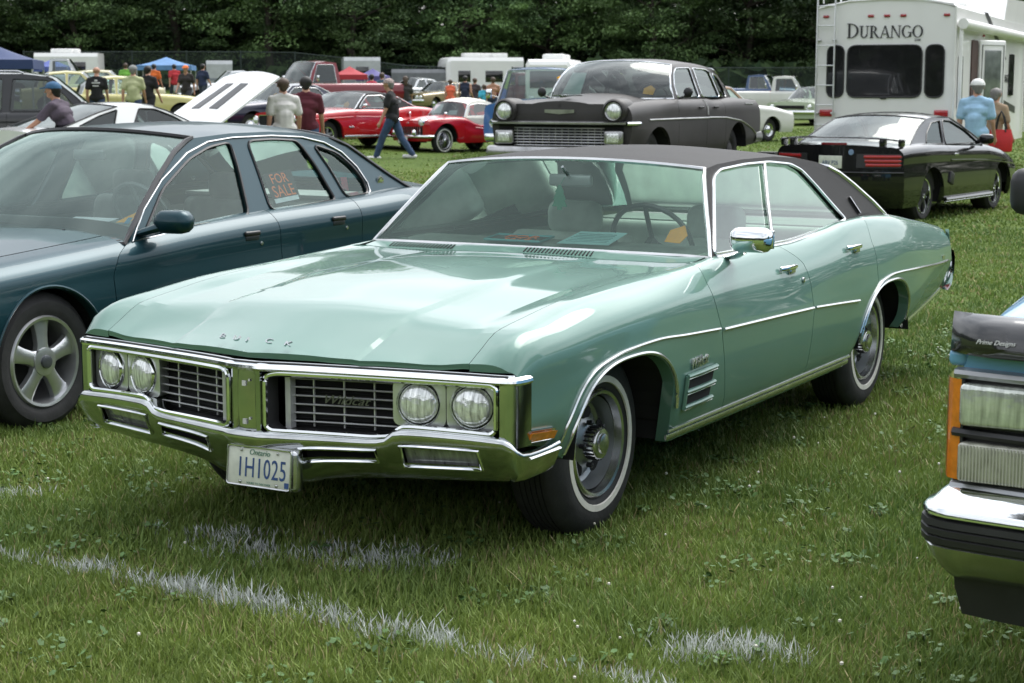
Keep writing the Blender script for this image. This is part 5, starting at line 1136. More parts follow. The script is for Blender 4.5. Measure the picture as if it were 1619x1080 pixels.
# ---- matte black fifties sedan (stands on a low trailer)
def fifties_sedan():
    d = 20.8; loc = Vector(place(880, d)); z0 = .50; cxy = Vector((.92, d + .35))
    MB_ = mat('flat_black_paint', (.032, .029, .028), .5, .0, .08, .3, noise=(2.4, .25), bump=(40, .02), spec=.35); w = .93
    L = [
        [(.80, .80, .40), (0, .87, .36), (-.5, .87, .30), (-2.0, .87, .30), (-2.92, .87, .36), (-4.2, .80, .42)],
        [(.80, .84, .46), (0, .91, .44), (-.5, .91, .40), (-2.0, .91, .40), (-2.92, .91, .44), (-4.2, .83, .48)],
        [(.80, .88, .60), (0, .93, .62), (-.5, .93, .60), (-2.0, .93, .60), (-2.92, .93, .60), (-4.2, .84, .60)],
        [(.80, .90, .76), (0, .925, .80), (-.5, .925, .80), (-2.0, .925, .80), (-2.92, .93, .80), (-4.2, .84, .78)],
        [(.80, .88, .90), (0, .90, .95), (-.5, .905, .98), (-2.0, .90, .96), (-2.92, .89, .98), (-4.2, .81, .93)],
        [(.80, .80, .985), (.4, .81, 1.01), (0, .82, 1.025), (-.5, .83, 1.035), (-1.2, .83, 1.035), (-1.9, .83, 1.035), (-2.1, .83, 1.02), (-2.92, .80, 1.04), (-4.2, .75, 1.0)],
        [(.80, .60, .94), (0, .60, 1.00), (-.5, .60, 1.03), (-2.92, .60, 1.05), (-4.2, .50, .97)],
        [(.80, .30, 1.00), (0, .30, 1.075), (-.5, .30, 1.095), (-2.92, .3, 1.08), (-4.2, .25, .99)],
        [(.82, 0, 1.02), (0, 0, 1.095), (-.5, 0, 1.11), (-2.92, 0, 1.09), (-4.2, 0, 1.0)]]
    nose = lambda y, z: .83 - .04 * (abs(y) / .9) ** 3 - .14 * max(0, z - .86); tail = lambda y, z: -4.20 + .10 * (abs(y) / .85) ** 3
    yp = lambda x, z: .835 - .36 * (z - 1.03) - .10 * smooth(-2.4, -3.2, x) - .05 * smooth(1.40, 1.5, z)
    A = [(-.72, 1.04), (-.74, 1.18), (-.84, 1.32), (-.98, 1.42), (-1.08, 1.455)]
    top = [(-1.08, 1.455), (-1.4, 1.475), (-1.8, 1.475), (-2.2, 1.46), (-2.5, 1.42)]
    C = [(-2.5, 1.42), (-2.75, 1.35), (-2.92, 1.25), (-3.05, 1.14), (-3.12, 1.05)]
    wins = [[(-.86, 1.06), (-.88, 1.2), (-1.0, 1.36), (-1.12, 1.415), (-1.62, 1.425), (-1.65, 1.06)], [(-1.76, 1.06), (-1.74, 1.425), (-2.2, 1.41), (-2.32, 1.38), (-2.42, 1.06)], [(-2.50, 1.06), (-2.42, 1.365), (-2.62, 1.30), (-2.80, 1.16), (-2.84, 1.06)]]
    yaw = R(244)
    root, B, nf, tf = auto('flat black fifties four-door sedan with round headlights and orange tag in its windshield', (cxy.x, cxy.y, z0), yaw, MB_, L, nose, tail, 2.92, .345, .80, (A, top, C, wins, yp), -.58, -3.25, [-.66, -1.68, -2.40], 1.05, style='steel', glass_m=GL_CLEAR, names=['front_fender', 'front_door', 'rear_door', 'quarter_panel'], trims=CHROME, chrome_b=False, bow=(.34, .22), bowr=(.16, .28), crown=.055, seats=True, arches=[(0, .36, .42, .85), (-2.92, .36, .41, .88)], wheel_kw=dict(paint_m=mat('black_steel', (.02, .02, .02), .6)), ti=.007)
    DULL = mat('aged_chrome', (.42, .42, .42), .28, .9, noise=(6, .3))
    for s in (1, -1):
        x = nose(.68, .9) + .035; hm = M()
        for k in range(1): hm.lathe([(.145, -.30), (.150, -.10), (.142, .03), (.120, .05), (.112, .035)], axis='x', n=24)
        hm.v = [(p[0] + x, p[1] + s * .70, p[2] + .905) for p in hm.v]; obj('headlight_hood', hm, MB_, root, smooth=60); round_lamp(root, x + .035, s * .70, .905, .092, ring=DULL)
        trim(root, B, [(.30, .80), (-.7, .80), (-1.75, .795)], s, DULL, .011); trim(root, B, [(-1.75, .80), (-2.4, .79), (-3.0, .74), (-3.6, .62), (-4.0, .50)], s, DULL, .010)
        trim(root, B, [(-3.3, .96), (-3.75, .955)], s, DULL, .012, 'fender_script')
        obj('pillar_strip', M().tube([side_on(B, -1.72, z, s, .004) for z in (1.02, .93, .83)], .016, 5), mat('primer_light', (.45, .44, .43), .6, noise=(30, .4)), root)
        for hx in (-1.45, -2.02): obj('door_handle', M().rbox(side_on(B, hx, .93, s, .018), (.17, .02, .024), .009), BLACK, root)
        pl = M(); pl.rbox((nose(.62, .55) + .05, s * .70, .60), (.05, .24, .17), .03); p_ = obj('parking_lamp', pl, DULL, root); obj('lens', M().rbox((nose(.62, .55) + .07, s * .70, .60), (.03, .16, .11), .014), LENS, p_)
        obj('mirror', M().sphere((-.80, s * .99, 1.12), .062, 12, sx=.5).tube([(-.80, s * .86, 1.04), (-.80, s * .97, 1.08)], .012, 5), BLACK, root)
    g = obj('grille', M().grid([[(nose(y, .6) + .004, y, z) for y in np.linspace(-.80, .80, 15)] for z in (.47, .745)]), DARK, root)
    for i in range(7): obj('grille_bar', M().tube([(nose(y, .6) + .028, y, .505 + i * .034) for y in np.linspace(-.58, .58, 13)], .008, 5), DULL, g)
    for i in range(14): obj('grille_divider', M().box((nose(.4, .6) + .022, -.54 + i * .083, .607), (.006, .006, .22)), DULL, g)
    rows = []
    for y in np.linspace(-.86, .86, 33): x = nose(y, .6); rows.append([(x - .02, y, .79), (x + .06, y, .79), (x + .085, y, .775), (x + .085, y, .755), (x + .05, y, .745), (x - .02, y, .745)])
    obj('grille_top_bar', M().grid(rows), DULL, root, smooth=40)
    for s in (1, -1): obj('bar_return', M().tube([(nose(.86, .6) + .06, s * .86, .765), (nose(.86, .6) - .02, s * .915, .765), (.62, s * .93, .765)], .022, 6), CHROME, root)
    fbm = bumper(root, nose, .93, .42, .15, .11, DULL)
    obj('hood_badge', M().prism([(nose(0, .92) + .004, y, z) for y, z in ((-.19, .885), (0, .868), (.19, .885), (.19, .922), (-.19, .922))], (.014, 0, 0)), DULL, root)
    obj('hood_ornament', M().prism([(.52, -.03, 1.075), (.80, -.012, 1.06), (.80, .012, 1.06), (.52, .03, 1.075)], (0, 0, .02)).prism([(.60, -.19, 1.078), (.68, 0, 1.08), (.60, .19, 1.078), (.62, 0, 1.085)], (0, 0, .010)), CHROME, root)
    for s in (1, -1): obj('tail_lamp', M().rbox((-4.15, s * .72, .80), (.1, .12, .3), .05), REDL, root)
    window_tag(root, pent(-.92, .42, 1.13, .075), 'orange entry tag behind the windshield of the flat black sedan')
    bpy.context.view_layer.update(); W = lambda p: root.matrix_world @ Vector(p)
    flat_card('entry_sheet', 'pale sheet taped inside the windshield of the flat black sedan', 'paper', [W(p) for p in ((-.60, -.62, 1.10), (-.58, -.36, 1.09), (-.74, -.34, 1.36), (-.76, -.54, 1.36))], mat('mint_paper', (.50, .68, .62), .7))
    bumper(root, tail, .86, .50, .14, .08, DULL, 'rear_bumper', sgn=-1)
    # low trailer under the car
    t = thing('car_trailer', 'low black car trailer carrying the flat black fifties sedan', 'trailer', (cxy.x, cxy.y, 0), yaw); RUST = mat('trailer_black', (.03, .03, .032), .6, noise=(6, .3))
    for s in (1, -1):
        obj('deck_rail', M().rbox((-1.6, s * .80, .43), (5.6, .46, .06), .01), RUST, t); obj('side_beam', M().rbox((-1.6, s * .55, .36), (5.6, .07, .12), .01), RUST, t)
        for x in (-1.6, -2.4): wheel(t, x, s * .55 , .19, .16, .10, 'steel', s, z=.19, simple=True, paint_m=mat('black_steel'))
    for x in (1.15, -.6, -3.2, -4.35): obj('cross_beam', M().rbox((x, 0, .355), (.09, 1.1, .10), .01), RUST, t)
    obj('tail_bracket', M().rbox((-4.42, 0, .47), (.08, 2.05, .14), .01).box((-4.5, .85, .60), (.25, .3, .05)).box((-4.5, .85, .75), (.25, .26, .04)), RUST, t)
    b = M(); pts = [W((1.13, y, 0.10)) for y in np.linspace(-1.02, .0, 9)]; b.tube(pts, [.075, .095, .10, .09, .098, .10, .088, .092, .07], 10, rz=[.06, .075, .08, .072, .078, .08, .066, .07, .05])
    b = obj('rolled_blanket', b, mat('denim_blue', (.045, .085, .150), .9, noise=(14, .3), bump=(40, .4)), None); tag(b, 'rolled faded blue blanket lying in front of the flat black sedan grille', 'blanket')
    obj('tie_string', M().tube([pts[5] + Vector((0, .11 * math.cos(a), .085 * math.sin(a))) for a in rnd(13, 0, 6.28)], .008, 4), WHITE, b)
    pk = obj('wood_plank', M().rbox((0, 0, 0), (.10, .62, .05), .006), mat('bare_wood', (.35, .22, .11), .7, noise=(8, .3), noise_stretch=(1, .1, 1))); pk.matrix_world = root.matrix_world @ Matrix.Translation((1.10, .34, .045)); tag(pk, 'bare wood plank lying beside the rolled blanket on the trailer', 'plank')
fifties_sedan()

# ---- black coupe seen from behind
def black_coupe():
    BP = paint('gloss_black', (.006, .006, .007), .0, .25, amt=.1)
    top = [(.85, .62), (.5, .74), (0, .84), (-.6, .91), (-1.1, .925), (-1.9, .945), (-2.6, .965), (-3.1, .96), (-3.6, .93)]
    L = prof_lines(.91, top, sill=.20, mid=.46, tumble=.90, hoodw=.76, crown=.045, wfun=lambda x: 1 - .10 * smooth(.2, .85, x) - .06 * smooth(-2.7, -3.6, x)); 
    nose = lambda y, z: .88 - .25 * (abs(y) / .9) ** 2.5 - .15 * max(0, z - .55); tail = lambda y, z: -3.68 + .26 * (abs(y) / .88) ** 2.8 + (.9 * max(0, .46 - z) ** 1.5 + .12 * max(0, z - .62) * .6)
    yp = lambda x, z: .83 - .52 * (z - .93) - .05 * smooth(-1.6, -2.8, x)
    A = [(-.62, .925), (-.9, 1.07), (-1.2, 1.20), (-1.42, 1.275)]; top_ = [(-1.42, 1.275), (-1.7, 1.305), (-2.0, 1.300), (-2.2, 1.275)]; C = [(-2.2, 1.275), (-2.5, 1.18), (-2.8, 1.06), (-3.02, .965)]
    w1 = [(-.80, .95), (-1.1, 1.12), (-1.45, 1.24), (-1.72, 1.255), (-1.86, 1.10), (-1.95, .955)]; w2 = [(-2.0, .96), (-1.9, 1.12), (-1.80, 1.252), (-2.1, 1.225), (-2.36, 1.10), (-2.5, .975)]
    rear = Vector((5.24, 22.0)); yaw = R(55); loc = (rear.x + 2.57 * math.cos(yaw), rear.y + 2.57 * math.sin(yaw), 0); c_ = (-math.sin(yaw), math.cos(yaw)); loc = (loc[0] + c_[0] * .80, loc[1] + c_[1] * .80, terrain(loc[0], loc[1]))
    root, B, nf, tf = auto('black two-door coupe with rear spoiler and red tail lamps parked before the white camper', loc, yaw, BP, L, nose, tail, 2.57, .325, .775, (A, top_, C, [w1, w2], yp), -.60, -3.06, [-.55, -1.98], .95, style='five_dark', glass_m=glass('smoke_glass', (.42, .50, .50), ior=1.55), trims=mat('black_trim'), chrome_b=False, bow=(.22, .12), bowr=(.12, .20), crown=.045, names=['front_fender', 'door', 'quarter_panel'], rim=.222, tyre_w=.245, nt={0: 1, 1: 4, 2: 5, 3: 5, 4: 4, 5: 3})
    # spoiler, lamps, plate, badge, mirror, side skirt
    sp = M(); rows = []
    for y in np.linspace(-.80, .80, 25):
        k = abs(y) / .80; x = -3.50 + .14 * k ** 3; z = 1.055 - .035 * k ** 4; rows.append([(x + .11, y, z + .0), (x + .03, y, z + .022), (x - .11, y, z + .018), (x - .12, y, z + .002), (x, y, z - .010), (x + .11, y, z)])
    spo = obj('spoiler', sp.grid(rows), BP, root, smooth=50)
    for s in (1, -1): obj('spoiler_leg', M().rbox((-3.48, s * .60, 1.0), (.14, .06, .11), .02).rbox((-3.36, s * .79, 1.0), (.14, .04, .10), .015), BP, spo)
    RB = mat('lamp_red_bright', (.40, .014, .02), .15, 0, 1, noise=(30, .15))
    for s in (1, -1):
        for i, z in enumerate((.835, .783, .734)):
            P = [(tail(y, z) - .006, s * y, z) for y in np.linspace(.42 + (.845 - z) * .25, .80, 9)]; P.append((tail(.80, z) + .06, s * .835, z)); la = obj('tail_lamp', M().tube(P, .016, 8, rz=.020), RB, root)
        obj('lamp_panel', M().grid([[(tail(y, z) - .003, s * y, z) for y in np.linspace(.33, .83, 8)] for z in (.70, .87)]), BLACK, root)
        obj('mirror', M().rbox((-.98, s * 1.0, 1.0), (.10, .20, .13), .05).tube([(-.93, s * .84, .95), (-.96, s * .93, .97)], .03, 6), BP, root)
        obj('door_handle', M().rbox(side_on(B, -1.78, .82, s, .006), (.13, .016, .03), .007), DCHROME, root)
        obj('side_skirt', M().tube([side_on(B, x, .25, s, .02) for x in rnd(6, -.42, -2.12)], .03, 6, rz=.03), BP, root); obj('skirt_strip', M().tube([side_on(B, x, .225, s, .04) for x in rnd(6, -.40, -2.14)], .011, 6), DCHROME, root)
        obj('side_scoop', M().rbox(side_on(B, -1.98, .52, s, .006), (.14, .03, .15), .012, ry=.3), BLACK, root)
        trim(root, B, [(.6, .62), (-.5, .70), (-1.2, .73), (-1.95, .75)], s, BP, .012, 'body_crease', d=.0)
    pl = obj('number_plate', M().rbox((tail(0, .78) - .02, 0, .765), (.012, .31, .155), .005), PLATE_W, root); text('plate_number', 'ABV P26', .075, INK_B, pl, (tail(0, .78) - .028, 0, .755), (0, -1, 0), (0, 0, 1), sx=.8)
    obj('oval_badge', M().lathe([(.036, 0), (.034, .006), (.001, .007)], axis='x', c=(tail(.22, .88) - .002, -.26, .888), n=16, sgn=-1), mat('badge_blue', (.25, .35, .55), .3, .3), root)
    obj('high_brake_lamp', M().rbox((-3.54, .02, .985), (.04, .34, .03), .01), REDL, root)
    obj('rear_bumper_crease', M().tube([(tail(y, .62) - .006, y, .64) for y in np.linspace(-.86, .86, 21)], .012, 6), BP, root)
    return root
black_coupe()

# ---- red sixties coupe with a black roof
RED = paint('bright_red', (.44, .010, .016), .0, .3)
def red_coupe():
    top = [(.80, .80), (.3, .84), (0, .86), (-.8, .90), (-1.4, .90), (-1.9, .885), (-2.2, .90), (-2.7, .945), (-3.2, .925), (-3.7, .87)]
    L = prof_lines(.90, top, sill=.24, mid=.50, tumble=.91, hoodw=.76, crown=.05, wfun=lambda x: 1 - .05 * smooth(.2, .8, x) - .08 * smooth(-2.8, -3.7, x))
    nose = lambda y, z: .88 - .10 * (abs(y) / .9) ** 4 - .10 * abs(z - .74); tail = lambda y, z: -3.76 + .06 * (abs(y) / .9) ** 2
    yp = lambda x, z: .815 - .46 * (z - .91)
    A = [(-.80, .90), (-1.0, 1.05), (-1.2, 1.19), (-1.32, 1.25)]; tp = [(-1.32, 1.25), (-1.6, 1.275), (-1.95, 1.27), (-2.2, 1.235)]; C = [(-2.2, 1.235), (-2.45, 1.15), (-2.7, 1.03), (-2.92, .93)]
    wins = [[(-.97, .93), (-1.15, 1.08), (-1.36, 1.215), (-1.85, 1.225), (-2.0, 1.15), (-2.18, .92)]]
    p = Vector(place(520, 40)); yaw = R(230)
    root, B, nf, tf = auto('red sixties two-door coupe with black vinyl roof and chrome spoked wheels', (p.x + .75 * math.sin(yaw), p.y - .75 * math.cos(yaw), p.z), yaw, RED, L, nose, tail, 2.74, .335, .75, (A, tp, C, wins, yp), -.76, -2.95, [-.80, -2.02], .92, roof_m=VINYL, style='mag', names=['front_fender', 'door', 'quarter_panel'], bow=(.16, .10), bowr=(.04, .08), crown=.045, pillar_m=VINYL)
    g = obj('grille', M().grid([[(nose(y, .7) + .01, y, z) for y in np.linspace(-.60, .60, 9)] for z in (.52, .78)]), DARK, root); obj('grille_frame', M().tube([(nose(y, .7) + .02, y, z) for y, z in rounded([(-.6, .53), (.6, .53), (.6, .775), (-.6, .775)], .06)], .014, 5, closed=True), CHROME, g)
    for s in (1, -1):
        round_lamp(root, nose(.72, .68) + .03, s * .73, .66, .085); obj('tail_lamp', M().rbox((-3.78, s * .55, .72), (.05, .26, .16), .02), REDL, root)
        obj('rocker_trim', M().tube([side_on(B, x, .285, s, .01) for x in rnd(5, -.42, -2.3)], .014, 6, rz=.03), TRIMW, root); trim(root, B, [(.5, .70), (-.8, .74), (-2.1, .72)], s, RED, .010, 'body_crease', d=0)
        obj('mirror', M().rbox((-1.0, s * .97, .99), (.06, .12, .08), .025).tube([(-1.0, s * .88, .93), (-1.0, s * .95, .97)], .01, 5), CHROME, root); obj('door_handle', M().rbox(side_on(B, -1.85, .83, s, .012), (.12, .018, .022), .008), CHROME, root)
        obj('fender_script', M().rbox(side_on(B, -.62, .50, s, .006), (.16, .008, .035), .003), TRIMW, root); obj('window_divider', M().tube([(-1.95, s * .815, .93), (-1.80, s * .68, 1.225)], .012, 5), CHROME, root)
    window_tag(root, pent(-1.0, .35, 1.0, .08), 'orange entry tag behind the windshield of the red coupe with black roof'); bpy.context.view_layer.update(); W = lambda p: root.matrix_world @ Vector(p)
    flat_card('entry_sheet', 'white paper on the dash of the red coupe with black roof', 'paper', [W(q) for q in ((-.98, -.05, .95), (-.98, .22, .95), (-1.12, .22, 1.0), (-1.12, -.05, 1.0))], PAPER_W)
red_coupe()

# ---- little red roadster with a white top
def roadster():
    w = .705
    L = [
        [(.55, .56, .30), (0, .66, .30), (-.5, .68, .24), (-1.4, .68, .24), (-2.235, .68, .30), (-3.1, .52, .36)],
        [(.55, .60, .36), (0, .69, .38), (-.5, .69, .32), (-1.4, .69, .32), (-2.235, .69, .38), (-3.1, .56, .42)],
        [(.55, .63, .52), (0, .705, .55), (-.5, .69, .50), (-1.4, .69, .50), (-2.235, .705, .55), (-3.1, .58, .52)],
        [(.55, .62, .66), (0, .70, .72), (-.5, .685, .66), (-1.0, .675, .58), (-1.4, .68, .58), (-1.8, .69, .64), (-2.235, .69, .70), (-3.1, .56, .60)],
        [(.55, .58, .75), (.3, .64, .80), (0, .66, .82), (-.4, .66, .82), (-.7, .66, .80), (-1.0, .665, .69), (-1.25, .67, .64), (-1.5, .67, .68), (-1.8, .66, .78), (-2.235, .63, .80), (-3.1, .50, .66)],
        [(.55, .50, .78), (.3, .55, .83), (0, .57, .85), (-.4, .57, .86), (-.7, .57, .85), (-1.0, .62, .72), (-1.25, .63, .66), (-1.5, .62, .71), (-1.8, .58, .82), (-2.235, .53, .835), (-3.1, .42, .68)],
        [(.55, .34, .765), (0, .40, .83), (-.7, .44, .87), (-1.25, .5, .80), (-2.235, .40, .85), (-3.1, .32, .70)],
        [(.57, 0, .775), (0, 0, .875), (-.7, 0, .90), (-1.25, 0, .88), (-2.235, 0, .87), (-3.1, 0, .72)]]
    nose = lambda y, z: .62 - .14 * (abs(y) / .65) ** 3 - .25 * max(0, z - .70); tail = lambda y, z: -3.14 + .10 * (abs(y) / .6) ** 2 + .2 * max(0, .5 - z)
    yp = lambda x, z: .62 - .36 * (z - .85)
    A = [(-.66, .84), (-.78, 1.0), (-.90, 1.15)]; tp = [(-.90, 1.15), (-1.1, 1.215), (-1.35, 1.235), (-1.6, 1.21), (-1.75, 1.16)]; C = [(-1.75, 1.16), (-1.9, 1.06), (-2.0, .95), (-2.06, .84)]
    wins = [[(-.80, .88), (-.95, 1.12), (-1.25, 1.165), (-1.55, 1.14), (-1.66, 1.02), (-1.66, .88)]]
    p = Vector(place(703, 41)); yaw = R(228)
    WTOP = mat('white_canvas', (.72, .70, .62), .8, noise=(6, .08), bump=(60, .15))
    root, B, nf, tf = auto('small red roadster with white canvas top and wire wheels', (p.x + .60 * math.sin(yaw), p.y - .60 * math.cos(yaw), p.z), yaw, RED, L, nose, tail, 2.235, .325, .60, (A, tp, C, wins, yp), -.58, -2.05, [-.62, -1.62], .86, roof_m=WTOP, style='wire', names=['front_fender', 'door', 'rear_fender'], trims=DCHROME, bow=(.10, .08), bowr=(.05, .10), crown=.06, chrome_b=False, wheel_kw=dict(ww=(.30, .55)), tyre_w=.15, rim=.205, ti=.007, seats=False, arches=[(0, .315, .40, 1.0), (-2.235, .315, .38, .9)])
    for s in (1, -1):
        # white side curtain filling the cut-down door
        zz = Interp([(-.70, .84), (-1.0, .71), (-1.25, .655), (-1.5, .70), (-1.72, .80)]); q = [(x, s * (.645 - .04 * 0), zz(x)) for x in rnd(10, -.72, -1.74)]
        obj('side_curtain', M().prism(q + [(-1.74, s * .615, .88), (-.76, s * .615, .88)], (0, -s * .02, 0)), WTOP, root, smooth=0)
        h = round_lamp(root, nose(.42, .74) + .005, s * .40, .735, .082, depth=.12); obj('mirror', M().sphere((-.05, s * .60, .93), .045, 10, sx=.7).tube([(-.05, s * .58, .85), (-.05, s * .60, .92)], .008, 5), CHROME, root)
        obj('door_handle', M().rbox(side_on(B, -1.45, .56, s, .012), (.10, .015, .02), .006), CHROME, root); obj('fog_lamp', M().sphere((nose(.35, .45) + .14, s * .33, .50), .07, 12, sx=.8), CHROME, root)
        trim(root, B, [(-1.0, .60), (-1.4, .56), (-1.7, .52)], s, RED, .012, 'door_crease', d=0)
    g = obj('grille', M().grid([[(nose(y, .55) + .006, y, z) for y in np.linspace(-.46, .46, 9)] for z in (.44, .64)]), DARK, root)
    for i in range(13): obj('grille_bar', M().box((nose(.2, .55) + .012, -.42 + i * .07, .54), (.012, .022, .19)), DCHROME, g)
    bumper(root, nose, .66, .41, .07, .10, CHROME, wrap=.2); pl = obj('number_plate', M().rbox((nose(0, .4) + .16, 0, .33), (.012, .31, .15), .005), PLATE_W, root); text('plate_number', 'TR 350', .08, INK_B, pl, (nose(0, .4) + .167, 0, .33), (0, 1, 0), (0, 0, 1), sx=.8)
    obj('hood_badge', M().prism([(nose(0, .72) + .0, -.05, .735), (nose(0, .72) + .0, .05, .735), (nose(0, .72) + .01, 0, .69)], (.012, 0, .01)), CHROME, root); bpy.context.view_layer.update(); W = lambda p: root.matrix_world @ Vector(p)
    flat_card('entry_sheet', 'white sheet behind the windshield of the red roadster', 'paper', [W(q) for q in ((-.70, -.48, .93), (-.70, -.20, .93), (-.80, -.18, 1.14), (-.80, -.44, 1.14))], PAPER_W); flat_card('entry_card', 'small white card on the dash of the red roadster', 'paper', [W(q) for q in ((-.72, .02, .90), (-.72, .30, .90), (-.78, .30, 1.0), (-.78, .02, 1.0))], PAPER_W)
roadster()

# ---- white coupe with its hood up
def white_coupe():
    WP = paint('white_paint', (.74, .75, .74), 0, .35)
    top = [(1.0, .62), (.5, .72), (0, .80), (-.6, .87), (-1.1, .90), (-1.9, .92), (-2.6, .935), (-3.2, .92), (-3.7, .88)]
    L = prof_lines(.92, top, sill=.22, mid=.48, tumble=.90, hoodw=.76, crown=.04); nose = lambda y, z: 1.05 - .2 * (abs(y) / .9) ** 3 - .2 * max(0, z - .5); tail = lambda y, z: -3.8 + .08 * (abs(y) / .9) ** 2
    yp = lambda x, z: .83 - .50 * (z - .9)
    A = [(-.72, .90), (-1.0, 1.05), (-1.3, 1.19), (-1.5, 1.25)]; tp = [(-1.5, 1.25), (-1.7, 1.275), (-2.0, 1.27), (-2.15, 1.255)]; C = [(-2.15, 1.255), (-2.5, 1.17), (-2.9, 1.04), (-3.2, .94)]
    w1 = [(-.90, .93), (-1.2, 1.10), (-1.5, 1.215), (-1.78, 1.225), (-1.98, .935)]; w2 = [(-2.30, .95), (-2.16, 1.21), (-2.5, 1.12), (-2.9, .965)]
    d = 28.5; p = Vector(place(338, d)); yaw = R(44)
    root = thing('parked_car', 'white sports coupe with raised hood and dark glass', 'car', (p.x, p.y, terrain(p.x, d) + .08), yaw)
    B, nf, tf = shell(root, L, WP, nose, tail, [(0, .32, .38, 1), (-2.57, .32, .38, 1)], [-.6, -2.05], hood=None, trunk=-3.25, names=['front_fender', 'door', 'quarter_panel'])
    greenhouse(root, A, tp, C, [w1, w2], yp, WP, WP, glass('smoke_glass'), bow=(.2, .1), bowr=(.10, .16), crown=.035, win_trim=mat('black_trim'), ws_trim=(BLACK, .012), rr_trim=(BLACK, .012), tr=.009)
    four_wheels(root, (0, -2.57), .79, .33, .22, .20, 'five', simple=True); underbody(root, .9, -3.4, .84, (0, -2.57), .33); tub(root, -.6, -3.1, .76, .38, .85, CABIN)
    for s in (1, -1): seat(root, -1.75, s * .36, .52, SEATG, .30, .5)
    obj('engine_bay', M().box((.05, 0, .62), (1.3, 1.3, .06)).rbox((.0, 0, .72), (.7, .45, .2), .05).rbox((.2, .4, .70), (.3, .2, .16), .03), mat('engine_dark', (.03, .03, .03), .5, noise=(9, .4)), root)
    # raised hood, hinged at the cowl, with two dark louvre panels
    hinge = Vector((-.50, 0, .93)); ang = R(31); dx, dz = math.cos(ang), math.sin(ang); h = M(); rows = []
    def HP(u, y, o=0): k = 1.62; bow = .05 * (1 - (y / .84) ** 2); return (hinge.x + dx * u * k - dz * (o + bow), y * (1 - .06 * u), hinge.z + dz * u * k + dx * (o + bow))
    for u in rnd(9, 0, 1): rows.append([HP(u - .06 * (y / .84) ** 2 * u, y) for y in np.linspace(-.84, .84, 13)])
    h.grid(rows); h.grid([[ (q[0] + dz * .03, q[1], q[2] - dx * .03) for q in r] for r in rows], flip=True); e = [rows[0], ]; 
    per = rows[0] + [r[-1] for r in rows[1:]] + rows[-1][::-1][1:] + [r[0] for r in rows[::-1][1:]]; h.grid([per, [(q[0] + dz * .03, q[1], q[2] - dx * .03) for q in per]]); hd = obj('hood', h, WP, root, smooth=40)
    for s in (1, -1): obj('hood_louvre', M().prism([HP(u, s * y, .004) for u, y in ((.28, .14), (.76, .11), (.76, .32), (.28, .38))], (-dz * .006, 0, dx * .006)), mat('black_trim'), hd, smooth=0)
    obj('hood_prop', M().tube([(.55, .6, .7), HP(.6, .6, -.04)], .01, 5), DARK, root)
white_coupe()

# ---- far and half hidden cars from two patterns
def far_sedan(label, px, d, yaw, col, L_=4.9, wb=2.9, W=.95, H=1.40, belt=.92, style='cap', roof_m=None, dz=0, convertible=False, fz=.80, lamps='round', ws=-.85, rearx=None, bumpz=.48, glass_m=None, fast=False, hatch=False):
    fo = (L_ - wb) * .44; ro = L_ - wb - fo; yw = R(yaw); p = Vector(place(px, d, dz)); sc = H / 1.38
    top = [(fo - .1, fz), (0, belt - .05), (ws, belt), (-1.6, belt), (-wb, belt + .02), (-wb - ro + .1, belt - .06)]
    L = prof_lines(W, top, sill=.25, mid=.52, tumble=.90, hoodw=.76, crown=.05); nose = lambda y, z: fo - .10 * (abs(y) / W) ** 3 - .08 * abs(z - .6); tail = lambda y, z: -wb - ro + .08 * (abs(y) / W) ** 3
    yp = lambda x, z: W * .89 - .45 * (z - belt); h = H - .05
    xe = -wb + (.35 if not hatch else -.25); A = [(ws + .02, belt - .01), (ws - .28, belt + (h - belt) * .6), (ws - .5, h)]; tp = [(ws - .5, h), (ws - 1.0, h + .03), (xe + .35, h - .02)]; C = [(xe + .35, h - .02), (xe + .02, belt + (h - belt) * .55), (xe - (.25 if not hatch else .1), belt)]
    mid = (ws + xe) / 2 - .05; wins = [[(ws - .14, belt + .02), (ws - .56, h - .045), (mid + .06, h - .03), (mid + .03, belt + .02)], [(mid - .04, belt + .02), (mid - .04, h - .03), (xe + .42, h - .055), (xe + .14, belt + .03)]]
    return auto(label, (p.x, p.y, p.z), yw, col, L, nose, tail, wb, .33, W * .84, (A, tp, C, wins, yp), ws + .06, xe - .22, [ws + .1, mid - .01, xe + .25], belt, roof_m=roof_m, style=style, names=['front_fender', 'front_door', 'rear_door', 'quarter_panel'], seats=False, bz=bumpz, glass_m=glass_m, interior=True), nose, tail
def lamps2(root, nose, y, z, r=.08, m=LENS):
    for s in (1, -1): round_lamp(root, nose(y, z) + .02, s * y, z, r, m=m)
(r_, B_, _, _), n_, t_ = far_sedan('dark navy seventies coupe behind the raised white hood', 372, 44.5, 222, paint('navy_paint', (.012, .014, .035), .2, .35), H=1.36); lamps2(r_, n_, .68, .66); window_tag(r_, pent(-1.0, .42, 1.05, .09), 'orange entry tag behind the windshield of the dark navy coupe')
(r_, B_, _, _), n_, t_ = far_sedan('gold seventies sedan with twin headlights far across the field', 668, 88, 232, paint('gold_paint', (.30, .24, .13), .4, .4), L_=5.4, wb=3.0, W=1.0, H=1.42); lamps2(r_, n_, .80, .66, .08); lamps2(r_, n_, .58, .66, .08); obj('grille', M().box((n_(0, .6) + .005, 0, .66), (.02, .9, .16)), DARK, r_)
(r_, B_, _, _), n_, t_ = far_sedan('small silver hatchback far across the field', 622, 92, 225, paint('silver_paint', (.48, .50, .51), .5, .35), L_=4.0, wb=2.5, W=.86, H=1.46, belt=.94, hatch=True); lamps2(r_, n_, .6, .66)
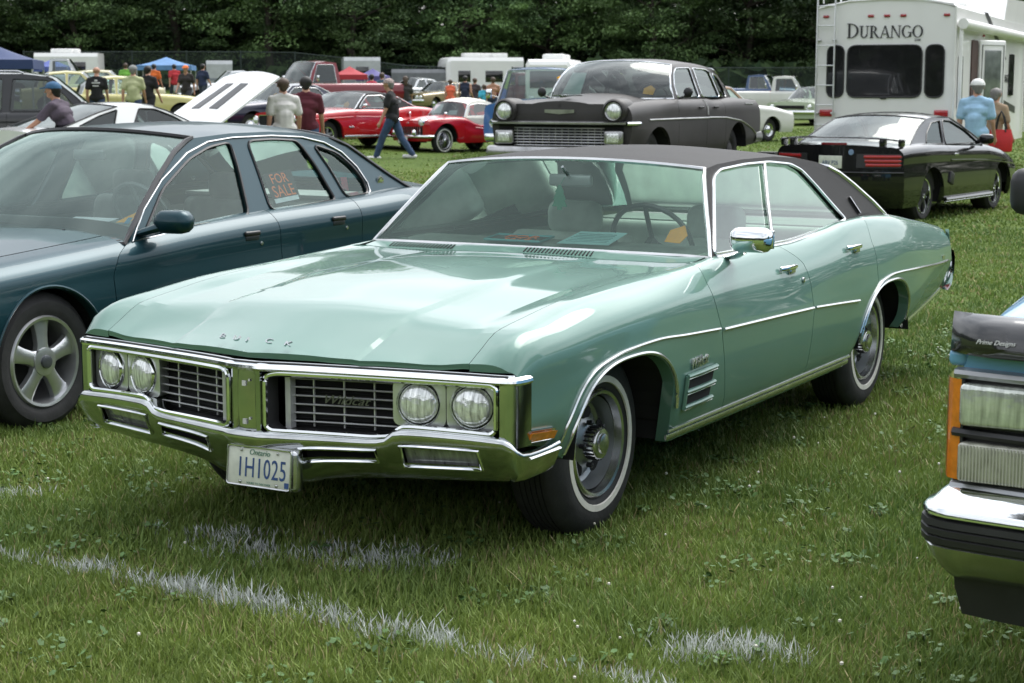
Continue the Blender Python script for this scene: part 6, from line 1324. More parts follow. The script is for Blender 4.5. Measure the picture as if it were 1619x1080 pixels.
(r_, B_, _, _), n_, t_ = far_sedan('pale green sixties sedan beside the white camper', 1262, 64, 238, paint('pale_green', (.40, .47, .33), .0, .4), L_=5.3, wb=3.0, W=.98, H=1.38); lamps2(r_, n_, .72, .66, .09); obj('grille', M().box((n_(0, .6) + .005, 0, .66), (.02, 1.1, .12)), DARK, r_)
(r_, B_, _, _), n_, t_ = far_sedan('white fifties sedan with rust brown roof behind the flat black sedan', 1178, 49, 40, WP_ := paint('old_white', (.62, .62, .58), 0, .45), L_=5.2, wb=2.95, W=.96, H=1.52, belt=1.0, roof_m=mat('rust_brown', (.30, .19, .12), .8, noise=(4, .3)))
(r_, B_, _, _), n_, t_ = far_sedan('yellow compact car behind the man in the printed black shirt', 200, 60, 15, YEL := paint('pale_yellow', (.55, .50, .20), 0, .4), L_=4.1, wb=2.5, W=.86, H=1.50, belt=.95, hatch=True)
(r_, B_, _, _), n_, t_ = far_sedan('second yellow compact car nearer the raised white hood', 285, 52, 20, YEL, L_=4.1, wb=2.5, W=.86, H=1.44, belt=.92, hatch=True)
(r_, B_, _, _), n_, t_ = far_sedan('silver sedan behind the yellow compact cars', 315, 70, 200, paint('silver_paint'), L_=4.6, wb=2.7, W=.90, H=1.42)
(r_, B_, _, _), n_, t_ = far_sedan('white and yellow compact car behind the man in the lime shirt', 238, 66, 12, paint('cream_paint', (.60, .56, .34), 0, .4), L_=4.1, wb=2.5, W=.86, H=1.48, belt=.94, hatch=True)

def far_pickup(label, px, d, yaw, col, dz=0, H=1.78, old=False, L_=5.3, wb=3.2, W=.98, cap=None, belt=1.12, roof_m=None, style='cap', bed=True, bed_m=None, group=None, lift=0):
    yw = R(yaw); p = Vector(place(px, d, dz)); root = thing('pickup_truck', label, 'pickup truck', tuple(p), yw); fo = .80; top = [(fo - .05, belt - .06), (0, belt - .02), (-.7, belt), (-1.8, belt), (-wb, belt), (-wb - 1.1, belt)]
    L = prof_lines(W, top, sill=.42 + lift, mid=.74 + lift * .5, tumble=.93, hoodw=.78, crown=.07 if not old else .12); nose = lambda y, z: fo - .05 * (abs(y) / W) ** 3; tail = lambda y, z: -wb - 1.1
    B, nf, tf = shell(root, L, col, nose, tail, [(0, .37, .43, 1), (-wb, .37, .43, 1)], [-.55, -1.85], hood=-.55, names=['front_fender', 'door', 'bed_side'])
    m = M()
    for s in (1, -1): panel(m, B, -.55, -.8, 5.2, B.K, 2, 2, s, (), up=True, botlip=0)
    obj('cowl', m, col, root); yp = lambda x, z: W * .90 - .26 * (z - belt); h = H - .04
    greenhouse(root, [(-.55, belt - .01), (-.75, belt + (h - belt) * .6), (-.95, h)], [(-.95, h), (-1.3, h + .03), (-1.75, h)], [(-1.75, h), (-1.80, belt + .3), (-1.82, belt - .01)], [[(-.72, belt + .03), (-1.0, h - .06), (-1.64, h - .06), (-1.66, belt + .03)]], yp, col, roof_m or col, GL_CLEAR, bow=(.10, .06), bowr=(.02, .02), crown=.04, win_trim=DCHROME, ws_trim=(DCHROME, .012), tr=.008)
    tub(root, -.55, -1.8, W * .85, .6, belt - .04, CABIN); seat(root, -1.35, 0, 1.4, SEATG, .55, .5); steering(root, -.95, .38, belt + .05, CABIN)
    obj('bed_floor', M().box((-wb + .35, 0, .78), (2.7, W * 1.7, .04)).box((-1.86, 0, .95), (.05, W * 1.75, .4)).box((-wb - 1.06, 0, .95), (.06, W * 1.7, .42)), bed_m or col, root, smooth=0)
    for s in (1, -1): obj('bed_wall', M().box((-wb + .35, s * W * .84, .95), (2.7, .05, .38)), bed_m or col, root, smooth=0)
    g = obj('grille', M().box((nose(0, 0) + .005, 0, .82), (.03, W * 1.5, .26)), DARK, root, smooth=0)
    for i in range(4): obj('grille_bar', M().box((nose(0, 0) + .02, 0, .73 + i * .06), (.02, W * 1.45, .015)), DCHROME, g)
    for s in (1, -1): round_lamp(root, nose(.7, .8) + .02, s * W * .76, .82, .09); obj('tail_lamp', M().rbox((tail(0, 0) - .01, s * W * .9, .85), (.04, .12, .2), .02), REDL, root); obj('mirror', M().rbox((-.78, s * (W + .12), belt + .18), (.06, .14, .2), .03).tube([(-.78, s * W * .9, belt + .1), (-.78, s * (W + .1), belt + .15)], .012, 5), CHROME, root)
    bumper(root, nose, W * .97, .52, .16, .06, CHROME); bumper(root, tail, W * .95, .52, .14, .05, CHROME, 'rear_bumper', sgn=-1)
    four_wheels(root, (0, -wb), W * .83, .38 + lift * .3, .22, .2, style, simple=True); underbody(root, .6, -wb - .6, W - .1, (0, -wb), .38, z0=.42, z1=.75, zc=.37); return root, B
far_pickup('dark red seventies pickup truck behind the men in white and maroon shirts', 447, 58, 218, paint('dark_red', (.17, .012, .020), .1, .35), H=1.86, lift=.1)
far_pickup('old dark blue pickup truck by the trees beside the white camper', 1240, 84, -22, paint('deep_blue', (.02, .06, .15), .1, .4), H=1.8, old=True)
r_, B_ = far_pickup('white pickup truck with orange bed beside the white camper', 1288, 72, -14, WP_, H=1.75, bed_m=mat('orange_panel', (.75, .16, .02), .5))
r_, B_ = far_pickup('bright blue pickup truck with pale glass behind the red roadster', 843, 38, 262, paint('bright_blue', (.06, .16, .42), .1, .35), H=1.98, belt=1.25)
window_tag(r_, pent(-.75, .5, 1.75, .08), 'orange entry tag high in the windshield of the bright blue pickup')
far_pickup('silver pickup truck near the white camper van at the fence', 152, 80, 10, paint('silver_paint'), H=1.85)

# ---- black SUV on the left
def suv():
    BK = paint('suv_black', (.016, .017, .019), .1, .35, amt=.1); GR = mat('grey_cladding', (.035, .035, .038), .6, noise=(12, .15))
    d = 31.0; p = Vector(place(40, d)); yaw = R(14); belt = 1.13
    top = [(.78, 1.02), (.3, 1.06), (-.6, 1.10), (-1.5, belt), (-2.8, belt), (-3.75, belt - .02)]
    L = prof_lines(.96, top, sill=.40, mid=.70, tumble=.93, hoodw=.80, crown=.05); nose = lambda y, z: .88 - .08 * (abs(y) / .9) ** 3; tail = lambda y, z: -3.85 + .05 * (abs(y) / .9) ** 2
    yp = lambda x, z: .89 - .24 * (z - belt); A = [(-.45, belt - .02), (-.75, 1.40), (-1.12, 1.70), (-1.22, 1.74)]; tp = [(-1.22, 1.74), (-1.6, 1.785), (-2.6, 1.785), (-3.4, 1.75), (-3.62, 1.70)]; C = [(-3.62, 1.70), (-3.72, 1.45), (-3.78, belt - .02)]
    w1 = [(-.70, belt + .03), (-.95, 1.44), (-1.22, 1.68), (-1.78, 1.70), (-1.85, belt + .03)]; w2 = [(-1.98, belt + .03), (-1.94, 1.70), (-3.3, 1.68), (-3.45, 1.62), (-3.55, belt + .03)]
    root, B, nf, tf = auto('black two-door sport utility vehicle with roof rails at the left edge', (p.x + 1.75, p.y, p.z), yaw, BK, L, nose, tail, 2.85, .38, .82, (A, tp, C, [w1, w2], yp), -.42, -3.74, [-.60, -1.90], belt, glass_m=glass('suv_glass', (.34, .38, .39), ior=1.8), trims=mat('black_trim'), style='five', names=['front_fender', 'front_door', 'rear_side'], cat='suv', chrome_b=False, bow=(.12, .08), bowr=(.03, .03), crown=.03, rim=.21, tyre_w=.25, arches=[(0, .38, .45, 1), (-2.85, .38, .45, 1)])
    for s in (1, -1):
        obj('roof_rail', M().tube([(-1.6, s * .66, 1.80), (-1.7, s * .66, 1.835), (-3.3, s * .66, 1.83), (-3.4, s * .66, 1.79)], .016, 6), DCHROME, root)
        for xw in (0, -2.85): obj('arch_flare', M().tube([side_on(B, xw + .47 * math.cos(a), .38 + .47 * math.sin(a), s, .012) for a in rnd(17, .1, 3.04)], .03, 6), GR, root)
        obj('mirror', M().rbox((-.62, s * 1.08, 1.24), (.12, .20, .17), .05), BK, root); obj('side_molding', M().tube([side_on(B, x, .78, s, .012) for x in rnd(8, -.5, -2.35)], .014, 6, rz=.045), GR, root)
    bumper(root, nose, .95, .52, .22, .06, GR); bumper(root, tail, .95, .52, .22, .06, GR, 'rear_bumper', sgn=-1)
suv()
# ================================================================== white fifth-wheel camper
CAMW = mat('camper_white', (.80, .80, .79), .35, 0, .3, .1, noise=(1.2, .04)); CAMD = mat('camper_dark_glass', (.010, .010, .012), .12, 0, 1, noise=(8, .2)); ALUM = mat('aluminium', (.60, .61, .62), .35, .8, noise=(12, .1))
def serif_letters(word, h0, h1, m, parent, origin, xdir, up, gap):
    """thick-and-thin capital letters with small serifs, each one a flat plate"""
    x, u = Vector(xdir).normalized(), Vector(up).normalized(); n = x.cross(u); pen = 0
    def ring(cx, cy, rx, ry, tx, ty, a0, a1, N=22):
        o = [(cx + rx * math.cos(a), cy + ry * math.sin(a)) for a in rnd(N, a0, a1)]; i = [(cx + (rx - tx) * math.cos(a), cy + (ry - ty) * math.sin(a)) for a in rnd(N, a1, a0)]; return o + i
    def rect(a, b, c, d): return [(a, b), (c, b), (c, d), (a, d)]
    T, t = .15, .05
    G = {'D': (.80, [rect(.08, 0, .08 + T, 1), rect(0, 0, .2, t), rect(0, 1 - t, .2, 1), ring(.22, .5, .58, .5, T, t, -math.pi / 2, math.pi / 2)]),
         'U': (.80, [rect(.10, .3, .10 + T, 1), rect(0, 1 - t, .35, 1), rect(.62, .3, .68, 1), rect(.52, 1 - t, .80, 1), ring(.39, .3, .29, .3, .12, t * 1.6, math.pi, 2 * math.pi)]),
         'R': (.78, [rect(.08, 0, .08 + T, 1), rect(0, 0, .32, t), rect(0, 1 - t, .3, 1), ring(.25, .735, .33, .265, T, t, -math.pi / 2, math.pi / 2), [(.30, .47), (.44, .47), (.80, 0), (.62, 0)]]),
         'A': (.82, [[(.40, 1), (.48, 1), (.82, 0), (.66, 0)], [(.40, 1), (.44, .92), (.12, 0), (.06, 0)], rect(.2, .30, .62, .30 + t), rect(0, 0, .2, t), rect(.56, 0, .90, t)]),
         'N': (.86, [rect(.10, 0, .16, 1), rect(0, 0, .26, t), [(.06, 1), (.22, 1), (.78, 0), (.70, 0)], rect(.72, 0, .78, 1), rect(.62, 1 - t, .88, 1)]),
         'G': (.84, [ring(.44, .5, .42, .5, T, t, .7, 2 * math.pi - .55), rect(.66, .06, .66 + T * .9, .42), rect(.52, .40, .90, .45)]),
         'O': (.88, [ring(.43, .5, .43, .5, T, t, 0, 2 * math.pi)])}
    for i, ch in enumerate(word):
        h = h0 if i == 0 else h1; wd, polys = G[ch]; mm = M()
        for k, p in enumerate(polys): mm.prism([tuple(Vector(origin) + x * (pen + a * h) + u * (b * h) + n * (.001 * k)) for a, b in p], tuple(n * .008))
        obj('letter', mm, m, parent, smooth=0); pen += (wd + gap) * h
    return pen
def camper():
    yaw = R(67); W2 = 1.12; d = 28.4
    fx, fy = math.cos(yaw), math.sin(yaw); c = place(1391, d); root = thing('camper_trailer', 'big white fifth-wheel camper with three dark rear windows and open entry door', 'camper', (c[0], c[1], terrain(c[0], c[1])), yaw)
    # local: x forward (away), y left; the rear face is at x = 0
    H0, H1, Lb = .62, 2.98, 9.2
    sec = [(-W2, H0), (-W2, H1 - .06), (-W2 + .06, H1), (-.6, H1 + .075), (0, H1 + .10), (.6, H1 + .075), (W2 - .06, H1), (W2, H1 - .06), (W2, H0)]
    b = M(); b.grid([[(x, y, z) for y, z in sec] for x in (0, 3, 6, Lb)]); b.poly([(0, y, z) for y, z in sec]); b.poly([(Lb, y, z) for y, z in sec]); b.grid([[(x, y, H0) for y in (-W2, W2)] for x in (0, Lb)])
    body = obj('body', b, CAMW, root, smooth=30)
    up = M(); q = [(5.6, H1 - .2), (6.1, H1 + .36), (Lb - .2, H1 + .42), (Lb, H1 - .1), (Lb, H1 - .3), (5.6, H1 - .3)]; up.prism([(x, -W2 + .004, z) for x, z in q], (0, 2 * W2 - .008, 0)); obj('raised_front', up, CAMW, root, smooth=0)
    def rwin(y0, y1, z0, z1, r=.14):
        pl = rounded([(y0, z0), (y1, z0), (y1, z1), (y0, z1)], r, 5); o = obj('rear_window', M().prism([(-.004, y, z) for y, z in pl], (-.018, 0, 0)), CAMD, root, smooth=0)
        obj('window_gasket', M().tube([(-.014, y, z) for y, z in pl], .014, 6, closed=True), BLACK, o); return o
    Z0, Z1 = 1.50, 2.33
    rwin(-.60, .60, Z0, Z1); rwin(.66, .93, Z0, Z1, .12); rwin(-.95, -.66, Z0, Z1, .12)
    obj('window_latch', M().rbox((-.028, .0, Z0 - .01), (.02, .10, .04), .009), BLACK, root)
    serif_letters('DURANGO', .235, .195, mat('letter_charcoal', (.03, .03, .033), .5, noise=(30, .1)), root, (-.006, .62, 2.45), (0, -1, 0), (0, 0, 1), .055)
    text('model_script', '2500', .05, INK_K, root, (-.008, -.52, 2.41), (0, -1, 0), (0, 0, 1), ext=.002)
    for y in (.97, .24, -.02, -.28, -.97): obj('marker_lamp', M().rbox((-.012, y, 2.80), (.03, .10, .045), .014), REDL, root)
    for y in (.93, -.93): obj('tail_lamp', M().rbox((-.014, y, 1.24), (.035, .22, .11), .012), mat('lamp_red_bright'), root)
    obj('corner_trim', M().tube([(-.006, -W2 + .01, H0), (-.006, -W2 + .01, H1 - .05), (-.006, -.6, H1 + .06), (-.006, 0, H1 + .085), (-.006, .6, H1 + .06), (-.006, W2 - .01, H1 - .05), (-.006, W2 - .01, H0)], .018, 6), WHITE, root)
    obj('rear_bumper', M().rbox((-.10, 0, .52), (.10, 2.3, .12), .02), ALUM, root)
    ld = obj('roof_ladder', M().tube([(-.10, .80, .95), (-.10, .80, H1 + .10), (-.06, .80, H1 + .22), (.22, .80, H1 + .24), (.30, .80, H1 + .05)], .014, 6).tube([(-.10, 1.09, .95), (-.10, 1.09, H1 + .10), (-.06, 1.09, H1 + .22), (.22, 1.09, H1 + .24), (.30, 1.09, H1 + .05)], .014, 6), ALUM, root)
    for k in range(7): obj('rung', M().tube([(-.10, .80, 1.05 + k * .32), (-.10, 1.09, 1.05 + k * .32)], .011, 6), ALUM, ld)
    for y, z in ((1.07, 1.24), (.82, 1.24), (1.07, 2.42), (.82, 2.42)): obj('ladder_bracket', M().rbox((-.05, y, z), (.10, .05, .03), .008), ALUM, ld)
    # right side with the door
    S = -W2
    def side(x0, x1, z0, z1, nm, m_, r=.06, out=.006, th=.016): return obj(nm, M().prism([(x, S - out + .0, z) for x, z in rounded([(x0, z0), (x1, z0), (x1, z1), (x0, z1)], r, 4)], (0, -th, 0)), m_, root, smooth=0)
    side(.28, .72, 1.32, 2.16, 'side_window', CAMD); side(1.65, 2.35, .78, 2.45, 'doorway', mat('doorway_dark', (.05, .02, .016), .7, noise=(6, .3)), .08)
    dr = M(); a = R(-108); dr = obj('entry_door', M().rbox((0.34, 0, 0), (.68, .05, 1.68), .024), CAMW, root); dr.location = (2.36, S - .03, 1.62); dr.rotation_euler = (0, 0, R(-32))
    dw = obj('door_window', M().rbox((.34, -.03, .25), (.42, .02, .85), .009).rbox((.34, .03, .25), (.42, .02, .85), .009), mat('door_glass', (.16, .18, .17), .15, 0, 1, noise=(6, .3)), dr); obj('door_handle', M().rbox((.60, -.05, -.30), (.06, .06, .12), .02), BLACK, dr)
    obj('door_gasket', M().tube([(.06, -.028, -.76), (.62, -.028, -.76), (.62, -.028, .76), (.06, -.028, .76)], .012, 5, closed=True), ALUM, dr)
    aw = obj('awning_roller', M().tube([(.05, S - .10, 2.66), (9.0, S - .10, 2.66)], .085, 12), WHITE, root)
    for x in (.10, 8.95): obj('awning_arm', M().rbox((x, S - .07, 1.72), (.06, .06, 1.95), .015), WHITE, aw)
    GRY = mat('swoosh_charcoal', (.035, .036, .04), .4); RDS = mat('swoosh_maroon', (.12, .015, .02), .4)
    obj('side_stripe', M().prism([(3.0, S - .004, H1 - .02), (3.5, S - .004, H1 - .02), (6.2, S - .004, 2.2), (5.9, S - .004, 2.15)], (0, -.003, 0)), GRY, root, smooth=0)
    obj('side_stripe', M().prism([(.75, S - .004, .9), (1.6, S - .004, .72), (1.6, S - .004, .85), (.95, S - .004, 1.02), (.62, S - .004, 1.38), (.58, S - .004, 1.32)], (0, -.003, 0)), RDS, root, smooth=0)
    obj('side_stripe', M().prism([(2.5, S - .004, 1.05), (4.2, S - .004, 1.4), (7.8, S - .004, 1.15), (7.8, S - .004, 1.28), (4.2, S - .004, 1.56), (3.0, S - .004, 1.36)], (0, -.003, 0)), GRY, root, smooth=0)
    text('side_script', 'DURANGO', .22, GRY, root, (6.1, S - .008, 1.82), (1, 0, 0), (0, 0, 1), ext=.002)
    side(3.4, 3.9, 2.1, 2.38, 'side_vent', WHITE, .04, .004, .03); side(4.7, 5.5, 1.5, 2.2, 'side_window', CAMD); side(6.6, 7.3, 1.5, 2.3, 'side_window', CAMD)
    side(3.35, 3.75, 1.35, 1.62, 'outlet_cover', WHITE, .03, .004, .03); obj('porch_lamp', M().rbox((3.15, S - .05, 2.15), (.14, .08, .12), .03), WHITE, root); obj('marker_lamp', M().rbox((3.0, S - .02, 2.55), (.10, .03, .045), .012), REDL, root)
    gr = obj('grab_handle', M().tube([(2.95, S - .02, 1.55), (2.95, S - .10, 1.5), (3.0, S - .12, 1.0), (2.95, S - .02, .95)], .02, 6), WHITE, root)
    st = obj('entry_steps', M().rbox((2.0, S - .18, .55), (.66, .24, .03), .01), ALUM, root)
    for k in range(1, 3): obj('step', M().rbox((2.0, S - .18 - .24 * k, .55 - .17 * k), (.66, .24, .03), .01), ALUM, st)
    for dx in (-.34, .34): obj('step_rail', M().tube([(2.0 + dx, S - .12, .62), (2.0 + dx, S - .66, .2)], .018, 5), ALUM, st)
    un = M().box((4.5, 0, .5), (8.6, 1.9, .22)); obj('chassis', un, DARK, root, smooth=0)
    for x in (3.6, 4.5):
        for s in (1, -1): wheel(root, x, s * 1.08, .36, .22, .2, 'cap', s, simple=True)
    for s in (1, -1): obj('landing_leg', M().rbox((7.6, s * .9, .3), (.08, .08, .6), .015), DARK, root)
    for x, y, s_ in ((1.6, .2, .55), (4.4, -.3, .7)): obj('roof_vent', M().rbox((x, y, H1 + .14), (s_, s_, .16), .05), WHITE, root)
camper()

# ---- campers, vans and canopies along the fence
def motorhome(label, px, d, yaw, L_, H, W2, m, bus=True, dz=0, cat='motorhome', name='motorhome'):
    p = place(px, d, dz); root = thing(name, label, cat, p, R(yaw)); b = M(); sec = [(-W2, .5), (-W2, H - .2), (-W2 + .12, H), (W2 - .12, H), (W2, H - .2), (W2, .5)]
    xs = [0, -.10, -.3, -L_] if bus else [0, -L_]; sc = [.88, .96, 1, 1] if bus else [1, 1]
    b.grid([[(x, y * k, .5 + (z - .5) * k) for y, z in sec] for x, k in zip(xs, sc)]); b.poly([(0, y * sc[0], .5 + (z - .5) * sc[0]) for y, z in sec]); b.poly([(-L_, y, z) for y, z in sec]); obj('body', b, m, root, smooth=30)
    if bus: obj('windshield', M().rbox((.0, 0, .5 + (H - .5) * .58), (.05, W2 * 1.55, (H - .5) * .36), .02), CAMD, root)
    for s in (1, -1):
        for i in range(int(L_ / 1.7)): obj('side_window', M().rbox((-1.0 - i * 1.7, s * W2, H * .62), (1.0 if i % 2 else .7, .04, .62), .018), CAMD, root)
        obj('stripe', M().box((-L_ / 2, s * (W2 + .006), H * .40), (L_ * .98, .01, .14)), mat('stripe_grey', (.22, .24, .27), .5), root, smooth=0)
        for x in (-1.0, -L_ * .72): wheel(root, x, s * (W2 - .12), .38, .22, .22, 'cap', s, simple=True)
        obj('headlight' if bus else 'marker_lamp', M().rbox((.02, s * W2 * .7, .85), (.05, .22, .16), .02), LENS, root)
    for i, x in enumerate(rnd(3, -1.6, -L_ + 1.2) if L_ > 3 else []): obj('roof_unit', M().rbox((x, .1 * (-1) ** i, H + .12), (.9, .8, .24), .07), WHITE, root)
    return root
motorhome('white motorhome parked along the fence behind the crowd', 700, 97, 196, 4.4, 2.75, 1.1, CAMW); motorhome('small white camper van behind the bright blue pickup', 866, 72, 262, 4.6, 2.45, .98, CAMW)
motorhome('white camper trailer behind the cab of the dark red pickup', 545, 97, 190, 2.0, 2.2, 1.0, mat('camper_grey', (.45, .47, .48), .5, noise=(3, .1)), bus=False, cat='camper', name='camper_trailer'); motorhome('long grey camper trailer in front of the fence', 622, 97, 182, 3.0, 1.9, 1.0, mat('camper_dark', (.16, .17, .18), .5, noise=(3, .15)), bus=False, cat='camper', name='camper_trailer')
motorhome('white camper trailer behind the silver pickup by the fence', 168, 96, 4, 3.4, 2.1, 1.1, CAMW, bus=False, cat='camper', name='camper_trailer'); motorhome('white panelled trailer to the right of the blue canopy', 332, 96, 190, 1.4, 1.7, .9, mat('camper_grey'), bus=False, cat='camper', name='camper_trailer')
def antique():
    col = paint('maroon_paint', (.13, .018, .022), .0, .4); p = place(792, 80); root = thing('vintage_car', 'tall maroon antique sedan behind the crowd', 'car', p, R(195)); b = M()
    b.rbox((-1.5, 0, 1.25), (2.0, 1.5, 1.35), .16); obj('body', b, col, root); h = M().rbox((.1, 0, .95), (1.3, .80, .62), .10); obj('hood', h, col, root)
    for s in (1, -1):
        for x in (-.85, -1.5, -2.1): obj('side_window', M().rbox((x, s * .755, 1.55), (.45, .03, .45), .012), CAMD, root)
        for x in (.4, -2.1): obj('fender', M().tube([(x + .55 * math.cos(a), s * .72, .32 + .5 * math.sin(a)) for a in rnd(11, -.1, 3.2)], .04, 6, rz=.14), DARK, root); wheel(root, x, s * .76, .36, .13, .24, 'steel', s, simple=True, paint_m=col)
        round_lamp(root, .80, s * .45, .95, .11); obj('running_board', M().box((-.8, s * .78, .42), (1.8, .25, .05)), DARK, root)
    obj('windshield', M().rbox((-.50, 0, 1.58), (.03, 1.25, .48), .012), CAMD, root); obj('chassis', M().box((-.9, 0, .45), (3.2, .9, .15)), DARK, root)
antique()
def canopy(label, px, d, W, D, h, m, rz=0, peak=.75, dz=0):
    p = place(px, d, dz); root = thing('canopy_tent', label, 'canopy', p, rz); r = M(); ed = [(-W / 2, -D / 2), (W / 2, -D / 2), (W / 2, D / 2), (-W / 2, D / 2)]; rows = []
    for k in rnd(6, 1, .0): rows.append([(x * k, y * k, h + peak * (1 - k) ** 1.35) for x, y in dense(ed, .5)])
    r.grid(rows, cu=True); r.grid([[(x, y, h) for x, y in dense(ed, .5)], [(x * 1.01, y * 1.01, h - .24) for x, y in dense(ed, .5)]], cu=True); obj('canopy_roof', r, m, root, smooth=40)
    for x, y in ed: obj('pole', M().tube([(x * .98, y * .98, 0), (x * .98, y * .98, h)], .025, 6), ALUM, root)
    return root
canopy('navy blue canopy tent at the left edge behind the black utility vehicle', 0, 46, 2.3, 2.3, 1.95, mat('canopy_navy', (.02, .04, .12), .7, noise=(3, .1)), R(8), .42); canopy('violet blue canopy tent before the white camper trailer', 92, 86, 1.7, 1.7, 1.45, mat('canopy_violet', (.07, .10, .32), .7, noise=(3, .1)), R(5), .4)
canopy('long light blue canopy tent along the fence', 270, 88, 2.7, 2.2, 1.5, mat('canopy_blue', (.10, .22, .42), .7, noise=(3, .15)), R(4), .42); canopy('red canopy tent beside the dark red pickup', 556, 84, 1.6, 1.6, 1.4, mat('canopy_red', (.35, .02, .03), .7, noise=(3, .1)), R(10), .4); canopy('purple canopy tent next to the red canopy', 592, 88, 1.5, 1.5, 1.45, mat('canopy_purple', (.08, .07, .22), .7, noise=(3, .1)), R(-6), .38)

# ================================================================== people
SKIN = mat('skin', (.46, .25, .17), .55, noise=(20, .08)); SKIN_T = mat('skin_tanned', (.38, .19, .12), .55, noise=(20, .1)); DENIM = mat('denim', (.035, .065, .13), .9, noise=(9, .35), bump=(60, .3))
PEND = []
def capsule(m, a, ra, b, rb, n=10, flat=1.0):
    a, b = Vector(a), Vector(b); d = (b - a); L_ = d.length
    if L_ < 1e-6: m.sphere(a, ra, n); return
    t = d / L_; up = Vector((0, 1, 0)) if abs(t.y) < .9 else Vector((1, 0, 0)); u = t.cross(up).normalized(); v = u.cross(t); rows = []
    for i in range(5): th = -math.pi / 2 + math.pi / 2 * i / 4; rows.append([a + t * ra * math.sin(th) + (u * math.cos(k * 6.28319 / n) * flat + v * math.sin(k * 6.28319 / n)) * max(ra * math.cos(th), 1e-4) for k in range(n)])
    for i in range(5): th = math.pi / 2 * i / 4; rows.append([b + t * rb * math.sin(th) + (u * math.cos(k * 6.28319 / n) * flat + v * math.sin(k * 6.28319 / n)) * max(rb * math.cos(th), 1e-4) for k in range(n)])
    n0 = len(m.v); m.grid(rows, cu=True); m.f.append(tuple(n0 + k for k in range(n))[::-1]); m.mi.append(0); e = n0 + 9 * n; m.f.append(tuple(e + k for k in range(n))); m.mi.append(0)
def remeshed(name, m, mt, parent, vox):
    o = obj(name, m, mt, parent, smooth=180); md = o.modifiers.new('remesh', 'REMESH'); md.mode = 'VOXEL'; md.voxel_size = vox; md.use_smooth_shade = True; sm = o.modifiers.new('smooth', 'SMOOTH'); sm.factor = .5; sm.iterations = 3; PEND.append(o); return o
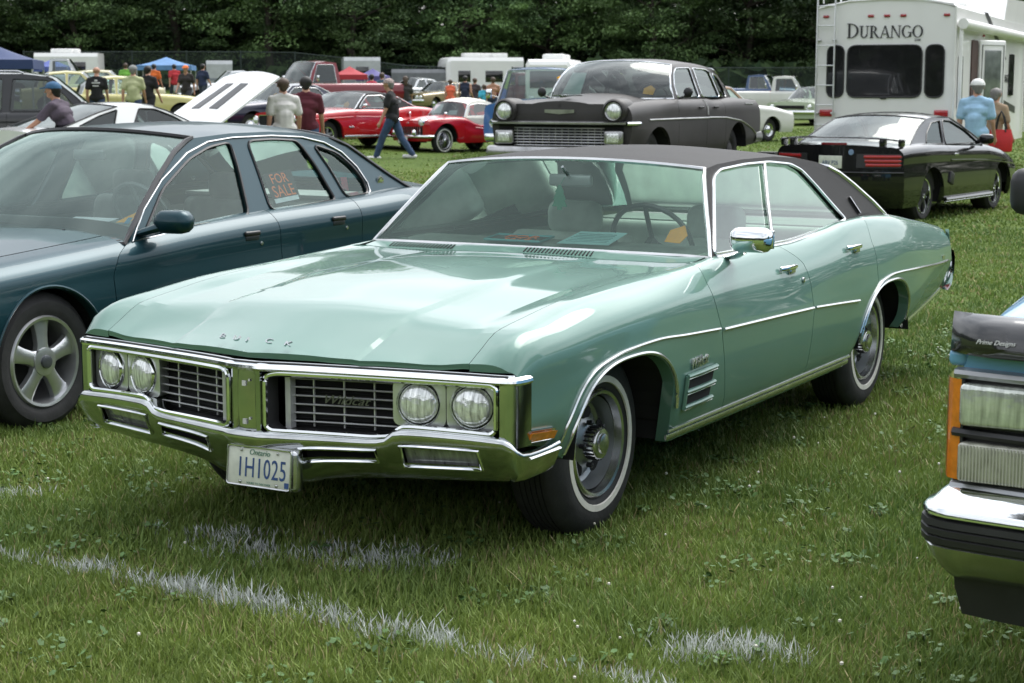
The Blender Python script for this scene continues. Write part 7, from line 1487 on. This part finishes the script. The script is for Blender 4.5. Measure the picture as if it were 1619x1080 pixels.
def person(label, loc, face, h=1.75, shirt=None, pants=DENIM, skin=SKIN, hair=None, cap=None, sleeve='short', shorts=False, lean=0, legs=((3, 2), (-3, 2)), arms=((4, 12), (-4, 12)), spread=(8, 8), belly=1.0, vox=.013, fem=False, headyaw=0, shoes=None, headpitch=0, long_hair=False, tank=False, group=None):
    """legs/arms: (swing, bend) in degrees for left and right; the figure faces local +x"""
    k = h / 1.75; hz = .93 * k; V = Vector
    def rot(v, a): c, s = math.cos(R(a)), math.sin(R(a)); return V((v.x * c - v.z * s, v.y, v.x * s + v.z * c))
    legj = []
    for (sw, bd), sy in zip(legs, (1, -1)):
        hip = V((0, sy * .085 * k, hz)); kn = hip + rot(V((0, sy * .01, -.43 * k)), sw); an = kn + rot(V((0, 0, -.42 * k)), sw - bd); legj.append([hip, kn, an])
    low = min(j[2].z for j in legj) - .075 * k
    dz = -low; hz += dz
    for j in legj:
        for q in j: q.z += dz
    pel = V((0, 0, hz)); T = lambda v: pel + rot(V(v) * k, -lean)
    che = T((0, 0, .33)); nk = T((0.005, 0, .555)); hd = nk + rot(V((.028, 0, .125)) * k, -lean * .35 - headpitch)
    sw_ = .152 if fem else .172; armj = []
    for (sw, bd), sy, sp in zip(arms, (1, -1), spread):
        sh = T((0, sy * sw_, .47)); d1 = rot(V((0, sy * math.sin(R(sp)), -math.cos(R(sp)))), sw); el = sh + d1 * .30 * k; d2 = rot(V((0, sy * math.sin(R(sp * .4)), -math.cos(R(sp * .4)))), sw + bd); wr = el + d2 * .26 * k; armj.append([sh, el, wr, d2])
    b = M()
    capsule(b, pel + V((0, .05 * k, .02)), .105 * k, pel + V((0, -.05 * k, .02)), .105 * k); capsule(b, pel, .115 * k, T((0, 0, .20)), .115 * k * belly, flat=1); capsule(b, T((.01, .05, .34)), .115 * k, T((.01, -.05, .34)), .115 * k); capsule(b, T((0, .13, .455)), .058 * k, T((0, -.13, .455)), .058 * k); [capsule(b, T((-.005, 0, .54)), .052 * k, T((-.005, q * .13, .485)), .045 * k) for q in (1, -1)]; capsule(b, T((0, 0, .47)), .06 * k, hd - V((0, 0, .05)), .052 * k)
    # head: skull, jaw, nose, ears
    cy, sy_ = math.cos(R(headyaw)), math.sin(R(headyaw)); Hd = lambda x, y, z: hd + V((x * cy - y * sy_, x * sy_ + y * cy, z)) * k
    capsule(b, Hd(-.015, 0, .035), .082 * k, Hd(.02, 0, .03), .078 * k, 14); capsule(b, Hd(.025, 0, -.02), .062 * k, Hd(.045, 0, -.055), .042 * k, 12); capsule(b, Hd(.092, 0, .02), .010 * k, Hd(.112, 0, -.012), .014 * k, 8)
    for s in (1, -1): capsule(b, Hd(-.005, s * .078, .02), .016 * k, Hd(-.008, s * .084, -.01), .012 * k, 8)
    for j in legj: capsule(b, j[0], .088 * k, j[1], .056 * k); capsule(b, j[1], .056 * k, j[2], .038 * k); capsule(b, j[1] + (j[2] - j[1]) * .25 + V((-.015, 0, 0)), .052 * k, j[1] + (j[2] - j[1]) * .45, .045 * k); capsule(b, j[2], .038 * k, j[2] + V((.10, 0, -.045)) * k, .03 * k)
    for (sh, el, wr, d2), s in zip(armj, (1, -1)):
        capsule(b, sh, .052 * k, el, .040 * k); capsule(b, el, .040 * k, wr, .027 * k); hm = wr + d2 * .075 * k; capsule(b, wr, .026 * k, hm, .032 * k)
        fwd = rot(V((1, 0, 0)), 0); 
        for f in range(4): o_ = V(((f - 1.5) * .019, 0, 0)) * k; ln = (.062, .072, .068, .052)[f]; mid_ = hm + o_ + d2 * ln * .55 * k; capsule(b, hm + o_ * .9, .0105 * k, mid_, .0100 * k, 6); capsule(b, mid_, .0100 * k, mid_ + (d2 * .8 + V((0, -s * .5, 0))) * ln * .55 * k, .0085 * k, 6)
        capsule(b, wr + d2 * .03 * k + V((.022, 0, 0)) * k, .013 * k, wr + d2 * .08 * k + V((.050, -s * .012, 0)) * k, .010 * k, 6)
    body = remeshed('person', b, skin, None, vox); body.location = loc; body.rotation_euler = (0, 0, face); body.scale = (1.08, 1.13, 1); tag(body, label, 'person', group)
    if shirt:
        t = M(); e = .016
        capsule(t, T((0, .065, .00)), (.108 + e) * k, T((0, -.065, .00)), (.108 + e) * k); capsule(t, T((0, 0, .0)), (.12 + e) * k, T((0, 0, .22)), (.118 * belly + e) * k); capsule(t, T((.01, .06, .34)), (.115 + e) * k, T((.01, -.06, .34)), (.115 + e) * k); capsule(t, T((0, .125, .45)), (.056 + e) * k, T((0, -.125, .45)), (.056 + e) * k); [capsule(t, T((-.005, q * .02, .525)), (.042 + e) * k, T((-.005, q * .13, .48)), (.042 + e) * k) for q in (1, -1)]
        if not tank:
            for sh, el, wr, d2 in armj:
                f = {'short': .72, 'long': 1}[sleeve]; capsule(t, sh, (.048 + e) * k, sh + (el - sh) * f, (.052 + e) * k)
                if sleeve == 'long': capsule(t, el, (.045 + e) * k, el + (wr - el) * .95, (.03 + e) * k)
        remeshed('shirt', t, shirt, body, vox)
    t = M(); e = .014; capsule(t, pel + V((0, .06 * k, .0)), (.108 + e * .6) * k, pel + V((0, -.06 * k, .0)), (.108 + e * .6) * k)
    for j in legj:
        capsule(t, j[0], (.090 + e) * k, j[1], (.060 + e) * k)
        if not shorts: capsule(t, j[1], (.060 + e) * k, j[2] + (j[2] - j[1]).normalized() * .02, (.046 + e) * k)
    remeshed('trousers' if not shorts else 'shorts', t, pants, body, vox)
    t = M()
    for j in legj: t.rbox(tuple(j[2] + V((.055, 0, -.042)) * k), (.28 * k, .10 * k, .075 * k), .034, rz=0)
    obj('shoe', t, shoes or mat('shoe_dark', (.03, .03, .03), .6), body) if shoes is None else [obj('shoe', M().rbox(tuple(j[2] + V((.055, 0, -.042)) * k), (.29 * k, .105 * k, .08 * k), .036), shoes, body) for j in legj]
    if hair:
        t = M(); capsule(t, Hd(-.030, 0, .045), .090 * k, Hd(.008, 0, .058), .080 * k, 14); capsule(t, Hd(-.045, 0, .02), .076 * k, Hd(-.048, 0, -.035), .058 * k, 12); [capsule(t, Hd(-.02, q * .066, .03), .03 * k, Hd(-.01, q * .070, -.005), .018 * k, 8) for q in (1, -1)]
        if long_hair: capsule(t, Hd(-.06, 0, .0), .075 * k, Hd(-.07, 0, -.16), .06 * k, 12)
        remeshed('hair', t, hair, body, vox)
    if cap:
        t = M(); rows = []
        for th in rnd(7, 0, 1.5): rows.append([tuple(Hd(-.008 + .106 * math.cos(th) * math.cos(a) * 1.05, .100 * math.cos(th) * math.sin(a), .048 + .102 * math.sin(th))) for a in rnd(21, 0, 6.28319)])
        t.grid(rows); br = [tuple(Hd(.090 + .090 * math.cos(a), .084 * math.sin(a), .052 - .014 * math.cos(a))) for a in rnd(11, -1.57, 1.57)]; t.prism(br, (0, 0, .012 * k)); obj('cap', t, cap, body, smooth=50)
    return body
def cloth(nm, c): return mat('cloth_' + nm, c, .9, noise=(6, .2), bump=(11, .8))
HB, HG, HN = mat('hair_black', (.012, .011, .010), .6, noise=(60, .3)), mat('hair_grey', (.20, .19, .18), .7, noise=(60, .3)), mat('hair_brown', (.07, .045, .03), .6, noise=(60, .3))
WSH = mat('shoe_white', (.62, .62, .62), .6, noise=(20, .15))
def at(px, d): x, y, z = place(px, d); return (x, y, z)
LEFT, AWAY, RIGHT, TOWARD = R(180), R(90), R(0), R(-90)
person('person in a grey purple t-shirt and blue cap leaning forward by the black utility vehicle', at(116, 26), R(165), 1.80, cloth('plum', (.075, .058, .080)), hair=HB, cap=mat('cap_blue', (.03, .10, .20), .8, noise=(30, .2)), lean=20, arms=((40, 14), (34, 14)), legs=((12, 10), (-8, 4)), headyaw=10, skin=SKIN_T)
person('person in a loose white t-shirt with dark hair walking away', at(452, 29), R(112), 1.80, cloth('white', (.60, .58, .56)), pants=cloth('dark', (.02, .022, .03)), hair=HN, arms=((-6, 16), (8, 18)), legs=((6, 4), (-10, 8)), spread=(9, 12), belly=1.12)
person('person in a maroon t-shirt and jeans walking beside the white t-shirt', at(487, 29.6), R(95), 1.83, cloth('maroon', (.085, .012, .022)), hair=HB, arms=((-8, 14), (10, 14)), legs=((10, 6), (-10, 10)), belly=1.1)
p_ = person('person in a black t-shirt, patterned cap and jeans walking across the grass', at(622, 37.6), R(172), 1.80, cloth('black', (.012, .012, .013)), hair=HG, cap=mat('cap_camo', (.30, .24, .22), .8, noise=(40, .8)), arms=((10, 12), (-8, 10)), legs=((24, 6), (-20, 12)), shoes=WSH, lean=4, belly=1.15, vox=.014)
person('person in a light blue t-shirt, white cap and khaki shorts beside the camper door', at(1537, 27.6), R(62), 1.80, cloth('sky', (.33, .52, .70)), pants=cloth('khaki', (.34, .29, .20)), hair=HG, cap=mat('cap_white', (.72, .72, .70), .8, noise=(30, .1)), shorts=True, arms=((-4, 20), (4, 22)), belly=1.15, headyaw=25, shoes=WSH)
wm = person('person in a tan top with grey hair carrying a red tote bag', at(1566, 28.6), R(50), 1.66, cloth('tan', (.36, .26, .17)), pants=cloth('darkgrey', (.03, .03, .033)), hair=HG, fem=True, arms=((10, 40), (8, 30)))
def tote():
    x, y, z = at(1577, 28.35); t = thing('tote_bag', 'bright red tote bag with long straps carried by the person in a tan top', 'bag', (x, y, z + .62), R(-30)); RT = mat('tote_red', (.62, .03, .035), .6, noise=(8, .12))
    b = M(); rows = []
    for zz, wd, dp in ((0, .17, .06), (.02, .19, .075), (.2, .20, .07), (.36, .17, .04)): rows.append([(wd * math.cos(a) * (1 if abs(math.cos(a)) > .3 else 1), dp * math.sin(a), zz) for a in rnd(21, 0, 6.28319)])
    b.grid(rows); b.poly(rows[0][:-1]); obj('bag_body', b, RT, t)
    for s in (1, -1): obj('strap', M().tube([(-.09, s * .045, .32), (-.05, s * .03, .55), (0, s * .015, .66), (.05, s * .03, .55), (.09, s * .045, .32)], .012, 5), mat('strap_black', (.02, .02, .02), .7), t)
tote()
CR = 'people in the crowd across the field'
far = [
 ('person in a printed black t-shirt with shaved head among the yellow cars', 160, 47, 95, 1.80, (.014, .014, .015), (.03, .05, .10), None, {}),
 ('person in a pale lime t-shirt and grey cap', 217, 46, 92, 1.84, (.44, .46, .26), (.03, .05, .10), 'g', dict(cap=mat('cap_grey', (.22, .23, .22), .8, noise=(30, .1)), belly=1.15)),
 ('person in a black t-shirt beside the pale lime t-shirt', 240, 47.5, 70, 1.82, (.013, .013, .014), (.02, .02, .025), 'b', {}),
 ('person in a bright green top near the blue canopy', 206, 72, 100, 1.75, (.16, .40, .06), (.05, .05, .06), 'n', {}),
 ('person in an orange shirt near the blue canopy', 250, 70, 80, 1.72, (.65, .14, .03), (.05, .05, .06), 'b', {}),
 ('person in an orange cap and dark shirt before the silver sedan', 300, 60, -100, 1.74, (.03, .025, .025), (.05, .05, .06), None, dict(cap=mat('cap_orange', (.70, .18, .04), .8, noise=(30, .1)))),
 ('person in a dark blue shirt right of the orange cap', 326, 68, 60, 1.74, (.02, .03, .07), (.04, .05, .07), 'b', {}),
 ('person in a red shirt near the blue canopy poles', 282, 74, 120, 1.70, (.42, .03, .04), (.04, .05, .07), 'b', {}),
 ('person in a red tank top walking beyond the red coupe', 590, 62, 85, 1.70, (.58, .04, .08), (.02, .02, .025), 'b', dict(fem=True, tank=True)),
 ('person in a blue plaid shirt beside the red tank top', 606, 63.5, 80, 1.78, (.06, .12, .18), (.16, .14, .10), 'n', dict(shorts=True)),
 ('person with long brown hair in a dark top and jeans', 643, 60, 100, 1.76, (.03, .028, .027), (.06, .10, .17), 'n', dict(long_hair=True, fem=True)),
 ('person in an orange tank top and blue shorts', 713, 70, 90, 1.66, (.70, .14, .07), (.03, .05, .12), 'n', dict(fem=True, tank=True, shorts=True)),
 ('person in a navy tank top and khaki shorts', 736, 69, 80, 1.82, (.018, .024, .05), (.26, .23, .15), 'b', dict(tank=True, shorts=True, arms=((10, 20), (-6, 60)), belly=1.15)),
 ('person in a dark striped top behind the roadster roof', 751, 71, 60, 1.72, (.05, .04, .045), (.04, .04, .05), 'n', {}),
 ('child in a cyan t-shirt behind the roadster roof', 766, 66, 110, 1.50, (.06, .40, .55), (.03, .03, .04), 'n', {}),
 ('shirtless person in dark jeans behind the roadster', 780, 66, 100, 1.76, None, (.02, .03, .06), 'n', dict(skin=SKIN_T)),
]
for i, (lab, px, d, face, h, sc, pc, hr, kw) in enumerate(far):
    a = 8 + (i * 5) % 9; person(lab, at(px, d), R(face), h, cloth('t%d' % i, sc) if sc else None, pants=cloth('p%d' % i, pc), hair={'g': HG, 'b': HB, 'n': HN, None: None}[hr], legs=((a, 5), (-a, 8)), vox=.02, group=CR, **{**dict(arms=((-a, 16), (a, 20))), **kw})
PRW, PRG = mat('print_white', (.55, .55, .55), .8, noise=(60, .4)), mat('print_grey', (.16, .16, .17), .8, noise=(60, .4))
for o in list(COL.objects):
    lb = o.get('label', '')
    if lb.startswith('person in a printed black'): obj('shirt_print', M().rbox((-.128, 0, 1.40), (.02, .07, .05), .009).rbox((-.130, 0, 1.34), (.02, .19, .04), .009).rbox((-.134, .01, 1.26), (.02, .15, .03), .009), PRW, o)
    if lb.startswith('person in a black t-shirt, patterned'): obj('shirt_print', M().rbox((-.146, 0, 1.24), (.02, .20, .06), .009).rbox((-.144, .01, 1.31), (.02, .12, .03), .009), PRG, o)
deps = bpy.context.evaluated_depsgraph_get()
for o in PEND:
    me = bpy.data.meshes.new_from_object(o.evaluated_get(deps)); old = o.data; o.modifiers.clear(); o.data = me; me.polygons.foreach_set('use_smooth', [True] * len(me.polygons))
